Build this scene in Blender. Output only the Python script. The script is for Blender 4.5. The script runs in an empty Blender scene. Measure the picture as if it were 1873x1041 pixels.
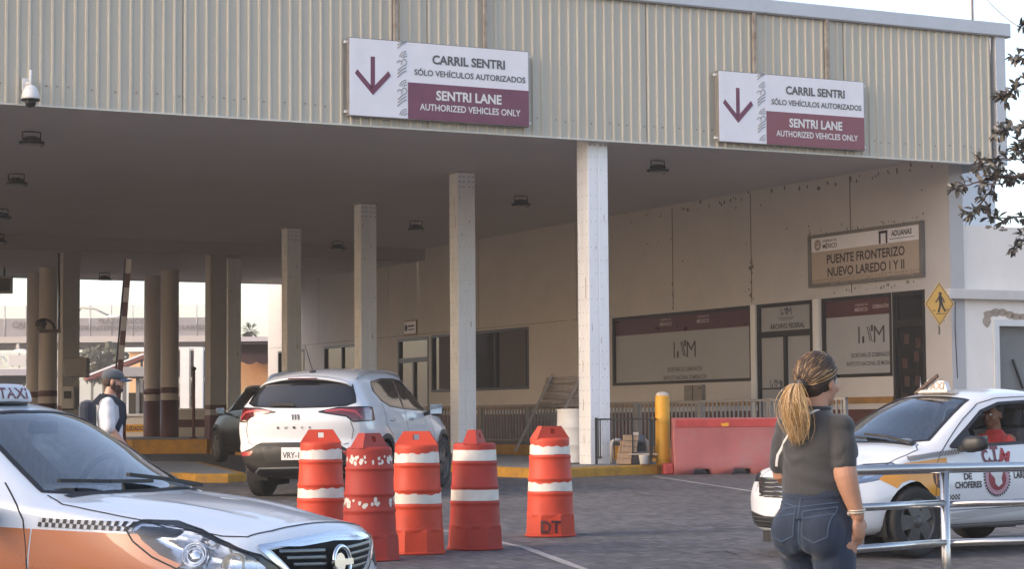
import bpy, bmesh, math, random
from mathutils import Vector, Matrix
from mathutils.bvhtree import BVHTree
R = math.radians
SC = bpy.context.scene
COL = SC.collection
random.seed(7)

# ------------------------------------------------------------------ camera, sky, sun, exposure
FPX, CX, CY, EYE = 3840.0, 936.5, 520.5, 1.53
PITCH, ROLL = math.atan(251 / 3840.0), 0.007
cam_d = bpy.data.cameras.new('camera')
cam = bpy.data.objects.new('camera', cam_d)
COL.objects.link(cam)
cam_d.sensor_width = 36.0
cam_d.lens = FPX / 1873.0 * 36.0
cam_d.clip_start = 0.1
cam_d.clip_end = 3000
_F = Vector((0, math.cos(PITCH), math.sin(PITCH)))
_U0 = Vector((0, -math.sin(PITCH), math.cos(PITCH)))
_R0 = Vector((1, 0, 0))
_R = (_R0 - _U0 * ROLL).normalized()
_U = (_U0 + _R0 * ROLL).normalized()
_C = Vector((0, 0, EYE))
cam.matrix_world = Matrix(((_R.x, _U.x, -_F.x, 0), (_R.y, _U.y, -_F.y, 0), (_R.z, _U.z, -_F.z, EYE), (0, 0, 0, 1)))
SC.camera = cam

SUN_EL, SUN_AZ = R(22), R(-112)          # azimuth from +Y, to the left of the view and beyond
world = bpy.data.worlds.new('World')
SC.world = world
world.use_nodes = True
nt = world.node_tree
nt.nodes.clear()
sky = nt.nodes.new('ShaderNodeTexSky')
sky.sky_type = 'NISHITA'
sky.sun_disc = False
sky.sun_elevation = SUN_EL
sky.sun_rotation = SUN_AZ
sky.air_density = 0.8
sky.dust_density = 2.3
sky.ozone_density = 0.5
bg = nt.nodes.new('ShaderNodeBackground')
bg.inputs['Strength'].default_value = 0.1
wo = nt.nodes.new('ShaderNodeOutputWorld')
wb = nt.nodes.new('ShaderNodeMix')          # one even warm balance over the whole sky
wb.data_type = 'RGBA'
wb.blend_type = 'MULTIPLY'
wb.inputs[0].default_value = 1
wb.inputs[7].default_value = (1.04, 0.965, 0.92, 1)
nt.links.new(sky.outputs[0], wb.inputs[6])
nt.links.new(wb.outputs[2], bg.inputs['Color'])
nt.links.new(bg.outputs[0], wo.inputs['Surface'])
sun_d = bpy.data.lights.new('sun', 'SUN')
sun_d.energy = 0.4
sun_d.angle = R(9)
sun_d.color = (1.0, 0.89, 0.76)
sun = bpy.data.objects.new('sun', sun_d)
COL.objects.link(sun)
_sd = Vector((math.sin(SUN_AZ) * math.cos(SUN_EL), math.cos(SUN_AZ) * math.cos(SUN_EL), math.sin(SUN_EL)))
sun.rotation_euler = _sd.to_track_quat('Z', 'Y').to_euler()
sun.location = _sd * 60
SC.view_settings.view_transform = 'Standard'
SC.view_settings.look = 'None'
SC.view_settings.exposure = 2.3
SC.view_settings.gamma = 1.0
HAZE_DENSITY = 0.0012
SC.cycles.max_bounces = 8
SC.cycles.transparent_max_bounces = 12

# ------------------------------------------------------------------ layout rulers (pixel of the photograph -> point on a real plane)
def ray(u, v):
    return _F + _R * ((u - CX) / FPX) - _U * ((v - CY) / FPX)
def onplane(u, v, P, n):
    d = ray(u, v)
    return _C + d * ((Vector(P) - _C).dot(n) / d.dot(n))
def atZ(u, v, z):
    d = ray(u, v)
    return _C + d * ((z - EYE) / d.z)
def atY(u, v, Y):
    d = ray(u, v)
    return _C + d * (Y / d.y)
SLOPE, YFLAT = 0.0155, 45.0
def gz(y):
    return SLOPE * min(max(y, -40), YFLAT)
def ground(u, v):
    d = ray(u, v)
    p = _C + d * (-EYE / (d.z - SLOPE * d.y))
    if p.y > YFLAT or d.z - SLOPE * d.y >= 0:
        p = atZ(u, v, SLOPE * YFLAT)
    return p

# ------------------------------------------------------------------ materials
MATS = {}
def mat(name, col, rough=0.6, metal=0.0, var=0.0, scale=6.0, bump=0.0, bscale=60.0, spec=0.5, coat=0.0, col2=None,
        stain=0.0, stain_col=(0.1, 0.08, 0.06), stain_scale=1.5, trans=0.0, alpha=1.0, stretch=(1, 1, 1), sheen=0.0):
    if name in MATS:
        return MATS[name]
    m = bpy.data.materials.new(name)
    m.use_nodes = True
    t = m.node_tree
    b = t.nodes['Principled BSDF']
    b.inputs['Roughness'].default_value = rough
    b.inputs['Metallic'].default_value = metal
    b.inputs['Specular IOR Level'].default_value = spec
    b.inputs['Coat Weight'].default_value = coat
    b.inputs['Coat Roughness'].default_value = 0.03
    b.inputs['Sheen Weight'].default_value = sheen
    c4 = (col[0], col[1], col[2], 1)
    b.inputs['Base Color'].default_value = c4
    tc = t.nodes.new('ShaderNodeTexCoord')
    mp = t.nodes.new('ShaderNodeMapping')
    mp.inputs['Scale'].default_value = stretch
    t.links.new(tc.outputs['Object'], mp.inputs['Vector'])
    out = None
    if var > 0 or col2:
        n = t.nodes.new('ShaderNodeTexNoise')
        n.inputs['Scale'].default_value = scale
        n.inputs['Detail'].default_value = 8
        n.inputs['Roughness'].default_value = 0.65
        t.links.new(mp.outputs[0], n.inputs['Vector'])
        rp = t.nodes.new('ShaderNodeValToRGB')
        k = col2 if col2 else tuple(c * (1 - var) for c in col)
        h = col if col2 else tuple(min(1, c * (1 + var)) for c in col)
        rp.color_ramp.elements[0].position = 0.3
        rp.color_ramp.elements[0].color = (*k, 1)
        rp.color_ramp.elements[1].position = 0.72
        rp.color_ramp.elements[1].color = (*h, 1)
        t.links.new(n.outputs['Fac'], rp.inputs[0])
        out = rp.outputs[0]
        rr = t.nodes.new('ShaderNodeMapRange')
        rr.inputs['To Min'].default_value = max(0.02, rough - 0.1)
        rr.inputs['To Max'].default_value = min(1, rough + 0.1)
        t.links.new(n.outputs['Fac'], rr.inputs['Value'])
        t.links.new(rr.outputs[0], b.inputs['Roughness'])
    if stain > 0:
        n2 = t.nodes.new('ShaderNodeTexNoise')
        n2.inputs['Scale'].default_value = stain_scale
        n2.inputs['Detail'].default_value = 10
        n2.inputs['Roughness'].default_value = 0.75
        t.links.new(mp.outputs[0], n2.inputs['Vector'])
        r2 = t.nodes.new('ShaderNodeMapRange')
        r2.inputs['From Min'].default_value = 0.52
        r2.inputs['From Max'].default_value = 0.78
        r2.inputs['To Max'].default_value = stain
        t.links.new(n2.outputs['Fac'], r2.inputs['Value'])
        mx = t.nodes.new('ShaderNodeMix')
        mx.data_type = 'RGBA'
        t.links.new(r2.outputs[0], mx.inputs[0])
        if out:
            t.links.new(out, mx.inputs[6])
        else:
            mx.inputs[6].default_value = c4
        mx.inputs[7].default_value = (*stain_col, 1)
        out = mx.outputs[2]
    if out:
        t.links.new(out, b.inputs['Base Color'])
    if bump > 0:
        n3 = t.nodes.new('ShaderNodeTexNoise')
        n3.inputs['Scale'].default_value = bscale
        n3.inputs['Detail'].default_value = 6
        t.links.new(mp.outputs[0], n3.inputs['Vector'])
        bp = t.nodes.new('ShaderNodeBump')
        bp.inputs['Strength'].default_value = bump
        bp.inputs['Distance'].default_value = 0.01
        t.links.new(n3.outputs['Fac'], bp.inputs['Height'])
        t.links.new(bp.outputs[0], b.inputs['Normal'])
    if trans > 0:
        b.inputs['Transmission Weight'].default_value = trans
    MATS[name] = m
    return m

def glass_mat(name, tint=(0.75, 0.8, 0.82), boost=1.0, rough=0.02, ior=1.5, base=0.0):
    """thin pane: tinted see-through mixed with a mirror reflection by Fresnel"""
    if name in MATS:
        return MATS[name]
    m = bpy.data.materials.new(name)
    m.use_nodes = True
    t = m.node_tree
    t.nodes.clear()
    o = t.nodes.new('ShaderNodeOutputMaterial')
    tr = t.nodes.new('ShaderNodeBsdfTransparent')
    tr.inputs[0].default_value = (*tint, 1)
    gl = t.nodes.new('ShaderNodeBsdfGlossy')
    gl.inputs['Roughness'].default_value = rough
    fr = t.nodes.new('ShaderNodeFresnel')
    fr.inputs['IOR'].default_value = ior
    ml = t.nodes.new('ShaderNodeMath')
    ml.operation = 'MULTIPLY_ADD'
    ml.use_clamp = True
    ml.inputs[1].default_value = boost
    ml.inputs[2].default_value = base
    t.links.new(fr.outputs[0], ml.inputs[0])
    mx = t.nodes.new('ShaderNodeMixShader')
    t.links.new(ml.outputs[0], mx.inputs[0])
    t.links.new(tr.outputs[0], mx.inputs[1])
    t.links.new(gl.outputs[0], mx.inputs[2])
    t.links.new(mx.outputs[0], o.inputs['Surface'])
    MATS[name] = m
    return m

# ------------------------------------------------------------------ objects
def tag(o, label=None, cat=None, group=None, kind=None):
    if label: o['label'] = label
    if cat: o['category'] = cat
    if group: o['group'] = group
    if kind: o['kind'] = kind
    return o
def thing(name, label, cat, loc=(0, 0, 0), rz=0.0, group=None):
    o = bpy.data.objects.new(name, None)
    o.empty_display_size = 0.2
    COL.objects.link(o)
    o.location = loc
    o.rotation_euler = (0, 0, rz)
    return tag(o, label, cat, group)
def link_mesh(name, me, parent=None, m=None, smooth=False):
    o = bpy.data.objects.new(name, me)
    COL.objects.link(o)
    if parent is not None:
        o.parent = parent
    if m is not None:
        for k in (m if isinstance(m, (list, tuple)) else [m]):
            me.materials.append(k)
    if smooth:
        me.polygons.foreach_set('use_smooth', [True] * len(me.polygons))
    return o
def dup(o, parent=None):
    c = o.copy()
    COL.objects.link(c)
    c.parent = parent
    for ch in list(o.children):
        dup(ch, c)
    return c

EACH = {'orange_panel', 'amber_panel', 'grille_bar', 'lamp_seal', 'taillight_bar', 'arch_trim', 'curtain', 'panel_seam', 'checker_ground', 'hanger', 'pilaster', 'poster', 'wiper',
        'window_seal', 'bumper_slot', 'edge_plate', 'bare_plaster', 'lower_grille_bar', 'papers', 'panel_joint', 'grille_surround', 'panel_gap', 'maroon_band', 'fence_post', 'painted_chevron', 'beam', 'bracelet', 'pipe', 'beard'}
class MB:
    """collects shapes, then links them as ONE mesh object"""
    def __init__(self):
        self.v, self.f, self.mi, self.sm = [], [], [], []
        self.cur, self.smooth = 0, False
    def add(self, vs, fs, smooth=None):
        n = len(self.v)
        self.v += [tuple(p) for p in vs]
        s = self.smooth if smooth is None else smooth
        for f in fs:
            self.f.append([i + n for i in f])
            self.mi.append(self.cur)
            self.sm.append(s)
        return self
    def box(self, c, s, rz=0.0, bev=0.0, M=None):
        hx, hy, hz = s[0] / 2, s[1] / 2, s[2] / 2
        if bev > 0:
            b = min(bev, hx * .9, hy * .9, hz * .9)
            bm = bmesh.new()
            bmesh.ops.create_cube(bm, size=1)
            for v in bm.verts:
                v.co = Vector((v.co.x * s[0], v.co.y * s[1], v.co.z * s[2]))
            bmesh.ops.bevel(bm, geom=list(bm.edges), offset=b, segments=2, affect='EDGES', profile=0.5)
            vs = [v.co.copy() for v in bm.verts]
            bm.verts.index_update()
            fs = [[v.index for v in f.verts] for f in bm.faces]
            bm.free()
        else:
            vs = [Vector((x, y, z)) for z in (-hz, hz) for x, y in ((-hx, -hy), (hx, -hy), (hx, hy), (-hx, hy))]
            fs = [[3, 2, 1, 0], [4, 5, 6, 7], [0, 1, 5, 4], [1, 2, 6, 5], [2, 3, 7, 6], [3, 0, 4, 7]]
        T = Matrix.Translation(c) @ (M if M is not None else Matrix.Rotation(rz, 4, 'Z'))
        return self.add([T @ v for v in vs], fs)
    def bar(self, p0, p1, w, h, up=(0, 0, 1)):
        p0, p1 = Vector(p0), Vector(p1)
        d = (p1 - p0)
        L = d.length
        d.normalize()
        u = Vector(up)
        s = d.cross(u)
        if s.length < 1e-4:
            s = d.cross(Vector((1, 0, 0)))
        s.normalize()
        u = s.cross(d)
        vs = []
        for p in (p0, p1):
            for a, b in ((-1, -1), (1, -1), (1, 1), (-1, 1)):
                vs.append(p + s * (a * w / 2) + u * (b * h / 2))
        return self.add(vs, [[3, 2, 1, 0], [4, 5, 6, 7], [0, 1, 5, 4], [1, 2, 6, 5], [2, 3, 7, 6], [3, 0, 4, 7]])
    def tube(self, pts, r, seg=10, cap=True, rs=None, closed=False):
        pts = [Vector(p) for p in pts]
        n = len(pts)
        rings = []
        prev = None
        for i, p in enumerate(pts):
            if closed:
                d = pts[(i + 1) % n] - pts[i - 1]
            else:
                d = pts[min(i + 1, n - 1)] - pts[max(i - 1, 0)]
            d.normalize()
            if prev is None:
                a = d.orthogonal().normalized()
            else:
                a = (prev - d * prev.dot(d)).normalized()
            prev = a
            b = d.cross(a)
            rr = rs[i] if rs else r
            rings.append([p + (a * math.cos(2 * math.pi * k / seg) + b * math.sin(2 * math.pi * k / seg)) * rr for k in range(seg)])
        vs = [q for ring in rings for q in ring]
        fs = []
        m = n if closed else n - 1
        for i in range(m):
            for k in range(seg):
                j = (i + 1) % n
                fs.append([i * seg + k, i * seg + (k + 1) % seg, j * seg + (k + 1) % seg, j * seg + k])
        self.add(vs, fs, True)
        if cap and not closed:
            self.add(rings[0][::-1], [list(range(seg))], False)
            self.add(rings[-1], [list(range(seg))], False)
        return self
    def lathe(self, prof, seg=32, c=(0, 0, 0), M=None, smooth=True, fn=None):
        """prof: list of (r,z) bottom to top, axis z"""
        T = Matrix.Translation(c) @ (M if M is not None else Matrix.Identity(4))
        vs = []
        for (r, z) in prof:
            for k in range(seg):
                a = 2 * math.pi * k / seg
                rr = fn(r, z, a) if fn else r
                vs.append(T @ Vector((rr * math.cos(a), rr * math.sin(a), z)))
        fs = []
        for i in range(len(prof) - 1):
            for k in range(seg):
                fs.append([i * seg + k, i * seg + (k + 1) % seg, (i + 1) * seg + (k + 1) % seg, (i + 1) * seg + k])
        return self.add(vs, fs, smooth)
    def prism(self, poly, axis0, ax, ay, depth):
        """polygon (a,b) in plane axis0 + a*ax + b*ay, extruded along ax x ay by depth"""
        ax, ay, o = Vector(ax), Vector(ay), Vector(axis0)
        nn = ax.cross(ay).normalized() * depth
        n = len(poly)
        vs = [o + ax * a + ay * b for a, b in poly] + [o + ax * a + ay * b + nn for a, b in poly]
        fs = [list(range(n))[::-1], list(range(n, 2 * n))]
        for i in range(n):
            j = (i + 1) % n
            fs.append([i, j, j + n, i + n])
        return self.add(vs, fs)
    def quad(self, a, b, c, d):
        return self.add([a, b, c, d], [[0, 1, 2, 3]])
    def ellipsoid(self, c, r, M=None, seg=16, rings=10, fn=None):
        T = Matrix.Translation(c) @ (M if M is not None else Matrix.Identity(4))
        vs, fs = [], []
        for i in range(rings + 1):
            t = math.pi * i / rings
            for k in range(seg):
                a = 2 * math.pi * k / seg
                p = Vector((math.sin(t) * math.cos(a), math.sin(t) * math.sin(a), -math.cos(t)))
                if fn: p = fn(p)
                vs.append(T @ Vector((p.x * r[0], p.y * r[1], p.z * r[2])))
        for i in range(rings):
            for k in range(seg):
                fs.append([i * seg + k, i * seg + (k + 1) % seg, (i + 1) * seg + (k + 1) % seg, (i + 1) * seg + k])
        return self.add(vs, fs, True)
    def loft(self, rings, cap=True, closed=True):
        n = len(rings[0])
        vs = [p for r in rings for p in r]
        fs = []
        for i in range(len(rings) - 1):
            for k in range(n if closed else n - 1):
                fs.append([i * n + k, i * n + (k + 1) % n, (i + 1) * n + (k + 1) % n, (i + 1) * n + k])
        self.add(vs, fs, True)
        if cap:
            self.add(rings[0][::-1], [list(range(n))])
            self.add(rings[-1], [list(range(n))])
        return self
    def mesh(self, name):
        me = bpy.data.meshes.new(name)
        me.from_pydata(self.v, [], self.f)
        me.polygons.foreach_set('material_index', self.mi)
        me.polygons.foreach_set('use_smooth', self.sm)
        me.update()
        return me
    def islands(self):
        par = list(range(len(self.v)))
        def find(a):
            while par[a] != a:
                par[a] = par[par[a]]; a = par[a]
            return a
        key = {}
        for i, q in enumerate(self.v):
            kk = (round(q[0], 4), round(q[1], 4), round(q[2], 4))
            if kk in key: par[find(i)] = find(key[kk])
            else: key[kk] = i
        for f in self.f:
            r = find(f[0])
            for i in f[1:]: par[find(i)] = r
        out = {}
        for fi, f in enumerate(self.f): out.setdefault(find(f[0]), []).append(fi)
        res = []
        for fl in out.values():
            m = MB(); mp = {}
            for fi in fl:
                g = []
                for i in self.f[fi]:
                    if i not in mp: mp[i] = len(m.v); m.v.append(self.v[i])
                    g.append(mp[i])
                m.f.append(g); m.mi.append(self.mi[fi]); m.sm.append(self.sm[fi])
            res.append(m)
        return res
    def build_each(self, name, m, parent=None):
        """one object per separate piece"""
        o = None
        for q in self.islands(): o = q.build(name, m, parent)
        return o
    def build(self, name, m, parent=None, label=None, auto=False):
        if name in EACH and not getattr(self, 'whole', False):
            isl = self.islands()
            if 1 < len(isl) <= 60:
                for q in isl:
                    q.whole = True
                    o = q.build(name, m, parent)
                return o
        me = self.mesh(name)
        bm = bmesh.new()
        bm.from_mesh(me)
        bmesh.ops.remove_doubles(bm, verts=bm.verts, dist=1e-5)
        bmesh.ops.recalc_face_normals(bm, faces=bm.faces)
        bm.to_mesh(me)
        bm.free()
        o = link_mesh(name, me, parent, m)
        if auto:
            try:
                me.set_sharp_from_angle(angle=R(35))
            except Exception:
                pass
        if label: o['label'] = label
        return o

def text_mesh(txt, bold=0.0):
    """flat text mesh, normalised: returns verts (x,y) and faces with width/height; baseline at y=0"""
    cu = bpy.data.curves.new('lettering', 'FONT')
    cu.body = txt
    cu.size = 1.0
    cu.offset = bold
    cu.resolution_u = 3
    ob = bpy.data.objects.new('lettering', cu)
    COL.objects.link(ob)
    dg = bpy.context.evaluated_depsgraph_get()
    me = bpy.data.meshes.new_from_object(ob.evaluated_get(dg))
    vs = [(v.co.x, v.co.y) for v in me.vertices]
    fs = [list(p.vertices) for p in me.polygons]
    bpy.data.objects.remove(ob)
    bpy.data.curves.remove(cu)
    bpy.data.meshes.remove(me)
    return vs, fs
_TXT = {}
def put_text(mb, txt, O, ax, ay, cx, cy, w, h, bold=0.02):
    """adds text centred at (cx,cy) in the frame O,ax,ay, fitted to width w and cap height h"""
    k = (txt, bold)
    if k not in _TXT:
        _TXT[k] = text_mesh(txt, bold)
    vs, fs = _TXT[k]
    x0, x1 = min(v[0] for v in vs), max(v[0] for v in vs)
    y0, y1 = 0.0, 0.73
    O, ax, ay = Vector(O), Vector(ax), Vector(ay)
    P = []
    for (x, y) in vs:
        a = cx + ((x - x0) / (x1 - x0) - 0.5) * w
        b = cy + ((y - y0) / (y1 - y0) - 0.5) * h
        P.append(O + ax * a + ay * b)
    mb.add(P, fs)
    return mb
# ------------------------------------------------------------------ palette
M_clad = mat('painted_cladding', (0.50, 0.46, 0.375), 0.5, var=0.06, scale=2.0, stretch=(2.0, 2.0, .25), stain=0.22, stain_col=(0.30, 0.27, 0.21), stain_scale=.7)
M_trim = mat('galvanised_trim', (0.50, 0.51, 0.53), 0.45, metal=0.25, var=0.08, scale=2)
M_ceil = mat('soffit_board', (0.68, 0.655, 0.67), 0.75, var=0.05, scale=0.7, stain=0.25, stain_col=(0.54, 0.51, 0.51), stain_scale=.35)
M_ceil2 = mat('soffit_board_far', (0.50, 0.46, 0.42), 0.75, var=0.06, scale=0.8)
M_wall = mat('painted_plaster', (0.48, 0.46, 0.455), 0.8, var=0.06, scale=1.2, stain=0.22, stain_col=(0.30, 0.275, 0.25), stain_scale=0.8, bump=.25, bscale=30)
M_wallw = mat('white_plaster', (0.82, 0.83, 0.85), 0.8, var=0.05, scale=1.5, stain=.2, stain_col=(.5, .47, .43), bump=.2)
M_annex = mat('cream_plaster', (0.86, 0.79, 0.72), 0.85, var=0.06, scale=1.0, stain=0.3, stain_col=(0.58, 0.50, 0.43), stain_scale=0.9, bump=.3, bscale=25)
M_maroon = mat('maroon_paint', (0.085, 0.022, 0.018), 0.55, var=0.25, scale=4)
M_ochre = mat('ochre_paint', (0.27, 0.14, 0.035), 0.6, var=0.2, scale=4)
M_colw = mat('white_column_paint', (0.82, 0.825, 0.83), 0.5, var=0.06, scale=3, stain=0.45, stain_col=(0.40, 0.33, 0.26), stain_scale=2.6, stretch=(1, 1, .22))
M_colg = mat('grey_column_paint', (0.40, 0.37, 0.35), 0.65, var=0.1, scale=2)
M_dark = mat('dark_aluminium', (0.011, 0.010, 0.010), 0.4, var=0.2, scale=8)
M_black = mat('black_plastic', (0.015, 0.015, 0.016), 0.5, var=0.2, scale=12)
M_blackgloss = mat('black_gloss', (0.008, 0.008, 0.009), 0.12)
M_paneD = mat('dark_window_glass', (0.014, 0.013, 0.013), 0.04, spec=0.6, bump=.02, bscale=1.5)
M_film = mat('frosted_window_film', (0.32, 0.325, 0.335), 0.35, var=0.05, scale=1.5, coat=.12)
M_filmm = mat('maroon_window_film', (0.075, 0.020, 0.022), 0.3, var=0.1, scale=2, coat=.2)
M_ink = mat('dark_lettering', (0.03, 0.022, 0.024), 0.6)
M_inkl = mat('grey_lettering', (0.10, 0.095, 0.095), 0.6)
M_signw = mat('sign_white', (0.78, 0.76, 0.79), 0.5, var=0.04, scale=2.2, stain=0.2, stain_col=(0.42, 0.44, 0.47), stain_scale=1.8)
M_signm = mat('sign_maroon', (0.165, 0.045, 0.085), 0.5, var=0.18, scale=1.7, stain=.5, stain_col=(0.095, 0.02, 0.045), stain_scale=1.3)
M_signm2 = mat('sign_maroon_faded', (0.215, 0.065, 0.085), 0.5, var=0.06, scale=1.7)
M_signgrey = mat('sign_ornament_grey', (0.30, 0.30, 0.31), 0.6)
M_rust = mat('rusty_steel', (0.20, 0.13, 0.09), 0.8, var=0.5, scale=5, col2=(0.42, 0.38, 0.32))
M_concrete = mat('concrete', (0.26, 0.245, 0.23), 0.9, var=0.18, scale=2.5, bump=.4, bscale=35, stain=.4, stain_col=(.13, .12, .11), stain_scale=1.2)
M_yellow = mat('kerb_yellow', (0.43, 0.215, 0.02), 0.75, var=0.25, scale=4, stain=.9, stain_col=(0.15, 0.10, 0.06), stain_scale=2.6, bump=.5, bscale=18)
M_bolly = mat('bollard_yellow', (0.66, 0.32, 0.012), 0.5, var=0.1, scale=3)
M_steelg = mat('grey_steel_paint', (0.20, 0.185, 0.17), 0.55, var=0.15, scale=8)
M_white = mat('white_paint', (0.7, 0.69, 0.67), 0.5, var=0.05, scale=4)
M_chrome = mat('chrome', (0.75, 0.76, 0.78), 0.08, metal=1.0)
M_inox = mat('brushed_steel', (0.55, 0.53, 0.51), 0.24, metal=1.0, var=0.08, scale=3, stretch=(1, 1, 30))
M_rubber = mat('tyre_rubber', (0.017, 0.0165, 0.016), 0.8, var=0.3, scale=14)

# ------------------------------------------------------------------ road
def make_road():
    m = bpy.data.materials.new('paving_blocks')
    m.use_nodes = True
    t = m.node_tree
    b = t.nodes['Principled BSDF']
    tc = t.nodes.new('ShaderNodeTexCoord')
    mp = t.nodes.new('ShaderNodeMapping')
    mp.inputs['Rotation'].default_value = (0, 0, R(-108))
    t.links.new(tc.outputs['Object'], mp.inputs[0])
    br = t.nodes.new('ShaderNodeTexBrick')
    br.inputs['Scale'].default_value = 1.0
    br.inputs['Brick Width'].default_value = 0.22
    br.inputs['Row Height'].default_value = 0.11
    br.inputs['Mortar Size'].default_value = 0.007
    br.inputs['Mortar Smooth'].default_value = 0.6
    br.inputs['Color1'].default_value = (0.056, 0.052, 0.054, 1)
    br.inputs['Color2'].default_value = (0.118, 0.111, 0.113, 1)
    br.inputs['Mortar'].default_value = (0.05, 0.046, 0.045, 1)
    t.links.new(mp.outputs[0], br.inputs['Vector'])
    n = t.nodes.new('ShaderNodeTexNoise')
    n.inputs['Scale'].default_value = 0.55
    n.inputs['Detail'].default_value = 9
    t.links.new(tc.outputs['Object'], n.inputs['Vector'])
    mr = t.nodes.new('ShaderNodeMapRange')
    mr.inputs['From Min'].default_value = .3
    mr.inputs['From Max'].default_value = .7
    mr.inputs['To Min'].default_value = .72
    mr.inputs['To Max'].default_value = 1.25
    t.links.new(n.outputs['Fac'], mr.inputs['Value'])
    mx = t.nodes.new('ShaderNodeMix')
    mx.data_type = 'RGBA'
    mx.blend_type = 'MULTIPLY'
    mx.inputs[0].default_value = 1
    t.links.new(br.outputs['Color'], mx.inputs[6])
    t.links.new(mr.outputs[0], mx.inputs[7])
    # pale chipped flecks along the joints
    n2 = t.nodes.new('ShaderNodeTexNoise')
    n2.inputs['Scale'].default_value = 10
    n2.inputs['Detail'].default_value = 4
    mp2 = t.nodes.new('ShaderNodeMapping')
    mp2.inputs['Rotation'].default_value = (0, 0, R(-108))
    mp2.inputs['Scale'].default_value = (.75, 1.9, 1)
    t.links.new(tc.outputs['Object'], mp2.inputs[0])
    t.links.new(mp2.outputs[0], n2.inputs['Vector'])
    r2 = t.nodes.new('ShaderNodeMapRange')
    r2.inputs['From Min'].default_value = .55
    r2.inputs['From Max'].default_value = .70
    r2.inputs['To Max'].default_value = .75
    t.links.new(n2.outputs['Fac'], r2.inputs['Value'])
    mx2 = t.nodes.new('ShaderNodeMix')
    mx2.data_type = 'RGBA'
    t.links.new(r2.outputs[0], mx2.inputs[0])
    t.links.new(mx.outputs[2], mx2.inputs[6])
    mx2.inputs[7].default_value = (0.22, 0.20, 0.19, 1)
    t.links.new(mx2.outputs[2], b.inputs['Base Color'])
    b.inputs['Roughness'].default_value = 0.72
    bp = t.nodes.new('ShaderNodeBump')
    bp.inputs['Strength'].default_value = .5
    bp.inputs['Distance'].default_value = .012
    ad = t.nodes.new('ShaderNodeMath')
    ad.operation = 'SUBTRACT'
    t.links.new(n2.outputs['Fac'], ad.inputs[0])
    t.links.new(br.outputs['Fac'], ad.inputs[1])
    t.links.new(ad.outputs[0], bp.inputs['Height'])
    t.links.new(bp.outputs[0], b.inputs['Normal'])
    mb = MB()
    ys = [-40, 0, 20, 30, 38, YFLAT, 60, 120, 400, 1500]
    for a, c in zip(ys, ys[1:]):
        mb.quad((-900, a, gz(a)), (900, a, gz(a)), (900, c, gz(c)), (-900, c, gz(c)))
    o = mb.build('road', m)
    tag(o, kind='structure')
make_road()

def ground_strip(name, pts, w, m, lift=0.004):
    """painted line lying on the road"""
    mb = MB()
    fine = []
    for a, c in zip(pts, pts[1:]):
        for k in range(8):
            fine.append(a.lerp(c, k / 8))
    fine.append(pts[-1])
    rnd = random.Random(3)
    L, Rr = [], []
    for i, p in enumerate(fine):
        d = fine[min(i + 1, len(fine) - 1)] - fine[max(i - 1, 0)]
        s = Vector((d.y, -d.x, 0)).normalized() * (w / 2) * rnd.uniform(.75, 1.15)
        for lst, q in ((L, p - s), (Rr, p + s)):
            lst.append(Vector((q.x, q.y, gz(q.y) + lift)))
    for i in range(len(L) - 1):
        mb.quad(L[i], Rr[i], Rr[i + 1], L[i + 1])
    return tag(mb.build(name, m), kind='structure')
M_line = mat('worn_road_paint', (0.34, 0.31, 0.29), 0.8, var=.2, scale=9, stain=.85, stain_col=(.13, .12, .12), stain_scale=5)
ground_strip('lane_line', [ground(960, 1003), ground(1115, 1060)], .10, M_line)
ground_strip('lane_line', [ground(1195, 872), ground(1385, 901), ground(1700, 950)], .09, M_line)
ground_strip('lane_line', [ground(640, 950), ground(830, 975), ground(960, 1003)], .08, M_line)

M_crack = mat('crack_tar', (.018, .017, .017), .9)
ground_strip('road_crack', [ground(1288, 1013), ground(1308, 1011), ground(1326, 1010), ground(1346, 1016)], .025, M_crack)
ground_strip('road_crack', [ground(1120, 905), ground(1150, 901), ground(1190, 908)], .02, M_crack)
def slab(name, poly, ztop, m_top, m_side, drop=0.6, label=None):
    """kerbed pavement: top sheet and painted kerb; ztop is a function of y"""
    mb = MB()
    n = len(poly)
    T = [Vector((x, y, ztop(y))) for x, y in poly]
    B = [Vector((x, y, ztop(y) - drop)) for x, y in poly]
    # rounded kerb edge: inset ring
    ce = sum((Vector((x, y, 0)) for x, y in poly), Vector()) / n
    I = []
    for i in range(n):
        a, b2, c = T[i - 1], T[i], T[(i + 1) % n]
        d1, d2 = (b2 - a).normalized(), (c - b2).normalized()
        nrm = Vector((-(d1 + d2).y, (d1 + d2).x, 0)).normalized()
        I.append(b2 + nrm * 0.16)
    mb.add(I, [list(range(n))])
    mb.cur = 1
    for i in range(n):
        j = (i + 1) % n
        Ti, Tj = T[i] - Vector((0, 0, .03)), T[j] - Vector((0, 0, .03))
        Ei, Ej = T[i].lerp(I[i], .2), T[j].lerp(I[j], .2)
        mb.add([Ei, Ej, I[j], I[i]], [[0, 1, 2, 3]])
        mb.add([Ti, Tj, Ej, Ei], [[0, 1, 2, 3]])
        mb.add([B[i], B[j], Tj, Ti], [[0, 1, 2, 3]])
    return tag(mb.build(name, [m_top, m_side]), kind='structure')
DIRC = Vector((-0.350, 0.937, 0))
def off(p, k): return (p[0] + DIRC.x * k, p[1] + DIRC.y * k)
isl = [(-.62, 37.6), (-.25, 36.75), (.27, 36.13), (1.01, 36.2), (1.87, 36.95), (2.55, 37.4), (2.85, 37.9), (2.95, 38.6), off((2.95, 38.6), 29), off((-.62, 37.6), 30)]
slab('column_island', isl, lambda y: gz(y) + 0.17, M_concrete, M_yellow)
W0 = Vector((8.88, 42.4, 0)); WX = Vector((0.4648, -0.8854, 0)); WY = Vector((0.8854, 0.4648, 0)); WRZ = math.atan2(WX.y, WX.x)
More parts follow.
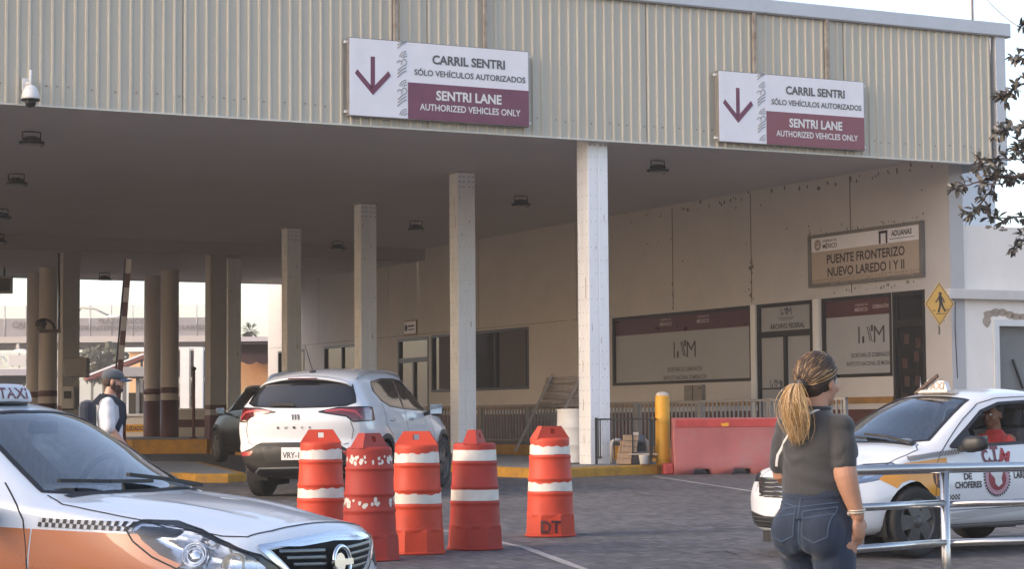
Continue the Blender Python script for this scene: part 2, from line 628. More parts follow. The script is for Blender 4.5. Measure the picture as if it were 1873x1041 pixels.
def wpt(x, y, z=0): return W0 + WX * x + WY * y + Vector((0, 0, z))
wk = [wpt(-39, -5), wpt(3, -5), wpt(3, 3), wpt(-39, -.02)]
slab('walkway', [(p.x, p.y) for p in wk], lambda y: 1.0, M_concrete, M_yellow, drop=.9)
slab('lane_island', [(-5.6, 35.6), (-5.3, 35.15), (-4.75, 35.1), (-4.5, 35.5), (-6.1, 41.2), (-8.1, 42.2), (-11, 42), (-10, 36)], lambda y: gz(y) + 0.15, M_concrete, M_yellow)
slab('booth_island', [(-10.6, 58.6), (-8.5, 58.4), (-8.25, 58.9), (-9.6, 72), (-14, 74), (-13.2, 66)], lambda y: 1.1, M_concrete, M_yellow, drop=.9)
slab('booth_island', [(-17, 61), (-12.0, 58.5), (-12.0, 59.2), (-15.5, 72), (-18, 74)], lambda y: 1.0, M_concrete, M_yellow, drop=.9)

# ------------------------------------------------------------------ canopy (its own frame: x along the front, y inwards)
P0 = Vector((1.475, 37.5, 0)); FX = Vector((0.8926, 0.4509, 0)); FY = Vector((-0.4509, 0.8926, 0)); FRZ = math.atan2(FX.y, FX.x)
def fpt(x, y, z=0): return P0 + FX * x + FY * y + Vector((0, 0, z))
def floc(p):
    d = Vector(p) - P0
    return d.dot(FX), d.dot(FY)
ZB, ZC, ZT = 6.56, 6.86, 9.18
XL, XR = -44.0, 9.18
def make_canopy():
    t = thing('border_canopy', 'long beige corrugated canopy with dark soffit spanning the checkpoint lanes', 'canopy', P0, FRZ)
    mb = MB()
    pitch = 0.183
    prof = []
    x = XL
    while x < XR - .02:
        prof += [(x, 0), (x + .118, 0), (x + .134, -.034), (x + .163, -.034), (x + .18, 0)]
        x += pitch
    prof.append((XR, 0))
    z0, z1 = ZB + .03, ZT
    for (a, c) in zip(prof, prof[1:]):
        if c[0] > XR: break
        mb.quad((a[0], a[1], z0), (c[0], c[1], z0), (c[0], c[1], z1), (a[0], a[1], z1))
    mb.quad((XL, .10, z0), (XR, .10, z0), (XR, .10, z1), (XL, .10, z1))
    # left side return
    mb.quad((XL, .0, z0), (XL, 26, z0), (XL, 26, z1), (XL, 0, z1))
    mb.build('cladding', M_clad, t)
    mb = MB()
    for xs in [XL + pitch * k + .1 for k in range(6, 288, 24)]:
        mb.box((xs, -.006, (z0 + z1) / 2), (.008, .006, z1 - z0 - .02))
    mb.build('panel_seam', mat('seam_gap', (.16, .14, .12), .8), t)  # dark joint lines between the cladding sheets
    mb = MB()
    rnd = random.Random(5)
    x = XL + .06
    k = 0
    while x < XR:
        if k % 2 == 0 or rnd.random() < .2:
            mb.box((x + rnd.uniform(-.02, .02), -.004, z0 + .30 + rnd.uniform(-.02, .02)), (.026, .014, .026))
        x += pitch
        k += 1
    mb.build('screw', M_rust, t)
    MB().box(((XL + XR) / 2 + .16, .045, ZT + .13), (XR - XL + .42, .30, .26), bev=.012).build('roof_trim', M_trim, t)
    MB().box(((XL + XR) / 2 + .16, -.02, ZT - .012), (XR - XL + .44, .14, .02)).build('drip_edge', M_steelg, t)
    MB().box(((XL + XR) / 2 + .1, .035, ZB + .013), (XR - XL + .2, .155, .03), bev=.004).build('bottom_trim', mat('pale_trim', (.6, .58, .52), .5), t)
    mb = MB()
    mb.box((XR + .13, .02, (ZB + ZT) / 2), (.25, .16, ZT - ZB - .03), bev=.01)
    mb.quad((XR + .25, .1, ZB), (XR + .25, 26, ZB), (XR + .25, 26, ZT), (XR + .25, .1, ZT))
    mb.build('corner_trim', M_trim, t)
    # soffit and roof
    mb = MB()
    mb.box(((XL + XR) / 2, 13.0, ZC + .15), (XR - XL, 25.8, .3))
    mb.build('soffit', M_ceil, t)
    MB().box(((XL + XR) / 2, 13.0, ZT - .2), (XR - XL, 25.7, .1)).build('roof_deck', M_trim, t)
    MB().box(((XL + XR) / 2 - .4, 26.15, 6.78), (XR - XL + 1, .5, .56)).build('edge_beam', mat('beam_paint', (.40, .37, .35), .7, var=.06, scale=2), t)
    return t
make_canopy()
def make_back_canopy():
    t = thing('rear_canopy', 'lower pale flat canopy behind the beige one, on round columns', 'canopy', P0, FRZ)
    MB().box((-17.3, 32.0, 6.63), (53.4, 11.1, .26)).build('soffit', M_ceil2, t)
    MB().box((-17.3, 37.65, 6.64), (53.5, .2, .32)).build('edge_beam', M_colg, t)
make_back_canopy()

def make_column(z0, z1):
    a, b = 0.40, 0.42
    t = thing('canopy_column', 'tall white riveted steel column', 'column')
    H = z1 - z0
    mb = MB()
    # four plates with an open groove down the middle of each broad face
    for s in (-1, 1):
        mb.box((s * (a / 4 + .006), 0, H / 2), (a / 2 - .012, b, H), bev=.006)
    mb.box((0, 0, H / 2), (.03, b - .02, H - .02))
    mb.build('shaft', M_colw, t)
    mb = MB()
    for s in (-1, 1):
        mb.box((-a / 2 - .004, s * (b / 2 - .035), H / 2), (.008, .05, H), bev=.003)
        mb.box((a / 2 + .004, s * (b / 2 - .035), H / 2), (.008, .05, H), bev=.003)
    mb.build('edge_plate', M_colw, t)
    mb = MB()
    rnd = random.Random(2)
    z = .15
    while z < H - .05:
        for x in (-.15, -.055, .055, .15):
            if rnd.random() < .7:
                mb.lathe([(.009, -.001), (.008, .005), (0, .006)], 6, (x, -b / 2, z), Matrix.Rotation(R(90), 4, 'X'))
        for y in (-.15, .02, .15):
            mb.lathe([(.011, -.001), (.009, .005), (0, .007)], 6, (-a / 2 - .006, y, z), Matrix.Rotation(R(-90), 4, 'Y'))
        z += .235
    mb.build('rivet', mat('rivet_grey', (.40, .38, .36), .6), t)
    mb = MB()
    for _ in range(7):
        zz = rnd.uniform(.3, H - .4); x = rnd.uniform(-.16, .16); hh = rnd.uniform(.03, .16)
        mb.add([(x, -b / 2 - .0015, zz), (x + rnd.uniform(.006, .02), -b / 2 - .0015, zz + .01), (x + rnd.uniform(.0, .015), -b / 2 - .0015, zz + hh), (x - .006, -b / 2 - .0015, zz + hh * .8)], [[0, 1, 2, 3]])
    for _ in range(4):
        zz = rnd.uniform(.3, H - .6); y = rnd.uniform(-.14, .14); hh = rnd.uniform(.08, .4)
        mb.add([(-a / 2 - .009, y, zz), (-a / 2 - .009, y + .015, zz), (-a / 2 - .009, y + .02, zz + hh), (-a / 2 - .009, y + .004, zz + hh)], [[0, 1, 2, 3]])
    mb.build('scrape', M_rust, t)
    mb = MB()
    mb.box((0, 0, H - .025), (a + .05, b + .05, .05))
    for k in range(3):
        for x in (-.16, -.06, .06, .16):
            mb.box((x, -b / 2 - .004, H - .13 - .11 * k), (.05, .008, .018))
    mb.build('cap', M_colg, t)
    return t
cols = [(1.475, 38.0), None, None, None, None]
tops = [None, (845, 315), (668, 372), (533, 417), (425, 452)]
labs = ['nearest white riveted column at the canopy front, beside the black railing',
        'white riveted column behind the upright red barrel with the narrow handle',
        'white riveted column rising behind the roof of the white crossover',
        'grey riveted column behind the crossover, third from the white front column in its row',
        'darkest riveted column farthest back in the row, above the black car']
for i in range(5):
    p = Vector((*cols[i], 0)) if cols[i] else atZ(*tops[i], ZC)
    zb = gz(p.y) + .165
    t = make_column(zb, ZC + .01)
    t.location = (p.x, p.y, zb)
    t.rotation_euler.z = FRZ
    t['label'] = labs[i]
    t['group'] = 'riveted columns in a row under the canopy'

def square_column(u, v, lab):
    p = atZ(u, v, 6.5)
    t = thing('square_column', lab, 'column', (p.x, p.y, .7), FRZ, 'plain square columns under the edge beam')
    MB().box((0, 0, 3.15), (.50, .50, 5.3), bev=.01).build('shaft', M_colg, t)
    MB().box((0, 0, .37), (.515, .515, 1.42), bev=.01).build('painted_base', M_maroon, t)
    MB().box((0, 0, 1.31), (.51, .51, .14), bev=.01).build('stripe', M_maroon, t)
square_column(127, 463, 'plain grey square column beside the curved lamp bracket')
square_column(395, 467, 'plain grey square column with maroon base left of the black car')

def round_column(u, v, lab, zb):
    p = atZ(u, v, 6.48)
    t = thing('round_column', lab, 'column', (p.x, p.y, zb), 0, 'round columns under the rear canopy')
    H = 6.5 - zb
    MB().lathe([(.29, 1.2), (.29, H - .1), (.31, H - .06), (.31, H)], 32).build('shaft', mat('round_column_paint', (.52, .46, .41), .6, var=.06, scale=2), t)
    MB().lathe([(.30, 0), (.30, 1.2), (.29, 1.2)], 32).build('painted_base', M_maroon, t)
    MB().lathe([(.29, 1.42), (.297, 1.425), (.297, 1.60), (.29, 1.605)], 32).build('stripe', M_maroon, t)
round_column(89, 491, 'pale round column behind the curved lamp bracket', 1.0)
round_column(66, 501, 'round column mostly hidden by another left of the square one', 1.0)
round_column(311, 496, 'pale round column, the right one of the pair with maroon bases', 1.1)
round_column(280, 506, 'pale round column, the left one of the pair with maroon bases', 1.1)

# ------------------------------------------------------------------ high-bay lamps
def make_lamp():
    t = thing('high_bay_lamp', 'black round lamp', 'lamp')
    MB().lathe([(0, -.235), (.17, -.24), (.215, -.235), (.235, -.215), (.235, -.195), (.19, -.18), (.13, -.165), (.125, -.12), (.10, -.095), (0, -.09)], 28).build('lamp_shade', M_black, t)
    MB().lathe([(0, -.242), (.18, -.244), (.19, -.240)], 24).build('diffuser', mat('lamp_diffuser', (.30, .29, .28), .35), t)
    mb = MB()
    for k in range(12):
        a = 2 * math.pi * k / 12
        mb.bar((.05 * math.cos(a), .05 * math.sin(a), -.125), (.16 * math.cos(a), .16 * math.sin(a), -.155), .012, .06)
    mb.build('cooling_fin', M_black, t)
    mb = MB()
    mb.tube([(-.16, 0, -.19), (-.16, 0, -.02), (-.14, 0, -.01), (.14, 0, -.01), (.16, 0, -.02), (.16, 0, -.19)], .012, 6)
    mb.box((0, 0, -.006), (.12, .08, .012))
    mb.tube([(.1, .05, -.2), (.2, .08, -.27), (.24, .06, -.22)], .008, 5)
    mb.build('bracket', M_black, t)
    return t
lamp0 = None
LAMPS = [(58, 240, ZC, 'black lamp under the soffit below the dome camera'), (30, 317, ZC, 'black lamp on the soffit at the left, second row back'),
         (3, 382, ZC, 'black lamp cut by the left edge of the photo'), (-4, 428, ZC, 'small black lamp barely in view at the left edge by the beam'),
         (1203, 293, ZC, 'black lamp right of the nearest white column'), (953, 358, ZC, 'black lamp between the two nearest white columns'),
         (761, 404, ZC, 'black lamp between the second and third white columns'), (618, 441, ZC, 'small black lamp above the crossover between columns'),
         (191, 499, 6.5, 'small black lamp under the pale rear canopy by the barrier arm')]
for (u, v, z, lab) in LAMPS:
    if lamp0 is None:
        lamp0 = make_lamp(); o = lamp0
    else:
        o = dup(lamp0)
    o.location = atZ(u, v, z)
    o.rotation_euler.z = FRZ + random.uniform(-.3, .3)
    o['label'] = lab
    o['group'] = 'high bay lamps under the canopies'

# dome camera on the fascia
def dome_camera():
    p = onplane(48, 178, P0, FY)
    x, y = floc(p)
    t = thing('security_camera', 'white dome camera hanging on a bracket at the canopy edge', 'camera', fpt(x, -.28, p.z), FRZ)
    MB().lathe([(.0, .16), (.05, .155), (.09, .12), (.125, .05), (.14, -.03), (.14, -.07), (.1, -.075)], 24).build('housing', M_white, t)
    MB().lathe([(.145, -.065), (.148, -.09), (.10, -.10)], 24).build('ring', M_black, t)
    MB().lathe([(.085, -.09), (.085, -.14), (.06, -.185), (0, -.20)], 20).build('dome', M_blackgloss, t)
    mb = MB()
    mb.tube([(0, 0, .14), (0, 0, .40)], .022, 10)
    mb.tube([(0, 0, .2), (0, .24, .2)], .03, 10)
    mb.box((0, .235, .2), (.16, .03, .2), bev=.006)
    mb.build('bracket', M_white, t)
dome_camera()

# ------------------------------------------------------------------ lane signs
def lane_sign(xc, zc, W, H, mm, lab, seed):
    t = thing('lane_sign', lab, 'sign', fpt(xc, -.17, zc), FRZ, 'lane signs on the canopy front')
    MB().box((0, .05, 0), (W, .10, H), bev=.006).build('frame', M_steelg, t)
    MB().box((0, -.003, 0), (W - .03, .012, H - .03)).build('panel', M_signw, t)
    xs = -W / 2 + .318 * W
    MB().box(((xs + W / 2 - .015) / 2, -.011, -H * .26 + .004), (W / 2 - .015 - xs, .006, H * .465)).build('maroon_panel', mm, t)
    X, Z = Vector((1, 0, 0)), Vector((0, 0, 1))
    O = Vector((0, -.0165, 0))
    xt = (xs + W / 2) / 2 + .02
    mb = MB()
    put_text(mb, 'CARRIL SENTRI', O, X, Z, xt - .03, H * .295, 1.40 * W / 3.43, .155, .03)
    put_text(mb, 'SÓLO VEHÍCULOS AUTORIZADOS', O, X, Z, xt, H * .115, 2.14 * W / 3.43, .105, .018)
    mb.build('lettering', M_inkl, t)
    mb = MB()
    O2 = Vector((0, -.0175, 0))
    put_text(mb, 'SENTRI LANE', O2, X, Z, xt - .03, -H * .165, 1.26 * W / 3.43, .165, .03)
    put_text(mb, 'AUTHORIZED VEHICLES ONLY', O2, X, Z, xt, -H * .325, 1.94 * W / 3.43, .115, .018)
    mb.build('lettering', M_white, t)
    mb = MB()
    xa = -W / 2 + .44 * W / 3.43
    top, tip = H * .27, -H * .22
    w = .082
    nn = -.008
    mb.prism([(xa - w / 2, top), (xa + w / 2, top), (xa + w / 2, tip + .12), (xa - w / 2, tip + .12)][::-1], (0, -.0095, 0), X, Z, nn)
    for s in (-1, 1):
        d = .33
        mb.prism([(xa, tip), (xa + s * d, tip + d * 1.07), (xa + s * (d - .045), tip + d * 1.07 + .075), (xa, tip + .13)], (0, -.0095, 0), X, Z, nn if s < 0 else -nn)
    mb.build('arrow', mat('arrow_maroon', (.15, .035, .075), .5), t)
    # grey woven ornament strip
    rnd = random.Random(11)
    mb = MB()
    x0, x1 = xs - .215, xs - .012
    z = -H / 2 + .05
    k = 0
    while z < H / 2 - .09:
        typ = k % 3
        if typ == 0:
            for j in range(3):
                r = .05 + .045 * j
                pts = [(x1 - .02 - r * math.cos(a) * .9, -.012, z + r * math.sin(a) * .9) for a in [R(q) for q in range(10, 125, 16)]]
                pts = [p for p in pts if x0 < p[0] < x1 and p[2] < H / 2 - .02]
                if len(pts) > 2: mb.tube(pts, .0095, 4)
            z += .17
        elif typ == 1:
            for j in range(3):
                a = Vector((x0 + .02, -.012, z + .055 * j)); c = Vector((x1 - .02, -.012, min(z + .12 + .055 * j, H / 2 - .02)))
                mb.tube([a, a.lerp(c, .5) + Vector((0, 0, .015)), c], .0105, 4)
            z += .2
        else:
            for j in range(2):
                c = Vector((x0 + .055 + .09 * j, -.012, z + .04 + .03 * j))
                mb.tube([c + Vector((.045 * math.cos(a), 0, .045 * math.sin(a))) for a in [R(q) for q in range(-40, 200, 24)]], .009, 4)
            z += .13
        k += 1
    mb.build('ornament', M_signgrey, t)
    mb = MB()
    for dx in (-W * .235, W * .265):
        mb.bar((dx, .1, H / 2 - .1), (dx, .1, ZT - zc - .02), .055, .06)
    mb.build('hanger', M_rust, t)
    mb = MB()
    for sx in (-1, 1):
        for sz in (-1, 1):
            mb.box((sx * (W / 2 + .02), .06, sz * (H / 2 - .08)), (.07, .05, .04))
    mb.build('bracket', M_white, t)
lane_sign(-3.09, 7.385, 3.43, 1.35, M_signm, 'larger, water-stained white and maroon lane sign, left of the nearest column', 1)
lane_sign(4.21, 7.335, 3.30, 1.34, M_signm2, 'cleaner white and faded maroon lane sign toward the right canopy end', 2)

# ------------------------------------------------------------------ office building along the right side
def wall_openings(mb, x0, x1, z0, z1, ops, th, reveal):
    xs = sorted(set([x0, x1] + [o[0] for o in ops] + [o[1] for o in ops]))
    zs = sorted(set([z0, z1] + [o[2] for o in ops] + [o[3] for o in ops]))
    def inside(x, z): return any(o[0] < x < o[1] and o[2] < z < o[3] for o in ops)
    for a, b in zip(xs, xs[1:]):
        for c, d in zip(zs, zs[1:]):
            if inside((a + b) / 2, (c + d) / 2): continue
            mb.quad((a, 0, c), (b, 0, c), (b, 0, d), (a, 0, d))
    for (a, b, c, d) in ops:
        for p, q in (((a, c), (a, d)), ((a, d), (b, d)), ((b, d), (b, c)), ((b, c), (a, c))):
            mb.quad((p[0], 0, p[1]), (q[0], 0, q[1]), (q[0], reveal, q[1]), (p[0], reveal, p[1]))
    mb.quad((x0, th, z0), (x1, th, z0), (x1, th, z1), (x0, th, z1))
    mb.quad((x0, 0, z0), (x0, th, z0), (x0, th, z1), (x0, 0, z1))
    mb.quad((x1, 0, z0), (x1, th, z0), (x1, th, z1), (x1, 0, z1))
    mb.quad((x0, 0, z1), (x1, 0, z1), (x1, th, z1), (x0, th, z1))
def frame_rect(mb, a, b, c, d, w, y0, y1):
    ym, yd = (y0 + y1) / 2, abs(y1 - y0)
    mb.box(((a + b) / 2, ym, c + w / 2), (b - a, yd, w))
    mb.box(((a + b) / 2, ym, d - w / 2), (b - a, yd, w))
    mb.box((a + w / 2, ym, (c + d) / 2), (w, yd, d - c - 2 * w))
    mb.box((b - w / 2, ym, (c + d) / 2), (w, yd, d - c - 2 * w))
ZF = 1.0
office = thing('office_building', 'long cream office wall with dark windows, doors and maroon dado beneath the canopy', 'building', W0, WRZ)
OPS = {'W1': (-13.52, -7.16, 2.43, 4.19), 'D1': (-6.92, -4.76, ZF + .004, 4.19), 'W2': (-4.40, -1.93, 2.43, 4.19), 'D2': (-1.90, -.83, ZF + .004, 4.19),
       'W3': (-24.42, -18.12, 2.43, 4.17), 'D3': (-26.87, -24.62, ZF + .004, 4.15), 'W4': (-32.91, -29.2, 2.45, 4.12), 'W5': (-37.2, -34.69, 2.45, 4.10)}
mb = MB()
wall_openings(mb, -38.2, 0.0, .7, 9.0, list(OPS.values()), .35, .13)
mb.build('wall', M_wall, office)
mb = MB()
def seam(x, z0, z1, w=.022): mb.box((x, -.0015, (z0 + z1) / 2), (w, .005, z1 - z0))
for xs in (-10.55, -7.12, -3.3, -15.4, -21.2, -27.6, -33.4): seam(xs, 4.26, 6.8, .010 if xs < -12 else .026)
mb.box((-27.0, -.0015, 4.24), (22.2, .005, .012)); mb.box((-14.6, -.0015, 4.24), (2.1, .005, .012))
mb.build('panel_joint', mat('joint_gap', (.09, .075, .065), .9), office)
mb = MB()
rnd = random.Random(21)
def chip(x, z, s):
    k = rnd.randint(5, 8)
    pts = [(x + s * rnd.uniform(.5, 1) * math.cos(2 * math.pi * i / k), z + s * 1.5 * rnd.uniform(.5, 1) * math.sin(2 * math.pi * i / k)) for i in range(k)]
    mb.add([(p[0], -.003, p[1]) for p in pts], [list(range(k))])
for _ in range(34): chip(rnd.uniform(-14, -.3), rnd.uniform(4.4, 6.7), rnd.uniform(.012, .03))
for _ in range(46): chip(rnd.uniform(-12, -.2), 6.72 + rnd.gauss(0, .06), rnd.uniform(.02, .05))
for _ in range(60):
    x = rnd.uniform(-4.9, -.6); z = rnd.choice([4.36, 5.66]) + rnd.gauss(0, .05) + (x + 2.7) * 0
    chip(x, z, rnd.uniform(.012, .034))
for _ in range(22): chip(-7.12 + rnd.gauss(0, .05), rnd.uniform(4.3, 5.3), rnd.uniform(.015, .045))
for _ in range(10): chip(-10.55 + rnd.gauss(0, .03), rnd.uniform(4.3, 5.0), rnd.uniform(.015, .03))
mb.build('chipped_paint', mat('chipped_plaster', (.14, .12, .10), .9, var=.3, scale=20), office)
mb = MB()
edges = sorted([(o[0], o[1]) for k, o in OPS.items() if k[0] == 'D'])
xs = [-38.2] + [q for ed in edges for q in ed] + [0.0]
for a, b in zip(xs[::2], xs[1::2]):
    mb.cur = 0
    mb.box(((a + b) / 2, -.012, (ZF + 1.74) / 2), (b - a - .02, .03, 1.74 - ZF))
    mb.cur = 1
    mb.box(((a + b) / 2, -.012, 1.93), (b - a - .02, .03, .14))
mb.build('dado', [M_maroon, M_ochre], office)
mb = MB()
for x in (-7.04, -4.58): mb.box((x, -.02, 2.6), (.20, .05, 3.18), bev=.006)
mb.build('pilaster', M_white, office)
X, Z = Vector((1, 0, 0)), Vector((0, 0, 1))
def inm_logo(mb, cx, cz, w, full=True):
    h = w * .42
    O = Vector((0, .056, 0))
    put_text(mb, 'I', O, X, Z, cx - w * .46, cz, w * .05, h, .0)
    put_text(mb, 'M', O, X, Z, cx + w * .30, cz, w * .40, h, -.004)
    mb.box((cx - w * .30, .054, cz - h * .3), (w * .07, .004, h * .38))
    mb.box((cx + w * .035, .054, cz + h * .32), (w * .07, .004, h * .34))
    pts = [(cx - w * .17 + w * .155 * q, .055, cz + h * .40 * math.cos(q * math.pi)) for q in [0, .15, .35, .5, .65, .85, 1.0]]
    mb.tube(pts, w * .009, 4)
    pts = [(cx - w * .10 + w * .155 * q, .055, cz + h * .42 * math.cos(q * math.pi)) for q in [0, .15, .35, .5, .65, .85, 1.0]]
    mb.tube(pts, w * .009, 4)
    if full:
        put_text(mb, 'SECRETARÍA DE GOBERNACIÓN', O, X, Z, cx, cz - h * 1.15, w * 1.55, h * .24, .01)
        put_text(mb, 'INSTITUTO NACIONAL DE MIGRACIÓN', O, X, Z, cx, cz - h * 1.62, w * 1.9, h * .24, .01)
def window(key, film, maroon_h=0, mull=(), name='window'):
    a, b, c, d = OPS[key]
    mb = MB(); frame_rect(mb, a, b, c, d, .075, -.012, .11)
    for mx in mull: mb.box((mx, .05, (c + d) / 2), (.06, .10, d - c - .15))
    w = mb.build(name, M_dark, office)
    mb = MB()
    top = d - .075 - maroon_h
    mb.quad((a + .07, .06, c + .07), (b - .07, .06, c + .07), (b - .07, .06, top), (a + .07, .06, top))
    mb.build('pane', M_film if film else M_paneD, w)
    if maroon_h:
        MB().quad((a + .07, .0595, top), (b - .07, .0595, top), (b - .07, .0595, d - .07), (a + .07, .0595, d - .07)).build('maroon_band', M_filmm, w)
    return w
w1 = window('W1', True, .40)
mb = MB(); inm_logo(mb, -10.15, 3.28, 1.02); mb.build('lettering', M_ink, w1)
mb = MB()
for x in (-11.0, -9.3):
    put_text(mb, 'MÉXICO', Vector((0, .055, 0)), X, Z, x, 3.93, .55, .09, .02)
    put_text(mb, 'GOBIERNO DE', Vector((0, .055, 0)), X, Z, x, 4.04, .5, .05, .01)
mb.build('lettering', mat('faded_lettering', (.42, .33, .32), .6), w1)
w2 = window('W2', True, .36)
mb = MB(); inm_logo(mb, -2.72, 3.35, .92); mb.build('lettering', M_ink, w2)
mb = MB()
put_text(mb, 'MÉXICO', Vector((0, .055, 0)), X, Z, -3.05, 3.89, .45, .08, .02)
put_text(mb, 'GOBIERNO DE', Vector((0, .055, 0)), X, Z, -3.05, 3.99, .45, .045, .01)
put_text(mb, 'GOBERNACIÓN', Vector((0, .055, 0)), X, Z, -2.38, 3.93, .55, .08, .02)
mb.build('lettering', mat('faded_lettering', (.42, .33, .32), .6), w2)
w3 = window('W3', False, 0, (-22.1, -20.2))
window('W4', False, 0, (-31.4,))
window('W5', False)
# curtains seen at the edges of the dark window
mb = MB()
for (x0, x1) in ((-24.0, -23.2), (-20.0, -18.4)):
    n = 14
    vs = []
    for i in range(n + 1):
        x = x0 + (x1 - x0) * i / n
        vs += [(x, .054 + .006 * math.sin(i * 2.2), 2.52), (x, .054 + .006 * math.sin(i * 2.2), 4.09)]
    mb.add(vs, [[2 * i, 2 * i + 2, 2 * i + 3, 2 * i + 1] for i in range(n)], True)
mb.build('curtain', mat('dark_curtain', (.07, .06, .055), .8), w3)
def door(key, tr_z, leaves, film, lab=None):
    a, b, c, d = OPS[key]
    mb = MB(); frame_rect(mb, a, b, c, d, .085, -.012, .11)
    mb.box(((a + b) / 2, .05, tr_z + .06), (b - a - .17, .10, .14))
    n = leaves
    wl_ = (b - a - .17) / n
    for k in range(1, n): mb.box((a + .085 + wl_ * k, .05, (c + tr_z) / 2), (.10, .10, tr_z - c - .02))
    dr = mb.build('door', M_dark, office, lab)
    MB().quad((a + .08, .06, tr_z + .12), (b - .08, .06, tr_z + .12), (b - .08, .06, d - .08), (a + .08, .06, d - .08)).build('transom_pane', M_film if film else M_paneD, dr)
    for k in range(n):
        x0 = a + .085 + wl_ * k + (.05 if k else 0); x1 = a + .085 + wl_ * (k + 1) - (.05 if k < n - 1 else 0)
        MB().quad((x0, .06, c + .12), (x1, .06, c + .12), (x1, .06, tr_z), (x0, .06, tr_z)).build('pane', M_film if film else M_paneD, dr)
    MB().tube([(a + .2 + wl_ * (.8 if n == 1 else .8), -.03, 1.95), (a + .2 + wl_ * .8, -.03, 2.4)], .018, 8).build('handle', M_inox, dr)
    return dr
d1 = door('D1', 3.42, 2, True)
mb = MB()
inm_logo(mb, -5.84, 3.99, .42, False)
mb.box((-5.84, .054, 3.84), (.62, .004, .014)); mb.box((-5.84, .054, 3.80), (.5, .004, .010))
put_text(mb, 'ARCHIVO FEDERAL', Vector((0, .055, 0)), X, Z, -5.8, 3.66, 1.35, .115, .03)
inm_logo(mb, -6.3, 2.36, .42, False)
mb.box((-6.38, .054, 2.24), (.9, .006, .04))
mb.build('lettering', M_ink, d1)
d2 = door('D2', 3.46, 1, False)
mb = MB()
rnd = random.Random(4)
for i in range(5):
    for j in range(2):
        mb.box((-1.56 + .38 * j + rnd.uniform(-.05, .05), .056, 1.55 + .40 * i + rnd.uniform(-.08, .08)), (.17, .004, .22))
mb.build('poster', mat('red_flyer', (.045, .018, .016), .6, var=.7, scale=9), d2)
door('D3', 3.40, 2, False)
MB().box((-9.54, -.05, 2.15), (.80, .12, .46), bev=.012).build('cabinet', M_steelg, office)
mb = MB(); mb.box((-9.54, -.115, 2.15), (.02, .012, .44)); mb.box((-9.2, -.115, 2.3), (.05, .02, .03)); mb.build('cabinet_door_gap', M_black, office)

# small plate above the far door
def plate():
    t = thing('room_plate', 'small framed notice plate on the cream wall above a far door', 'sign', wpt(-25.87, -.03, 4.47), WRZ)
    MB().box((0, 0, 0), (.95, .03, .46), bev=.006).build('frame', M_ochre, t)
    MB().box((0, -.017, 0), (.85, .006, .38)).build('panel', M_signw, t)
    mb = MB(); mb.box((.1, -.022, .05), (.45, .004, .05)); mb.box((.1, -.022, -.06), (.45, .004, .03))
    mb.lathe([(.0, 0), (.11, 0.004)], 16, (-.27, -.022, 0), Matrix.Rotation(R(90), 4, 'X'))
    mb.build('symbol', M_ink, t)
plate()
# entrance sign
def entrance_sign():
    W, H = 3.96, 1.16
    t = thing('entrance_sign', 'framed tan and white entrance sign on the cream wall above the windows', 'sign', wpt(-2.76, -.06, 5.03), WRZ)
    mb = MB(); frame_rect(mb, -W / 2, W / 2, -H / 2, H / 2, .07, -.05, .05)
    mb.build('frame', mat('sign_frame_metal', (.16, .145, .135), .5, var=.2, scale=5), t)
    MB().box((0, .02, .36), (W - .12, .03, .32)).build('panel', M_signw, t)
    MB().box((0, .018, -.16), (W - .12, .03, .72)).build('tan_panel', mat('sign_tan', (.42, .345, .275), .55, var=.05, scale=2), t)
    O = Vector((0, -.001, 0))
    mb = MB()
    put_text(mb, 'PUENTE FRONTERIZO', O, X, Z, 0.02, .015, 2.72, .20, .025)
    put_text(mb, 'NUEVO LAREDO I Y II', O, X, Z, 0.02, -.27, 2.68, .20, .025)
    put_text(mb, 'MÉXICO', O, X, Z, -1.22, .31, .52, .10, .02)
    put_text(mb, 'GOBIERNO DE', O, X, Z, -1.23, .425, .50, .055, .01)
    put_text(mb, 'ADUANAS', O, X, Z, 1.28, .40, .68, .12, .03)
    mb.box((1.28, .001, .28), (.80, .006, .012))
    for s in (-.115, .115): mb.box((.66 + s, .001, .34), (.055, .006, .27))
    mb.box((.66, .001, .45), (.30, .006, .06))
    mb.build('lettering', M_ink, t)
    mb = MB()
    mb.lathe([(.06, 0), (.125, .003), (.125, 0)], 20, (-1.67, -.001, .35), Matrix.Rotation(R(90), 4, 'X'))
    mb.lathe([(.0, 0), (.045, .004)], 12, (-1.67, -.001, .36), Matrix.Rotation(R(90), 4, 'X'))
    mb.build('emblem', mat('emblem_tan', (.36, .30, .24), .6), t)
    rnd = random.Random(8)
    mb = MB()
    for i in range(60):
        x = -1.85 + i * .0625
        for j in range(2):
            z = -.485 + .055 * j + rnd.uniform(-.01, .01)
            pts = [(x + .022 * math.cos(a), 0, z + .022 * math.sin(a)) for a in [R(q + rnd.randint(0, 300)) for q in range(0, 210, 42)]]
            mb.tube(pts, .005, 4)
    mb.build('ornament', mat('sign_ornament_brown', (.24, .17, .11), .6), t)
entrance_sign()

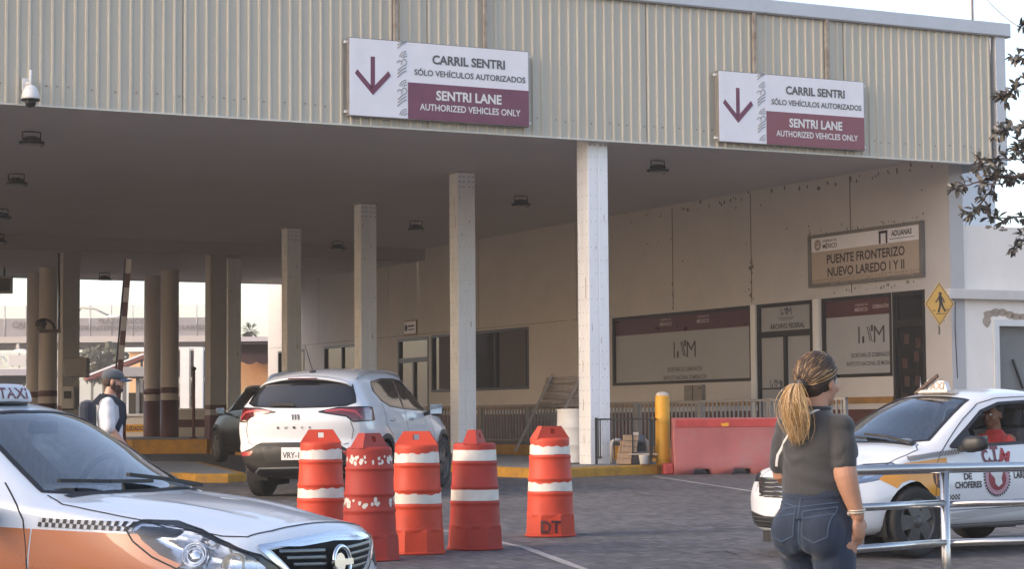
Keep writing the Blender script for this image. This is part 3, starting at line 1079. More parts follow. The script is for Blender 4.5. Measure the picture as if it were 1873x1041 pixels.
# pedestrian crossing sign, diamond, on a post bracket
def ped_sign():
    c = atY(1718.5, 556, 41.3)
    t = thing('crossing_sign', 'yellow diamond pedestrian crossing sign at the wall corner', 'sign', c, FRZ * .55)
    r = .445
    def dia(q, y): return [(0, y, -q), (q * .72, y, 0), (0, y, q), (-q * .72, y, 0)]
    def plate_(q, y0, y1, m, nm):
        mb = MB()
        a, b = dia(q, y0), dia(q, y1)
        mb.add(a + b, [[0, 1, 2, 3], [7, 6, 5, 4], [0, 4, 5, 1], [1, 5, 6, 2], [2, 6, 7, 3], [3, 7, 4, 0]])
        return mb.build(nm, m, t)
    plate_(r, 0, .012, mat('sign_edge_yellow', (.60, .40, .16), .5), 'plate')
    mb = MB()
    a, b = dia(r * .93, -.003), dia(r * .88, -.003)
    for i in range(4): mb.quad(a[i], a[(i + 1) % 4], b[(i + 1) % 4], b[i])
    mb.build('border', M_ink, t)
    plate_(r * .875, -.002, 0, mat('sign_yellow', (.58, .34, .07), .5, var=.1, scale=4), 'face')
    mb = MB()
    y = -.006
    mb.lathe([(0, 0), (.034, .002)], 14, (.015, y, .20), Matrix.Rotation(R(90), 4, 'X'))
    def limb(p, w):
        for (x0, z0), (x1, z1) in zip(p, p[1:]):
            d = Vector((x1 - x0, z1 - z0)); L = d.length; d /= L
            nx, nz = -d.y * w / 2, d.x * w / 2
            mb.add([(x0 + nx, y, z0 + nz), (x0 - nx, y, z0 - nz), (x1 - nx - 0 * d.x, y, z1 - nz), (x1 + nx, y, z1 + nz)], [[0, 1, 2, 3]])
    limb([(.01, .165), (.03, .0)], .075)
    limb([(.0, .15), (-.06, .06), (-.085, .03)], .026)
    limb([(.03, .15), (.085, .08), (.10, .02)], .026)
    limb([(.02, .02), (.0, -.07), (-.03, -.17)], .040)
    limb([(.035, .02), (.075, -.07), (.115, -.145)], .040)
    limb([(-.03, -.165), (.0, -.165)], .02); limb([(.105, -.14), (.145, -.135)], .02)
    limb([(-.15, -.135), (-.09, -.135)], .016); limb([(-.09, -.2), (.13, -.19)], .014); limb([(.13, -.11), (.19, -.105)], .014)
    mb.build('walking_figure', M_ink, t)
    mb = MB()
    mb.tube([(0, .035, -.6), (0, .035, .35)], .02, 8)
    mb.bar((0, .035, .1), (.45, .75, .1), .04, .04)
    mb.bar((0, .035, -.3), (.45, .75, -.3), .04, .04)
    mb.build('bracket', M_steelg, t)
ped_sign()

# ------------------------------------------------------------------ annex at the right end (same frame as the canopy)
def annex():
    x0 = floc(W0)[0] + .02
    y0 = floc(W0)[1]
    t = thing('annex_building', 'cream plastered annex with a ledge and one opening, right of the office wall', 'building', fpt(x0, y0 + .02, 0), FRZ)
    def loc(u, v):
        p = onplane(u, v, fpt(0, y0, 0), FY)
        return (p - fpt(x0, y0, 0)).dot(FX), p.z
    ox0, oz1 = loc(1827, 590)
    _, zl0 = loc(1760, 548); _, zl1 = loc(1760, 530); _, zw = loc(1760, 411)
    mb = MB()
    wall_openings(mb, 0, 9, .7, zl0 + .1, [(ox0, ox0 + 2.2, 1.0, oz1)], .4, .25)
    mb.quad((0, .06, zl1 - .1), (9, .06, zl1 - .1), (9, .06, zw), (0, .06, zw))
    mb.quad((0, .06, zw), (9, .06, zw), (9, 1.2, zw), (0, 1.2, zw))
    mb.quad((0, .06, zl1 - .1), (0, .5, zl1 - .1), (0, .5, zw), (0, .06, zw))
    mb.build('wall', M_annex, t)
    MB().box((4.38, -.08, (zl0 + zl1) / 2), (9.2, .26, zl1 - zl0), bev=.015).build('ledge', mat('ledge_paint', (.62, .58, .54), .8, var=.06, scale=2, stain=.2), t)
    xp = loc(1863, 380)[0]
    mb = MB()
    mb.box(((xp + .34) / 2, 2.0, (zw + 8.0) / 2 - .1), (xp - .34, 2.6, 8.0 - zw + .2))
    mb.build('parapet', M_wallw, t)
    mb = MB()
    rnd = random.Random(9)
    def blob(x, z, w, h, y):
        k = 9
        mb.add([(x + w * rnd.uniform(.75, 1) * math.cos(2 * math.pi * i / k), y, z + h * rnd.uniform(.7, 1) * math.sin(2 * math.pi * i / k)) for i in range(k)], [list(range(k))])
    for i in range(8): blob(ox0 - .25 + .18 * i, oz1 + .16 + .05 * math.sin(i), .16, .1, -.003)
    blob(ox0 - .3, oz1 + .02, .12, .16, -.0035)
    for i in range(16): blob(rnd.uniform(0, 2.2), zw - .03 + rnd.uniform(-.04, .03), rnd.uniform(.03, .12), .03, .057)
    for i in range(6): blob(.06, zw - .25 - i * .1, .06, .09, .0565)
    mb.build('bare_plaster', mat('bare_plaster', (.40, .32, .25), .95, var=.2, scale=7), t)
    op = MB(); frame_rect(op, ox0 - .13, ox0 + 2.33, .95, oz1 + .06, .13, -.03, .2)
    f = op.build('opening_frame', M_white, t)
    MB().quad((ox0 + .0, .22, 1.0), (ox0 + 2.2, .22, 1.0), (ox0 + 2.2, .22, oz1), (ox0, .22, oz1)).build('shutter', mat('grey_shutter', (.20, .195, .19), .6, var=.1, scale=3), f)
    MB().bar((ox0 + .75, .17, oz1 - 1.35), (ox0 + .50, .17, oz1 - .75), .05, .03).build('lever', M_dark, f)
    # drain cable
    MB().tube([(.08, -.02, zl0 - .05), (.06, -.03, zl0 - .6), (.1, -.02, zl0 - 1.6)], .008, 5).build('cable', M_black, t)
annex()

# roof antenna and overhead cables
def antenna():
    p = onplane(1779, 40, P0 + FY * .3, FY)
    t = thing('antenna_pole', 'thin pole standing on the canopy roof against the sky', 'antenna', p)
    MB().tube([(0, 0, -.1), (0, 0, 2.6)], .025, 8).build('pole', M_steelg, t)
    MB().box((0, 0, -.08), (.12, .12, .06)).build('base', M_steelg, t)
antenna()
def cable(pts, lab, r=.012):
    t = MB().tube(pts, r, 5).build('overhead_cable', M_steelg)
    tag(t, lab, 'cable')
a_, b_ = atY(1770, -45, 45), atY(1880, 57, 40)
cable([a_.lerp(b_, k / 8) - Vector((0, 0, .15 * (1 - (k / 4 - 1) ** 2))) for k in range(9)], 'grey cable crossing the sky beyond the canopy roof')
# ------------------------------------------------------------------ cars: a lofted shell whose panes, lamps and trim are cut out of it
def curve(tab):
    """monotone cubic through (x,v) pairs"""
    xs = [p[0] for p in tab]; ys = [p[1] for p in tab]
    n = len(xs)
    d = [(ys[i + 1] - ys[i]) / (xs[i + 1] - xs[i]) for i in range(n - 1)]
    m = [d[0]] + [0 if d[i - 1] * d[i] <= 0 else 2 * d[i - 1] * d[i] / (d[i - 1] + d[i]) for i in range(1, n - 1)] + [d[-1]]
    def f(x):
        if x <= xs[0]: return ys[0]
        if x >= xs[-1]: return ys[-1]
        i = max(k for k in range(n - 1) if xs[k] <= x)
        h = xs[i + 1] - xs[i]; t = (x - xs[i]) / h
        return ((2 * t ** 3 - 3 * t * t + 1) * ys[i] + (t ** 3 - 2 * t * t + t) * h * m[i] + (-2 * t ** 3 + 3 * t * t) * ys[i + 1] + (t ** 3 - t * t) * h * m[i + 1])
    return f

def shade_normals(me, bvh, src):
    """smooth normals borrowed from the uncut shell so cut edges leave no shading marks"""
    nor = []
    for v in me.vertices:
        loc, nn, idx, dist = bvh.find_nearest(v.co)
        f = src[idx]
        # inverse distance weighting of the face's vertex normals
        acc = Vector()
        for (co, vn) in f:
            w = 1.0 / ((co - v.co).length_squared + 1e-7)
            acc += vn * w
        nor.append(acc.normalized())
    me.polygons.foreach_set('use_smooth', [True] * len(me.polygons))
    me.normals_split_custom_set_from_vertices(nor)

class Car:
    def __init__(self, L, T, front=(0.10, 0.0, 0.0), rear=(0.10, 0.0, 0.0), fprof=None, rprof=None, dz=None, smooth=3, nst=110, warp=None):
        self.warp = warp or (lambda x: x)
        """T: tables wb zb wm zm ws zs wg zg zt keyed on distance behind the nose"""
        C = {k: curve(v) for k, v in T.items()}
        self.L = L
        rf, kf, ff = front; rr, kr, fr = rear
        NB, NM, NS, NG, NT = 3, 6, 9, 12, 14
        def section(x):
            wb, zb, wm, zm, ws, zs, wg, zg, zt = [C[k](x) for k in ('wb', 'zb', 'wm', 'zm', 'ws', 'zs', 'wg', 'zg', 'zt')]
            P = []
            for i in range(NB): P.append((wb * i / NB, zb))
            for i in range(NM): P.append((wb + (wm - wb) * i / NM, zb + (zm - zb) * i / NM))
            for i in range(NS): P.append((wm + (ws - wm) * (i / NS) ** 1.4, zm + (zs - zm) * i / NS))
            for i in range(NG):
                t = i / NG
                P.append((ws + (wg - ws) * (t ** 1.12), zs + (zg - zs) * t))
            for i in range(NT + 1):
                y = wg * (1 - i / NT)
                P.append((y, zt - (zt - zg) * (abs(y) / max(wg, 1e-3)) ** 2.1))
            for _ in range(smooth):
                Q = P[:]
                for i in range(1, len(P) - 1):
                    Q[i] = (P[i][0] * .5 + (P[i - 1][0] + P[i + 1][0]) * .25, P[i][1] * .5 + (P[i - 1][1] + P[i + 1][1]) * .25)
                P = Q
            P[0] = (0, P[0][1]); P[-1] = (0, P[-1][1])
            return P
        rings = []   # (x, [(y,z)])
        s0 = section(rf)
        zc0 = (s0[0][1] + s0[-1][1]) / 2
        def capr(x_edge, r, sgn, sec):
            zc = (sec[0][1] + sec[-1][1]) / 2
            hw = max(p[0] for p in sec); hh = (max(p[1] for p in sec) - min(p[1] for p in sec)) / 2
            out = []
            for s in (0.0, .12, .25, .38, .5, .62, .73, .83):
                si = s * (1 - r / hw); sj = s * (1 - r / hh)
                out.append((x_edge - sgn * r, [(p[0] * si, zc + (p[1] - zc) * sj) for p in sec]))
            for a in (88, 75, 60, 45, 30, 15):
                dx = r * math.sin(R(a)); ins = r * (1 - math.cos(R(a)))
                out.append((x_edge - sgn * dx, [(p[0] * (1 - ins / hw), zc + (p[1] - zc) * (1 - ins / hh)) for p in sec]))
            return out
        rings += capr(rf, rf, 1, s0)
        for i in range(nst + 1):
            x = rf + (L - rr - rf) * i / nst
            rings.append((x, section(x)))
        rings += capr(L - rr, rr, -1, section(L - rr))[::-1]
        FP = curve(fprof) if fprof else (lambda z: 0)
        RP = curve(rprof) if rprof else (lambda z: 0)
        bm = bmesh.new()
        grid = []
        for (x, P) in rings:
            row = []
            full = [(p[0], p[1]) for p in P] + [(-p[0], p[1]) for p in P[-2:0:-1]]
            for (y, z) in full:
                xx = x
                wf = max(0, 1 - x / 1.25) ** 2 if x < 1.25 else 0
                wr = max(0, 1 - (L - x) / 1.2) ** 2 if x > L - 1.2 else 0
                xx += wf * (kf * abs(y) ** ff * 1.0 + FP(z)) - wr * (kr * abs(y) ** fr + RP(z))
                zz = z + (dz(x, y, z) if dz else 0)
                row.append(bm.verts.new((-self.warp(xx), y, zz)))
            grid.append(row)
        n = len(grid[0])
        for a, b in zip(grid, grid[1:]):
            for k in range(n):
                try: bm.faces.new((a[k], b[k], b[(k + 1) % n], a[(k + 1) % n]))
                except ValueError: pass
        bmesh.ops.remove_doubles(bm, verts=bm.verts, dist=1e-4)
        bmesh.ops.dissolve_degenerate(bm, edges=bm.edges, dist=1e-5)
        bmesh.ops.recalc_face_normals(bm, faces=bm.faces)
        bm.normal_update()
        self.layer = bm.faces.layers.int.new('part')
        self.bm = bm
        self.bvh = BVHTree.FromBMesh(bm)
        bm.faces.ensure_lookup_table()
        self.src = [[(v.co.copy(), v.normal.copy()) for v in f.verts] for f in bm.faces]
        self.names = {0: 'body'}
        self.mats = {}
    AX = {'side': ((0, 2), Vector((0, 1, 0))), 'top': ((0, 1), Vector((0, 0, 1))), 'end': ((1, 2), Vector((1, 0, 0)))}
    def _uv(self, co, axis):
        (i, j), _ = self.AX[axis]
        a, b = co[i], co[j]
        if i == 0: a = -a
        return a, b
    def cut(self, poly, axis, filt, name=None, frm=(0,), raw=False):
        """cut polygon (in xb/z, xb/y or y/z) out of the shell; faces inside get part `name` (None deletes them)"""
        bm = self.bm
        (i, j), dirv = self.AX[axis]
        lay = self.layer
        if i == 0 and not raw: poly = [(self.warp(p[0]), p[1]) for p in poly]
        mg = .03
        def okf(f):
            return f[lay] in frm and filt(f.calc_center_median(), f.normal)
        n = len(poly)
        for k in range(n):
            a, b = poly[k], poly[(k + 1) % n]
            lo = (min(a[0], b[0]) - mg, min(a[1], b[1]) - mg); hi = (max(a[0], b[0]) + mg, max(a[1], b[1]) + mg)
            sel = []
            for f in bm.faces:
                if f[lay] not in frm: continue
                uv = [self._uv(v.co, axis) for v in f.verts]
                if max(u[0] for u in uv) < lo[0] or min(u[0] for u in uv) > hi[0] or max(u[1] for u in uv) < lo[1] or min(u[1] for u in uv) > hi[1]: continue
                if filt(f.calc_center_median(), f.normal): sel.append(f)
            if not sel: continue
            co = Vector((0, 0, 0)); co[i] = -a[0] if i == 0 else a[0]; co[j] = a[1]
            c2 = Vector((0, 0, 0)); c2[i] = -b[0] if i == 0 else b[0]; c2[j] = b[1]
            no = (c2 - co).cross(dirv)
            if no.length < 1e-7: continue
            geom = set(sel)
            for f in sel:
                geom.update(f.edges); geom.update(f.verts)
            bmesh.ops.bisect_plane(bm, geom=list(geom), plane_co=co, plane_no=no.normalized(), dist=1e-5)
        pid = -1 if name is None else (max(list(self.names) + [0]) + 1)
        if name is not None: self.names[pid] = name
        hit = []
        for f in bm.faces:
            if f[lay] in frm:
                c = f.calc_center_median()
                if not filt(c, f.normal): continue
                u, v = self._uv(c, axis)
                ins = False
                q = n - 1
                for p in range(n):
                    if ((poly[p][1] > v) != (poly[q][1] > v)) and (u < (poly[q][0] - poly[p][0]) * (v - poly[p][1]) / (poly[q][1] - poly[p][1]) + poly[p][0]): ins = not ins
                    q = p
                if ins: hit.append(f)
        if name is None:
            bmesh.ops.delete(bm, geom=hit, context='FACES')
        else:
            for f in hit: f[lay] = pid
        return pid
    def finish(self, root, mats):
        """mats: part name -> material; body last; each part id becomes its own object"""
        bm, lay = self.bm, self.layer
        objs = {}
        for pid, nm in self.names.items():
            sub = bm.copy()
            l2 = sub.faces.layers.int['part']
            bmesh.ops.delete(sub, geom=[f for f in sub.faces if f[l2] != pid], context='FACES')
            if not sub.faces:
                sub.free(); continue
            me = bpy.data.meshes.new(nm)
            sub.to_mesh(me); sub.free()
            o = link_mesh(nm, me, root, mats.get(pid, mats.get(nm)))
            shade_normals(me, self.bvh, self.src)
            objs[pid] = o
        return objs
    def hit(self, u, v, axis, sgn):
        (i, j), d = self.AX[axis]
        o = d * (5.0 * sgn)
        if i == 0: u = self.warp(u)
        o[i] = -u if i == 0 else u; o[j] = v
        if axis == 'end': o.x = -self.L / 2 + 6 * sgn
        loc, nn, idx, dist = self.bvh.ray_cast(o, -d * sgn)
        if loc is None: return None, None
        acc = Vector()
        for (co, vn) in self.src[idx]:
            acc += vn / ((co - loc).length_squared + 1e-7)
        return loc, acc.normalized()
    def ribbon(self, mb, pts, axis, sgn, w=.007, lift=.0025, step=.03, closed=False):
        P = list(pts) + ([pts[0]] if closed else [])
        path = []
        for a, b in zip(P, P[1:]):
            L = math.hypot(b[0] - a[0], b[1] - a[1]); k = max(1, int(L / step))
            for q in range(k): path.append((a[0] + (b[0] - a[0]) * q / k, a[1] + (b[1] - a[1]) * q / k))
        path.append(P[-1])
        H = [self.hit(u, v, axis, sgn) for u, v in path]
        H = [h for h in H if h[0] is not None]
        row = []
        for q, (p, nn) in enumerate(H):
            d = H[min(q + 1, len(H) - 1)][0] - H[max(q - 1, 0)][0]
            if d.length < 1e-6: continue
            s = d.cross(nn).normalized() * w / 2
            row.append((p - s + nn * lift, p + nn * (lift + .0015), p + s + nn * lift))
        vs = [x for r in row for x in r]
        fs = []
        for q in range(len(row) - 1):
            fs += [[3 * q, 3 * q + 1, 3 * q + 4, 3 * q + 3], [3 * q + 1, 3 * q + 2, 3 * q + 5, 3 * q + 4]]
        mb.add(vs, fs, True)
    def decal(self, mb, poly, axis, sgn, lift=.003, step=.05, faces=None):
        """flat sticker wrapped on the shell; poly outline or (verts, faces)"""
        b2 = bmesh.new()
        if faces is None:
            vs = [b2.verts.new((p[0], p[1], 0)) for p in poly]
            b2.faces.new(vs)
        else:
            vs = [b2.verts.new((p[0], p[1], 0)) for p in poly]
            for f in faces:
                try: b2.faces.new([vs[k] for k in f])
                except ValueError: pass
        x0, x1 = min(p[0] for p in poly), max(p[0] for p in poly)
        y0, y1 = min(p[1] for p in poly), max(p[1] for p in poly)
        for (lo, hi, no) in ((x0, x1, (1, 0, 0)), (y0, y1, (0, 1, 0))):
            k = 1
            while lo + k * step < hi:
                c = (lo + k * step, 0, 0) if no[0] else (0, lo + k * step, 0)
                bmesh.ops.bisect_plane(b2, geom=list(b2.verts) + list(b2.edges) + list(b2.faces), plane_co=c, plane_no=no, dist=1e-6)
                k += 1
        bmesh.ops.triangulate(b2, faces=b2.faces)
        b2.verts.index_update()
        V, ok = [], []
        for v in b2.verts:
            p, nn = self.hit(v.co.x, v.co.y, axis, sgn)
            ok.append(p is not None)
            V.append(p + nn * lift if p else Vector())
        F = [[v.index for v in f.verts] for f in b2.faces]
        F = [f for f in F if all(ok[k] for k in f)]
        b2.free()
        mb.add(V, F, True)
    def text(self, mb, txt, u, v, w, h, axis, sgn, bold=.02, lift=.0045, rot=0.0, flip=False):
        k = (txt, bold)
        if k not in _TXT: _TXT[k] = text_mesh(txt, bold)
        vs, fs = _TXT[k]
        x0, x1 = min(q[0] for q in vs), max(q[0] for q in vs)
        P = []
        for (x, y) in vs:
            a = ((x - x0) / (x1 - x0) - .5) * w; b = (y / .69 - .5) * h
            a, b = a * math.cos(rot) - b * math.sin(rot), a * math.sin(rot) + b * math.cos(rot)
            P.append((u + (-a if flip else a), v + b))
        self.decal(mb, P, axis, sgn, lift, .06, fs)
    def checker(self, mbk, u0, v0, u1, v1, h, axis, sgn, rows=2, slant=0.0, lift=.005, n=None):
        L = math.hypot(u1 - u0, v1 - v0); n = n or int(L / (h / rows))
        dx, dy = (u1 - u0) / n, (v1 - v0) / n
        nx, ny = -(v1 - v0) / L, (u1 - u0) / L
        if ny < 0: nx, ny = -nx, -ny
        for i in range(n):
            for r in range(rows):
                if (i + r) % 2: continue
                a0, a1 = r * h / rows, (r + 1) * h / rows
                s0, s1 = slant * a0, slant * a1
                mbk_poly = [(u0 + dx * i + nx * a0 + s0, v0 + dy * i + ny * a0), (u0 + dx * (i + 1) + nx * a0 + s0, v0 + dy * (i + 1) + ny * a0),
                            (u0 + dx * (i + 1) + nx * a1 + s1, v0 + dy * (i + 1) + ny * a1), (u0 + dx * i + nx * a1 + s1, v0 + dy * i + ny * a1)]
                self.decal(mbk, mbk_poly, axis, sgn, lift, .2)

def circ(cx, cz, r, a0=0, a1=360, n=28):
    return [(cx + r * math.cos(R(a0 + (a1 - a0) * k / n)), cz + r * math.sin(R(a0 + (a1 - a0) * k / n))) for k in range(n if a1 - a0 >= 360 else n + 1)]

def paint(name, col, metal=0.0, rough=.28):
    return mat(name, col, rough, metal=metal, coat=.9)
M_gap = mat('panel_gap', (.02, .02, .021), .7)
M_rim = mat('grey_alloy', (.085, .083, .082), .4, metal=.5, var=.2, scale=6)
M_well = mat('wheel_well', (.012, .012, .012), .9)

def wheel(parent, xb, y, r, w, style='disc', seg=36):
    s = 1 if y > 0 else -1
    Mx = Matrix.Rotation(R(-90 * s), 4, 'X')      # axis z -> outwards
    c = (-xb, y, r)
    rr = r * .66
    prof = [(rr, -w / 2), (r * .93, -w / 2), (r * .985, -w / 2 + .02), (r, -w / 2 + .05), (r, w / 2 - .05), (r * .985, w / 2 - .02), (r * .93, w / 2), (r * .82, w / 2 + .004), (rr, w / 2 - .012)]
    mb = MB().lathe(prof, seg, c, Mx)
    for k in range(3):
        zz = -w * .25 + k * w * .25
        mb.lathe([(r + .0005, zz - .006), (r + .002, zz), (r + .0005, zz + .006)], seg, c, Mx)
    t = mb.build('wheel', M_rubber, parent)
    mb = MB()
    mb.lathe([(rr, w / 2 - .014), (rr * .97, w / 2 - .004), (rr * .9, w / 2 - .02), (rr * .86, w / 2 - .07), (rr * .3, w / 2 - .09), (0, w / 2 - .09)], seg, c, Mx)
    T = Matrix.Translation(c) @ Mx
    ns = 5 if style == 'alloy' else 7
    for k in range(ns):
        a = 2 * math.pi * k / ns
        u, v = Vector((math.cos(a), math.sin(a), 0)), Vector((-math.sin(a), math.cos(a), 0))
        wd0, wd1 = (.05, .075) if style == 'alloy' else (.055, .06)
        z0, z1 = w / 2 - .012, w / 2 - .025
        q = [u * .04 + v * wd0, u * .04 - v * wd0, u * (rr * .92) - v * wd1, u * (rr * .92) + v * wd1]
        top = [T @ (p + Vector((0, 0, z0 if i < 2 else z1))) for i, p in enumerate(q)]
        bot = [T @ (p + Vector((0, 0, w / 2 - .08))) for p in q]
        mb.add(top + bot, [[0, 1, 2, 3], [0, 4, 5, 1], [1, 5, 6, 2], [2, 6, 7, 3], [3, 7, 4, 0]])
    mb.lathe([(0, w / 2 + .002), (.03, w / 2), (.055, w / 2 - .012), (.06, w / 2 - .06)], 20, c, Mx)
    for k in range(ns):
        a = 2 * math.pi * (k + .5) / ns
        mb.lathe([(0, w / 2 - .005), (.011, w / 2 - .008), (.012, w / 2 - .03)], 8, T @ Vector((.05 * math.cos(a), .05 * math.sin(a), 0)), Mx)
    mb.build('rim', M_rim, t)
    return t
def arches(car, specs, r, z):
    for xb in specs:
        for s in (1, -1):
            car.cut(circ(xb, z, r), 'side', lambda c, n, s=s: c.y * s > .45 and c.z < z + r + .05, None, raw=True)
def well(root, xb, y, r, z, w=.28):
    s = 1 if y > 0 else -1
    mb = MB()
    for k in range(20):
        a0, a1 = R(-20 + 220 * k / 20), R(-20 + 220 * (k + 1) / 20)
        p = [(-xb + r * math.cos(a), z + r * math.sin(a)) for a in (a0, a1)]
        mb.quad((p[0][0], y, p[0][1]), (p[1][0], y, p[1][1]), (p[1][0], y - s * w, p[1][1]), (p[0][0], y - s * w, p[0][1]))
    mb.quad((-xb - r, y - s * w, z - .2), (-xb + r, y - s * w, z - .2), (-xb + r, y - s * w, z + r), (-xb - r, y - s * w, z + r))
    mb.build('wheel_well', M_well, root)
def mirror(root, xb, y, z, m, size=(.12, .22, .16), glass=True):
    s = 1 if y > 0 else -1
    rings = []
    for k in range(9):
        f = -1 + 2 * k / 8
        yy = y + s * f * size[1] / 2
        g = (1 - abs(f) ** 3.2) ** .5 if abs(f) < 1 else .0
        g = max(g, .12) * (1.0 if f < 0 else .94)
        r_ = []
        for q in range(20):
            a_ = 2 * math.pi * q / 20
            cx_, cz_ = math.copysign(abs(math.cos(a_)) ** .6, math.cos(a_)), math.copysign(abs(math.sin(a_)) ** .65, math.sin(a_))
            r_.append(Vector((-xb + size[0] * .55 * cx_ * g * (1 if cx_ > 0 else .55) - .035 * (f + 1) * .5, yy, z + size[2] / 2 * cz_ * g - .012 * (1 - f))))
        rings.append(r_)
    t = MB().loft(rings).build('mirror', m, root)
    MB().bar((-xb - .01, y - s * size[1] * .4, z - size[2] * .25), (-xb - .02, y - s * (size[1] * .5 + .09), z - size[2] * .45), .07, .05).build('mirror_arm', M_black, t)
    if glass:
        MB().box((-xb - size[0] * .46, y, z), (.006, size[1] * .82, size[2] * .78), bev=.002).build('mirror_glass', mat('mirror_glass', (.5, .55, .6), .03, metal=1), t)
    return t
def seat(root, xb, y, m, back=True, z=.32):
    mb = MB()
    mb.box((-xb, y, z + .12), (.50, .50, .22), bev=.06)
    mb.box((-xb - .30, y, z + .48), (.16, .48, .66), bev=.06, M=Matrix.Rotation(R(-14), 4, 'Y'))
    mb.box((-xb - .40, y, z + .90), (.10, .26, .18), bev=.04, M=Matrix.Rotation(R(-14), 4, 'Y'))
    mb.build('seat', m, root)
def place_car(root, X, Y, yaw, tilt=True):
    """yaw: heading measured clockwise from +Y"""
    h = Vector((math.sin(yaw), math.cos(yaw), SLOPE * math.cos(yaw))).normalized()
    l = Vector((0, 0, 1)).cross(h).normalized()
    u = h.cross(l)
    root.matrix_world = Matrix(((h.x, l.x, u.x, X), (h.y, l.y, u.y, Y), (h.z, l.z, u.z, gz(Y)), (0, 0, 0, 1)))
LEFT = lambda c, n: c.y > .3
RIGHT = lambda c, n: c.y < -.3

M_tint = mat('tinted_car_glass', (.010, .011, .013), .03, spec=.8)
M_wind = glass_mat('windscreen_glass', (.93, .95, .96), 1.3, .01, 1.5, .17)
M_sideg = glass_mat('side_window_glass', (.86, .89, .9), 1.5, .01, 1.52, .04)
M_seat = mat('seat_cover_beige', (.62, .56, .50), .9, var=.2, scale=20)
M_dash = mat('dashboard', (.22, .225, .23), .75, var=.2, scale=15)
M_lens = glass_mat('clear_lamp_lens', (.92, .94, .96), 1.1, .01, 1.5, .03)
M_redlens = mat('red_lamp_lens', (.085, .005, .007), .08, coat=1, var=.2, scale=8)
M_redlens2 = mat('bright_red_lamp_bar', (.33, .035, .04), .2, coat=1)
M_orangep = mat('taxi_orange_panel', (.56, .20, .085), .3, coat=.8, var=.03, scale=2)
M_orangep2 = mat('taxi_amber_panel', (.62, .26, .012), .3, coat=.6, var=.04, scale=2)
M_plate = mat('plate_white', (.6, .6, .6), .5)

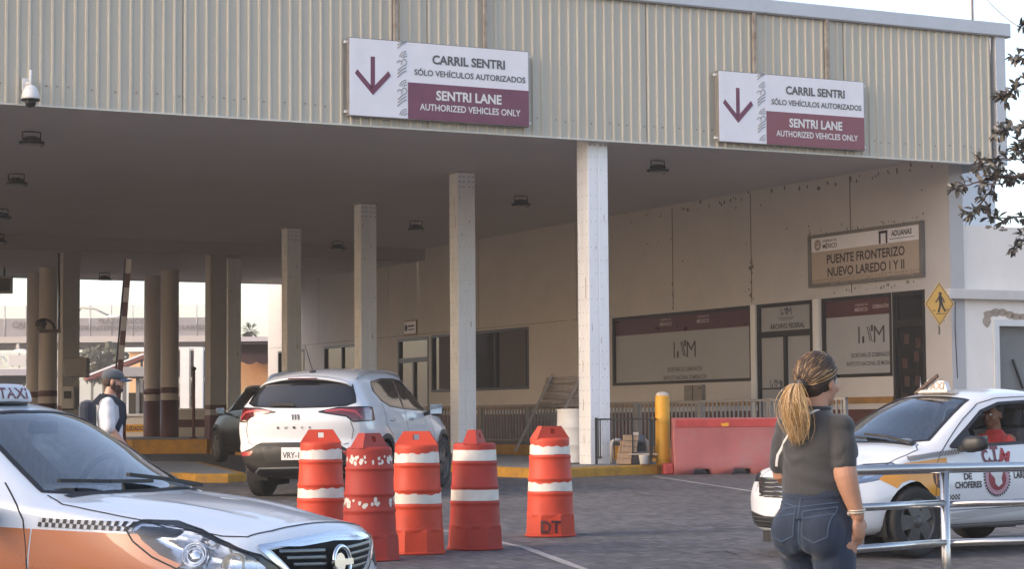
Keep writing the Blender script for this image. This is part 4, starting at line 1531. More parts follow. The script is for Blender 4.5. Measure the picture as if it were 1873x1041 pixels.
# ================================================================== taxi in the foreground (saloon, seen from its right front)
def taxi_front():
    L = 4.45
    T = dict(
        wb=[(0, .66), (.35, .74), (.8, .78), (2.2, .79), (3.6, .78), (4.45, .68)],
        zb=[(0, .21), (.5, .19), (1.2, .20), (3.3, .20), (4.45, .27)],
        wm=[(0, .70), (.3, .80), (.8, .845), (1.6, .848), (3.4, .845), (4.1, .80), (4.45, .74)],
        zm=[(0, .48), (.6, .56), (1.5, .60), (3.5, .64), (4.45, .62)],
        ws=[(0, .62), (.3, .715), (.7, .775), (1.2, .795), (1.7, .80), (3.3, .79), (4.0, .74), (4.45, .68)],
        zs=[(0, .745), (.3, .785), (.7, .84), (1.2, .905), (1.6, .935), (2.4, .955), (3.4, .985), (4.0, .99), (4.45, .93)],
        wg=[(0, .52), (.4, .60), (.8, .66), (1.2, .69), (1.45, .685), (1.75, .62), (2.05, .555), (2.6, .555), (3.1, .55), (3.5, .575), (3.8, .62), (4.2, .62), (4.45, .55)],
        zg=[(0, .79), (.3, .835), (.7, .888), (1.1, .935), (1.32, .965), (1.55, 1.075), (1.8, 1.24), (2.05, 1.375), (2.3, 1.425), (2.7, 1.435), (3.0, 1.40), (3.4, 1.20), (3.65, 1.06), (4.0, 1.03), (4.45, .97)],
        zt=[(0, .825), (.3, .885), (.7, .94), (1.0, .965), (1.20, .985), (1.45, 1.11), (1.75, 1.285), (2.0, 1.42), (2.25, 1.485), (2.7, 1.505), (3.05, 1.46), (3.45, 1.24), (3.72, 1.09), (4.1, 1.06), (4.45, 1.0)])
    def dz(x, y, z):
        # two bonnet ridges
        if x < 1.3 and z > .74:
            k = math.exp(-((abs(y) - (.30 + .10 * x)) / .045) ** 2) * .014 * min(1, max(0, (x - .12) / .3)) * min(1, max(0, (1.28 - x) / .2))
            return k
        return 0
    car = Car(L, T, front=(.10, .36, 2.4), rear=(.12, .2, 2), fprof=[(.2, .07), (.35, .01), (.5, 0), (.66, .01), (.76, .035), (.80, .06), (.88, .14)], dz=dz, nst=120)
    root = thing('taxi_car', 'white saloon taxi with a pale orange fender panel, nearest the camera', 'taxi')
    FRONT = lambda c, n: n.x > .15 and c.x > -1.0
    # windscreen and screen border
    ws = [(1.215, 0), (1.235, .3), (1.30, .52), (1.40, .655), (1.60, .60), (1.85, .545), (2.05, .49), (2.02, .25), (2.00, 0)]
    ws = ws + [(x, -y) for x, y in ws[-2:0:-1]]
    UP = lambda c, n: n.z > .2 and c.z > .9
    car.cut(ws, 'top', UP, 'windscreen')
    # side glass
    sw = [(1.62, .965), (1.80, 1.11), (2.10, 1.30), (2.4, 1.375), (2.75, 1.375), (2.75, .985), (2.2, .975)]
    sw2 = [(2.83, .99), (2.83, 1.37), (3.05, 1.33), (3.35, 1.15), (3.45, 1.02)]
    for s in (1, -1):
        f = lambda c, n, s=s: c.y * s > .35 and c.z > .9
        car.cut(sw, 'side', f, 'side_window'); car.cut(sw2, 'side', f, 'side_window')
    rw = [(3.12, 0), (3.14, .45), (3.55, .55), (3.62, 0)]
    rw = rw + [(x, -y) for x, y in rw[-2:0:-1]]
    car.cut(rw, 'top', UP, 'rear_window')
    # headlamps: cut from the front quarter in the top view (wraps over the wing)
    HL = [(.775, .825), (.73, .868), (.58, .862), (.42, .822), (.24, .758), (.11, .70), (.06, .63), (.10, .575), (.30, .585), (.45, .63), (.60, .69), (.72, .765)]
    for s in (1, -1):
        p = HL
        car.cut(p, 'side', lambda c, n, s=s: c.y * s > .38 and c.z > .5 and c.x > -1 , 'headlight')
    # grille, lower intake, fog lamps
    gr = [(-.50, .722), (-.25, .748), (0, .758), (.25, .748), (.50, .722), (.38, .61), (.25, .535), (-.25, .535), (-.38, .61)]
    car.cut(gr, 'end', FRONT, 'grille')
    car.cut([(-.45, .40), (.45, .40), (.38, .27), (-.38, .27)], 'end', FRONT, 'lower_grille')
    arches(car, (.86, 3.46), .345, .315)
    P = paint('taxi_white_paint', (.70, .735, .775))
    mats = {'body': P, 'windscreen': M_wind, 'side_window': M_sideg, 'rear_window': M_sideg, 'headlight': M_lens, 'grille': mat('grille_black', (.004, .004, .004), .7, spec=.2), 'lower_grille': M_black}
    car.finish(root, mats)
    # gaps
    mb = MB()
    bon = [(.075, .47), (.10, .40), (.125, .2), (.13, 0)]
    fl = [(.135, 0), (.135, .2), (.15, .40), (.19, .565), (.30, .625), (.6, .685), (.85, .715), (1.05, .725), (1.22, .72)]
    for s in (1, -1):
        car.ribbon(mb, [(x, s * y) for x, y in fl], 'top', 1, .010)
        car.ribbon(mb, [(1.22, s * .72), (1.30, s * .68), (1.36, s * .665)], 'top', 1, .010)
        sg = s
        car.ribbon(mb, [(1.34, .25), (1.33, .5), (1.36, .72), (1.40, .86), (1.46, .935), (1.60, 1.045)], 'side', sg, .009)
        car.ribbon(mb, [(2.79, .28), (2.80, .7), (2.79, .97), (2.79, 1.38)], 'side', sg, .009)
        car.ribbon(mb, [(1.36, .27), (2.0, .25), (2.79, .27)], 'side', sg, .008)
        car.ribbon(mb, [(.80, .62), (.62, .60), (.40, .595), (.2, .59)], 'side', sg, .007)
    mb.build('panel_gap', M_gap, root)
    mb = MB()
    car.ribbon(mb, ws, 'top', 1, .035, .003, .03, True)
    for s in (1, -1):
        car.ribbon(mb, sw, 'side', s, .03, .003, .03, True)
        car.ribbon(mb, sw2, 'side', s, .03, .003, .03, True)
    mb.build('window_seal', M_black, root)
    mb = MB()
    for s in (1, -1):
        p = HL
        car.ribbon(mb, p, 'side', s, .009, .003, .02, True)
    mb.build('lamp_seal', M_black, root)
    # lamp insides: bright bowl, projector, dark bezel
    for s in (1, -1):
        b = MB()
        vs, fs = [], []
        pl = [(.755, .825), (.72, .855), (.58, .848), (.42, .808), (.26, .748), (.13, .695), (.09, .635), (.12, .59), (.30, .60), (.45, .645), (.60, .705), (.71, .775)]
        cen = (.42, .735)
        rows = []
        for k, f in enumerate((1.0, .8, .55, .3, .02)):
            row = []
            for (u, v) in pl:
                uu, vv = cen[0] + (u - cen[0]) * f, cen[1] + (v - cen[1]) * f
                h, nn = car.hit(uu, vv, 'side', s)
                row.append(h - nn * (.006 + .075 * (1 - f ** 2)) if h else Vector((-uu, s * .6, vv)))
            rows.append(row)
        n = len(pl)
        for a, c2 in zip(rows, rows[1:]):
            base = len(vs); vs += a + c2
            fs += [[base + i, base + (i + 1) % n, base + n + (i + 1) % n, base + n + i] for i in range(n)]
        b.add(vs, fs, True)
        hb = b.build('headlight_bowl', mat('lamp_reflector', (.78, .8, .83), .16, metal=.9, bump=.35, bscale=14), root)
        mb = MB()
        h, nn = car.hit(.40, .715, 'side', s)
        q = nn.to_track_quat('Z', 'Y').to_matrix().to_4x4()
        mb.lathe([(.062, -.05), (.066, -.034), (.060, -.030), (.052, -.055)], 24, h, q)
        mb.ellipsoid(h - nn * .062, (.050, .050, .034), q, 20, 12)
        mb.build('projector', M_chrome, hb)
        mb = MB()
        h2, n2 = car.hit(.20, .665, 'side', s)
        q2 = n2.to_track_quat('Z', 'Y').to_matrix().to_4x4()
        mb.lathe([(.055, -.045), (.058, -.025), (.05, -.022), (.04, -.06), (0, -.07)], 20, h2, q2)
        mb.build('indicator_bowl', mat('amber_bowl', (.75, .62, .45), .2, metal=.6), hb)
        mb = MB()
        car.decal(mb, [(.745, .825), (.715, .85), (.58, .842), (.50, .825), (.54, .80), (.70, .80)], 'side', s, -.012)
        mb.build('bezel', mat('lamp_bezel', (.09, .095, .10), .3), hb)
    # grille: chrome wing and bars, badge ring
    mb = MB()
    vv = [(-.56, .735), (-.26, .762), (0, .772), (.26, .762), (.56, .735), (.42, .61), (.28, .515), (0, .51), (-.28, .515), (-.42, .61)]
    car.ribbon(mb, vv, 'end', 1, .030, .008, .02, True)
    mb.build('grille_surround', M_chrome, root)
    mb = MB()
    car.decal(mb, [(-.54, .738), (-.25, .772), (0, .785), (.25, .772), (.54, .738), (.30, .728), (0, .742), (-.30, .728)], 'end', 1, .010, .04)
    mb.build('grille_wing', mat('pale_chrome', (.72, .75, .8), .16, metal=.85), root)
    mb = MB()
    for k, zz in enumerate((.70, .665, .63, .595, .56)):
        ww = .46 - k * .042
        for s in (1, -1):
            car.ribbon(mb, [(s * .11, zz), (s * ww, zz + .012)], 'end', 1, .016, .012, .03)
    mb.build('grille_bar', mat('grille_bar_grey', (.12, .125, .13), .25, metal=.6), root)
    h, nn = car.hit(0, .63, 'end', 1)
    q = nn.to_track_quat('Z', 'Y').to_matrix().to_4x4()
    mb = MB()
    mb.tube([h + nn * .035 + q @ Vector((.082 * math.cos(a), .082 * math.sin(a), 0)) for a in [2 * math.pi * k / 28 for k in range(28)]], .013, 8, closed=True)
    mb.bar(h + nn * .04 + q @ Vector((-.095, 0, 0)), h + nn * .04 + q @ Vector((.095, 0, 0)), .032, .02, up=nn)
    mb.tube([h - nn * .02, h + nn * .03], .05, 12)
    mb.build('badge', M_chrome, root)
    # livery
    mb = MB()
    pan = [(1.335, .815), (.70, .80), (.67, .77), (.56, .70), (.44, .655), (.60, .53), (1.335, .50)]
    for s in (1, -1):
        car.decal(mb, pan, 'side', s, .003, .04)
        car.decal(mb, [(1.345, .815), (2.7, .85), (2.7, .5), (1.345, .5)], 'side', s, .003, .06)
    po = mb.build('orange_panel', M_orangep, root)
    mk = MB(); mw = MB()
    for s in (1, -1):
        car.decal(mw, [(1.30, .828), (.74, .812), (.74, .856), (1.30, .872)], 'side', s, .0035, .05)
        car.checker(mk, 1.30, .828, .74, .812, .044, 'side', s, 2, 0, .006, 26)
    mw.build('checker_ground', M_plate, root)
    mk.build('checker_stripe', M_black, root)
    # wipers, scuttle
    mb = MB()
    car.decal(mb, [(1.26, -.60), (1.17, 0), (1.26, .60), (1.31, .60), (1.235, .3), (1.21, 0), (1.235, -.3), (1.31, -.60)], 'top', 1, .004, .04)
    mb.build('scuttle', M_black, root)
    mb = MB()
    for (p0, p1, p2) in (((1.27, .10), (1.30, -.25), (1.40, -.55)), ((1.27, .58), (1.30, .3), (1.34, -.02))):
        for a, b, w in ((p0, p1, .014), (p1, p2, .012)):
            h0 = car.hit(*a, 'top', 1)[0] + Vector((.02, 0, .03)); h1 = car.hit(*b, 'top', 1)[0] + Vector((.02, 0, .03))
            mb.bar(h0, h1, .03, .02)
    mb.build('wiper', M_black, root)
    # interior
    MB().box((-1.58, 0, .90), (.52, 1.28, .14), bev=.05).build('dashboard', M_dash, root)
    MB().box((-1.45, .36, .99), (.24, .40, .10), bev=.04).build('instrument_hood', M_dash, root)
    mb = MB()
    q = Matrix.Translation((-1.80, .36, 1.0)) @ Matrix.Rotation(R(-66), 4, 'Y')
    mb.tube([q @ Vector((.185 * math.cos(a), .185 * math.sin(a), 0)) for a in [2 * math.pi * k / 30 for k in range(30)]], .017, 8, closed=True)
    mb.bar(q @ Vector((0, -.17, 0)), q @ Vector((0, .17, 0)), .05, .02)
    mb.bar(q @ Vector((0, 0, 0)), q @ Vector((-.17, 0, 0)), .05, .02)
    mb.ellipsoid(q @ Vector((0, 0, 0)), (.07, .07, .03), q.to_3x3().to_4x4(), 14, 8)
    mb.build('steering_wheel', M_black, root)
    for y in (.36, -.36): seat(root, 2.25, y, M_seat)
    MB().box((-3.15, 0, .75), (.3, 1.2, .7), bev=.08).build('rear_bench', M_seat, root)
    MB().box((-1.92, 0, 1.33), (.03, .24, .07), bev=.012).build('inner_mirror', M_black, root)
    mb = MB()
    mb.box((-1.56, -.42, .985), (.20, .28, .01), M=Matrix.Rotation(R(8), 4, 'Y')); mb.box((-1.50, -.10, 1.0), (.14, .10, .03), bev=.01); mb.box((-2.02, -.36, 1.06), (.012, .34, .30), M=Matrix.Rotation(R(-14), 4, 'Y'))
    mb.build('papers', M_plate, root)
    # wheels
    for xb in (.86, 3.46):
        for s in (1, -1):
            wheel(root, xb, s * .735, .31, .19); well(root, xb, s * .80, .345, .315)
    mirror(root, 1.58, -1.0, .93, M_black, (.13, .26, .17))
    place_car(root, -.925, 11.02, R(115.8))
    # roof sign: its own thing, standing on the roof
    t = thing('taxi_roof_sign', 'white moulded roof sign reading TAXI on the foreground taxi', 'sign')
    mb = MB()
    rings = []
    for z, hx, hy in ((0, .085, .20), (.02, .085, .20), (.06, .075, .185), (.085, .055, .155), (.097, .035, .12)):
        rings.append([Vector((hx * math.copysign(abs(math.cos(a)) ** .45, math.cos(a)), hy * math.copysign(abs(math.sin(a)) ** .45, math.sin(a)), z + .015)) for a in [2 * math.pi * k / 40 for k in range(40)]])
    mb.loft(rings); mb.build('sign_box', mat('sign_box_plastic', (.62, .62, .63), .4, var=.05, scale=5), t)
    mb = MB(); mb.lathe([(.0, 0), (1, 0), (1, .016), (0, .016)], 40, fn=lambda r, z, a: r * 1 / math.sqrt((math.cos(a) / .09) ** 2 + (math.sin(a) / .207) ** 2) if r else 0)
    mb.build('base', M_black, t)
    def front_face(txt, sx, m):
        mb = MB()
        vs, fs = text_mesh(txt, .015)
        x0, x1 = min(v[0] for v in vs), max(v[0] for v in vs)
        P_ = []
        for (x, y) in vs:
            a = ((x - x0) / (x1 - x0) - .5) * .25; zz = .02 + y / .69 * .058 + .015
            fz = zz - .015
            hx = .085 if fz < .02 else .085 - (fz - .02) / .04 * .010 if fz < .06 else .075 - (fz - .06) / .025 * .02
            P_.append((sx * (hx + .004), sx * (a - .0), zz))
        mb.add(P_, fs)
        return mb.build('lettering', m, t)
    front_face('TAXI', 1, mat('faded_red_lettering', (.17, .06, .075), .6))
    hh = car.hit(2.17, -.06, 'top', 1)[0]
    t.matrix_world = root.matrix_world @ Matrix.Translation(hh + Vector((0, 0, -.006))) @ Matrix.Rotation(R(3), 4, 'Y')
    return root
taxi_front()
# ================================================================== crossovers: the white one seen from behind, the black one beyond it
def crossover(label, col, X, Y, yaw, k, white):
    L = 4.35
    T = dict(
        wb=[(0, .60), (.4, .76), (.9, .82), (3.4, .82), (4.0, .80), (4.35, .70)],
        zb=[(0, .26), (.5, .22), (1.2, .21), (3.3, .21), (3.9, .24), (4.35, .30)],
        wm=[(0, .70), (.3, .82), (.8, .89), (2.0, .885), (3.5, .90), (4.0, .885), (4.35, .84)],
        zm=[(0, .55), (.6, .66), (1.5, .66), (3.2, .72), (3.9, .80), (4.35, .78)],
        ws=[(0, .62), (.4, .74), (.9, .80), (1.5, .82), (2.5, .83), (3.4, .845), (4.0, .835), (4.35, .79)],
        zs=[(0, .80), (.4, .88), (.9, .965), (1.4, 1.01), (2.2, 1.045), (3.1, 1.09), (3.7, 1.12), (4.35, 1.12)],
        wg=[(0, .50), (.5, .62), (1.0, .68), (1.3, .69), (1.6, .655), (1.95, .60), (2.3, .59), (3.3, .60), (3.9, .59), (4.35, .55)],
        zg=[(0, .84), (.4, .93), (.9, 1.02), (1.2, 1.06), (1.5, 1.21), (1.85, 1.44), (2.1, 1.525), (2.6, 1.55), (3.4, 1.53), (4.0, 1.48), (4.35, 1.43)],
        zt=[(0, .87), (.4, .985), (.9, 1.06), (1.15, 1.09), (1.4, 1.20), (1.85, 1.50), (2.1, 1.58), (2.6, 1.625), (3.3, 1.61), (3.9, 1.56), (4.35, 1.49)])
    car = Car(L, T, front=(.10, .30, 2.2), rear=(.09, .30, 2.6), rprof=[(.25, .06), (.45, .0), (.62, -.015), (.70, .04), (.95, .015), (1.10, .05), (1.2, .13), (1.35, .24), (1.5, .34)], nst=110)
    root = thing('crossover_car', label, 'car')
    REAR = lambda c, n: c.x < -3.3 and n.x < -.12
    rwin = [(0, 1.455), (.40, 1.44), (.60, 1.405), (.665, 1.27), (.69, 1.19), (.60, 1.155), (.35, 1.14), (0, 1.135)]
    rwin = rwin + [(-y, z) for y, z in rwin[-2:0:-1]]
    car.cut(rwin, 'end', REAR, 'rear_window')
    tl = [(.28, 1.075), (.52, 1.125), (.84, 1.13), (.98, 1.10), (.98, .965), (.70, .955), (.62, 1.02)]
    for s in (1, -1):
        car.cut([(s * y, z) for y, z in tl], 'end', lambda c, n, s=s: c.x < -3.85 and c.y * s > .2, 'taillight')
        sw = [(1.50, 1.06), (2.0, 1.075), (2.6, 1.10), (3.15, 1.135), (3.42, 1.21), (3.52, 1.33), (3.40, 1.435), (2.9, 1.475), (2.35, 1.475), (2.05, 1.445), (1.75, 1.27)]
        car.cut(sw, 'side', lambda c, n, s=s: c.y * s > .4 and c.z > .95, 'side_window')
    fr = [(1.16, 0), (1.24, .45), (1.36, .62), (1.6, .585), (1.85, .53), (1.93, .3), (1.95, 0)]
    fr = fr + [(x, -y) for x, y in fr[-2:0:-1]]
    car.cut(fr, 'top', lambda c, n: n.z > .2 and c.z > .9, 'windscreen')
    for s in (1, -1):
        car.cut([(.0, .80), (.75, .93), (.70, .85), (.30, .76), (0, .74)], 'side', lambda c, n, s=s: c.y * s > .35 and c.x > -1.2, 'headlight')
    car.cut([(-.42, .74), (.42, .74), (.36, .42), (-.36, .42)], 'end', lambda c, n: n.x > .2 and c.x > -1, 'grille')
    arches(car, (.86, 3.46), .385, .345)
    # black lower bumper and sills
    bump = [(-1.0, .60), (-.76, .585), (-.62, .63), (-.50, .705), (.50, .705), (.62, .63), (.76, .585), (1.0, .60), (1.0, .1), (-1.0, .1)]
    car.cut(bump, 'end', lambda c, n: c.x < -3.86, 'lower_bumper')
    for s in (1, -1):
        car.cut([(.3, .38), (1.3, .34), (3.0, .34), (3.86, .45), (3.86, .1), (.3, .1)], 'side', lambda c, n, s=s: c.y * s > .1 and c.z < .5, 'sill_cladding')
    P = paint('white_car_paint', (.60, .61, .625)) if white else mat('black_car_paint', (.010, .0095, .009), .25, spec=.35)
    car.finish(root, {'body': P, 'rear_window': M_tint, 'side_window': M_tint, 'windscreen': M_tint, 'taillight': M_redlens, 'headlight': M_lens, 'grille': M_black,
                      'lower_bumper': mat('bumper_black', (.010, .010, .011), .5, spec=.3, var=.2, scale=6), 'sill_cladding': M_black})
    mb = MB()
    tg = [(-.66, 1.0), (-.70, .85), (-.67, .70), (-.60, .675), (0, .672), (.60, .675), (.67, .70), (.70, .85), (.66, 1.0)]
    car.ribbon(mb, tg, 'end', -1, .008)
    for s in (1, -1):
        car.ribbon(mb, [(2.50, .40), (2.52, .8), (2.50, 1.09)], 'side', s, .008)
        car.ribbon(mb, [(1.36, .40), (1.34, .8), (1.45, 1.04)], 'side', s, .008)
        car.ribbon(mb, [(3.10, .52), (3.20, .75), (3.42, .90), (3.44, 1.18)], 'side', s, .008)
    mb.build('panel_gap', M_gap, root)
    mb = MB()
    for s in (1, -1):
        for xb in (.86, 3.46):
            car.ribbon(mb, circ(xb, .345, .415, -12, 192, 30), 'side', s, .065, .006, .03)
    mb.build('arch_trim', M_black, root)
    mb = MB()
    car.ribbon(mb, rwin, 'end', -1, .035, .003, .03, True)
    for s in (1, -1): car.ribbon(mb, sw, 'side', s, .03, .003, .03, True)
    for s in (1, -1): car.ribbon(mb, [(2.52, 1.10), (2.42, 1.47)], 'side', s, .06, .004)
    mb.build('window_seal', M_blackgloss, root)
    mb = MB()
    for s in (1, -1):
        car.ribbon(mb, [(s * .36, 1.085), (s * .55, 1.10), (s * .72, 1.075), (s * .80, .99)], 'end', -1, .028, .004, .03)
    mb.build('taillight_bar', M_redlens2, root)
    mb = MB()
    for s in (1, -1): car.ribbon(mb, [(s * y, z) for y, z in tl], 'end', -1, .018, .003, .02, True)
    mb.build('lamp_seal', M_blackgloss, root)
    # roof-edge spoiler with high brake lamp
    mb = MB()
    rings = []
    for i in range(21):
        y = -.60 + 1.2 * i / 20
        h, nn = car.hit(3.86, y, 'top', 1)
        x = -3.98 - .12 + .10 * (y / .6) ** 2
        z = h.z
        rings.append([Vector((h.x + .1, y, z + .004)), Vector((x + .05, y, z - .028)), Vector((x, y, z - .048)), Vector((x + .03, y, z - .062)), Vector((h.x + .05, y, z - .06))])
    mb.loft(rings); sp = mb.build('spoiler', P, root)
    h, nn = car.hit(3.9, 0, 'top', 1)
    MB().box((-4.095, 0, h.z - .040), (.012, .38, .016), bev=.003).build('brake_lamp', M_redlens, sp)
    # rails, antenna
    for s in (1, -1):
        pts = [car.hit(x, s * .585, 'top', 1)[0] + Vector((0, 0, dz)) for x, dz in ((2.0, 0), (2.12, .03), (2.5, .045), (3.2, .045), (3.62, .03), (3.76, 0))]
        MB().tube(pts, .019, 8).build('roof_rail', mat('rail_silver', (.35, .36, .37), .35, metal=.8), root)
    if white:
        h = car.hit(3.72, 0.0, 'top', 1)[0]
        mb = MB(); mb.box(h + Vector((0, 0, .012)), (.11, .06, .03), bev=.012); mb.tube([h + Vector((0, 0, .02)), h + Vector((-.14, 0.05, .34))], .006, 6)
        mb.build('aerial', M_black, root)
        # plate recess, plate, badge, letters
        mb = MB(); car.decal(mb, [(-.46, .655), (.46, .655), (.40, .47), (-.40, .47)], 'end', -1, .004, .04)
        mb.build('plate_recess', mat('plate_recess_grey', (.022, .021, .020), .5, spec=.3), root)
        hp, nn = car.hit(0.02, .565, 'end', -1)
        pl = MB().box((hp.x - .018, .02, .565), (.012, .31, .155), bev=.004).build('number_plate', M_plate, root)
        mb = MB()
        put_text(mb, 'VRY-15', Vector((hp.x - .026, .02, .55)), (0, -1, 0), (0, 0, 1), 0, 0, .27, .075, .02)
        put_text(mb, 'TEXAS', Vector((hp.x - .026, .02, .55)), (0, -1, 0), (0, 0, 1), -.05, .062, .10, .022, .01) if False else None
        mb.build('plate_number', M_ink, pl)
        mb = MB()
        for i, ch in enumerate('BUICK'):
            car.text(mb, ch, .235 - i * .105, .885, .034, .026, 'end', -1, .03, .006, 0, True)
        mb.build('lettering', mat('badge_grey', (.08, .08, .085), .3, metal=.5), root)
        mb = MB()
        for i in range(3):
            y0 = .048 - i * .038
            car.decal(mb, [(y0 + .016, 1.045), (y0 - .014, 1.045), (y0 - .018, .99), (y0 - .006, .975), (y0 + .004, .99), (y0 + .008, 1.02)], 'end', -1, .007, .03)
        mb.build('badge', mat('badge_grey', (.08, .08, .085), .3, metal=.5), root)
        mb = MB(); car.ribbon(mb, [(.60, .955), (.38, .962)], 'end', -1, .018, .005)
        mb.build('model_script', mat('badge_silver', (.4, .4, .4), .3, metal=.6), root)
    for s in (1, -1):
        mb = MB(); car.decal(mb, [(s * .58, .60), (s * .82, .575), (s * .84, .525), (s * .62, .54)], 'end', -1, .005, .03)
        mb.build('rear_reflector', M_redlens2, root)
    mb = MB()
    car.decal(mb, [(-.78, .50), (-.50, .47), (.50, .47), (.78, .50), (.70, .44), (.45, .405), (-.45, .405), (-.70, .44)], 'end', -1, .006, .05)
    mb.build('bumper_insert', mat('bumper_bronze', (.018, .016, .015), .5, spec=.3), root)
    mb = MB()
    car.ribbon(mb, [(-.62, .30), (-.50, .385), (0, .395), (.50, .385), (.62, .30)], 'end', -1, .022, .007, .03)
    mb.build('bumper_trim', mat('rail_silver', (.35, .36, .37), .35, metal=.8), root)
    mb = MB()
    for s in (1, -1):
        car.ribbon(mb, [(s * .70, .40), (s * .82, .41)], 'end', -1, .02, .006); car.ribbon(mb, [(s * .70, .36), (s * .82, .37)], 'end', -1, .02, .006)
    mb.build('bumper_slot', M_steelg, root)
    # door handles
    for s in (1, -1):
        for xb in (2.30, 3.18):
            h, nn = car.hit(xb, .955, 'side', s)
            mb = MB(); mb.ellipsoid(h + nn * .012, (.085, .016, .019), seg=14, rings=8); mb.build('door_handle', P if not white else mat('handle_silver', (.55, .57, .6), .25, metal=.6), root)
        mirror(root, 1.60, s * 1.0, 1.075, P if not white else M_tint, (.12, .20, .16))
        for xb in (.86, 3.46):
            wheel(root, xb, s * .775, .345, .21, 'alloy'); well(root, xb, s * .84, .385, .345)
    # wiper and underbody
    mb = MB()
    hw = car.hit(.02, 1.165, 'end', -1)[0]
    mb.bar(hw + Vector((-.02, .02, 0)), hw + Vector((-.03, .34, .015)), .025, .03)
    mb.build('rear_wiper', M_black, root)
    place_car(root, X, Y, yaw)
    root.matrix_world = root.matrix_world @ Matrix.Scale(k, 4)
    return root
crossover('white crossover seen from behind with dark windows and red tail lamps, beside the red barrels', None, -1.80, 34.27, R(14.5), 1.14, True)
crossover('black crossover half hidden on the far side of the white one', None, -6.03, 47.15, R(-24), 1.05, False)

# ================================================================== second taxi, on the right, with the driver at its open window
def taxi_side():
    L = 4.15
    T = dict(
        wb=[(0, .62), (.35, .74), (.8, .78), (2.2, .79), (3.6, .78), (4.15, .70)],
        zb=[(0, .20), (.5, .18), (1.2, .20), (3.3, .20), (4.15, .28)],
        wm=[(0, .70), (.3, .80), (.8, .845), (1.6, .848), (3.3, .845), (3.9, .80), (4.15, .74)],
        zm=[(0, .46), (.6, .55), (1.5, .58), (3.5, .64), (4.15, .62)],
        ws=[(0, .62), (.3, .71), (.7, .775), (1.2, .80), (1.7, .805), (3.3, .79), (3.8, .74), (4.15, .70)],
        zs=[(0, .72), (.3, .775), (.7, .855), (1.2, .915), (1.6, .945), (2.4, .965), (3.4, 1.0), (4.15, 1.0)],
        wg=[(0, .50), (.4, .60), (.8, .66), (1.1, .69), (1.4, .685), (1.75, .62), (2.1, .57), (2.6, .565), (3.2, .56), (3.6, .58), (4.15, .60)],
        zg=[(0, .76), (.3, .83), (.7, .91), (1.0, .955), (1.25, .985), (1.5, 1.09), (1.8, 1.27), (2.05, 1.385), (2.35, 1.43), (2.8, 1.43), (3.2, 1.37), (3.6, 1.17), (4.15, 1.05)],
        zt=[(0, .80), (.3, .885), (.7, .965), (.95, 1.0), (1.12, 1.015), (1.40, 1.15), (1.72, 1.33), (1.98, 1.43), (2.3, 1.49), (2.7, 1.505), (3.1, 1.47), (3.5, 1.25), (4.15, 1.10)])
    car = Car(L, T, front=(.10, .40, 2.3), rear=(.12, .2, 2), fprof=[(.2, .04), (.35, .0), (.5, 0), (.66, .03), (.76, .06), (.90, .16)], nst=115,
              warp=lambda x: x if x < .6 else .6 + (x - .6) * 5 / 7 if x < 1.3 else x - .2)
    root = thing('taxi_car', 'white taxi with amber fender and maroon gear emblem behind the steel railing', 'taxi')
    ws = [(1.13, 0), (1.16, .3), (1.24, .52), (1.36, .655), (1.55, .60), (1.80, .55), (2.02, .50), (1.99, .25), (1.97, 0)]
    ws = ws + [(x, -y) for x, y in ws[-2:0:-1]]
    UP = lambda c, n: n.z > .2 and c.z > .9
    car.cut(ws, 'top', UP, 'windscreen')
    sw = [(1.50, .965), (1.80, 1.135), (2.05, 1.285), (2.30, 1.355), (2.75, 1.375), (2.75, 1.0), (2.2, .985)]
    sw2 = [(2.85, 1.0), (2.85, 1.37), (3.1, 1.34), (3.45, 1.16), (3.55, 1.04)]
    car.cut(sw, 'side', lambda c, n: c.y > .35 and c.z > .9, None)
    car.cut(sw, 'side', lambda c, n: c.y < -.35 and c.z > .9, 'side_window')
    for s in (1, -1): car.cut(sw2, 'side', lambda c, n, s=s: c.y * s > .35 and c.z > .9, 'side_window')
    HL = [(.70, .80), (.66, .845), (.45, .835), (.25, .79), (.12, .735), (.10, .665), (.25, .66), (.45, .69), (.60, .73)]
    for s in (1, -1): car.cut(HL, 'side', lambda c, n, s=s: c.y * s > .38 and c.x > -1, 'headlight')
    FRONT = lambda c, n: n.x > .15 and c.x > -1
    car.cut([(-.48, .71), (.48, .71), (.42, .57), (.30, .53), (-.30, .53), (-.42, .57)], 'end', FRONT, 'grille')
    car.cut([(-.66, .40), (-.30, .36), (.30, .36), (.66, .40), (.58, .25), (-.58, .25)], 'end', FRONT, 'lower_grille')
    arches(car, (.84, 3.10), .36, .315)
    P = paint('taxi_side_paint', (.64, .655, .675))
    car.finish(root, {'body': P, 'windscreen': M_wind, 'side_window': M_sideg, 'headlight': M_lens, 'grille': M_black, 'lower_grille': M_black})
    mb = MB()
    for s in (1, -1):
        car.ribbon(mb, [(.30, s * .66), (.6, s * .715), (.9, s * .735), (1.10, s * .725), (1.16, s * .66), (1.24, s * .63)], 'top', 1, .009)
        car.ribbon(mb, [(1.24, .25), (1.22, .45), (1.28, .80), (1.37, .925), (1.56, 1.05), (1.80, 1.215), (2.05, 1.355), (2.3, 1.405), (2.75, 1.42)], 'side', s, .009)
        car.ribbon(mb, [(2.80, .28), (2.81, .7), (2.80, 1.40)], 'side', s, .009)
        car.ribbon(mb, [(1.24, .27), (2.80, .27)], 'side', s, .009)
        car.ribbon(mb, [(1.22, .40), (2.8, .41)], 'side', s, .006)
    car.ribbon(mb, [(.09, -.5), (.12, -.25), (.125, 0), (.12, .25), (.09, .5)], 'top', 1, .008)
    mb.build('panel_gap', M_gap, root)
    mb = MB()
    car.ribbon(mb, ws, 'top', 1, .035, .003, .03, True)
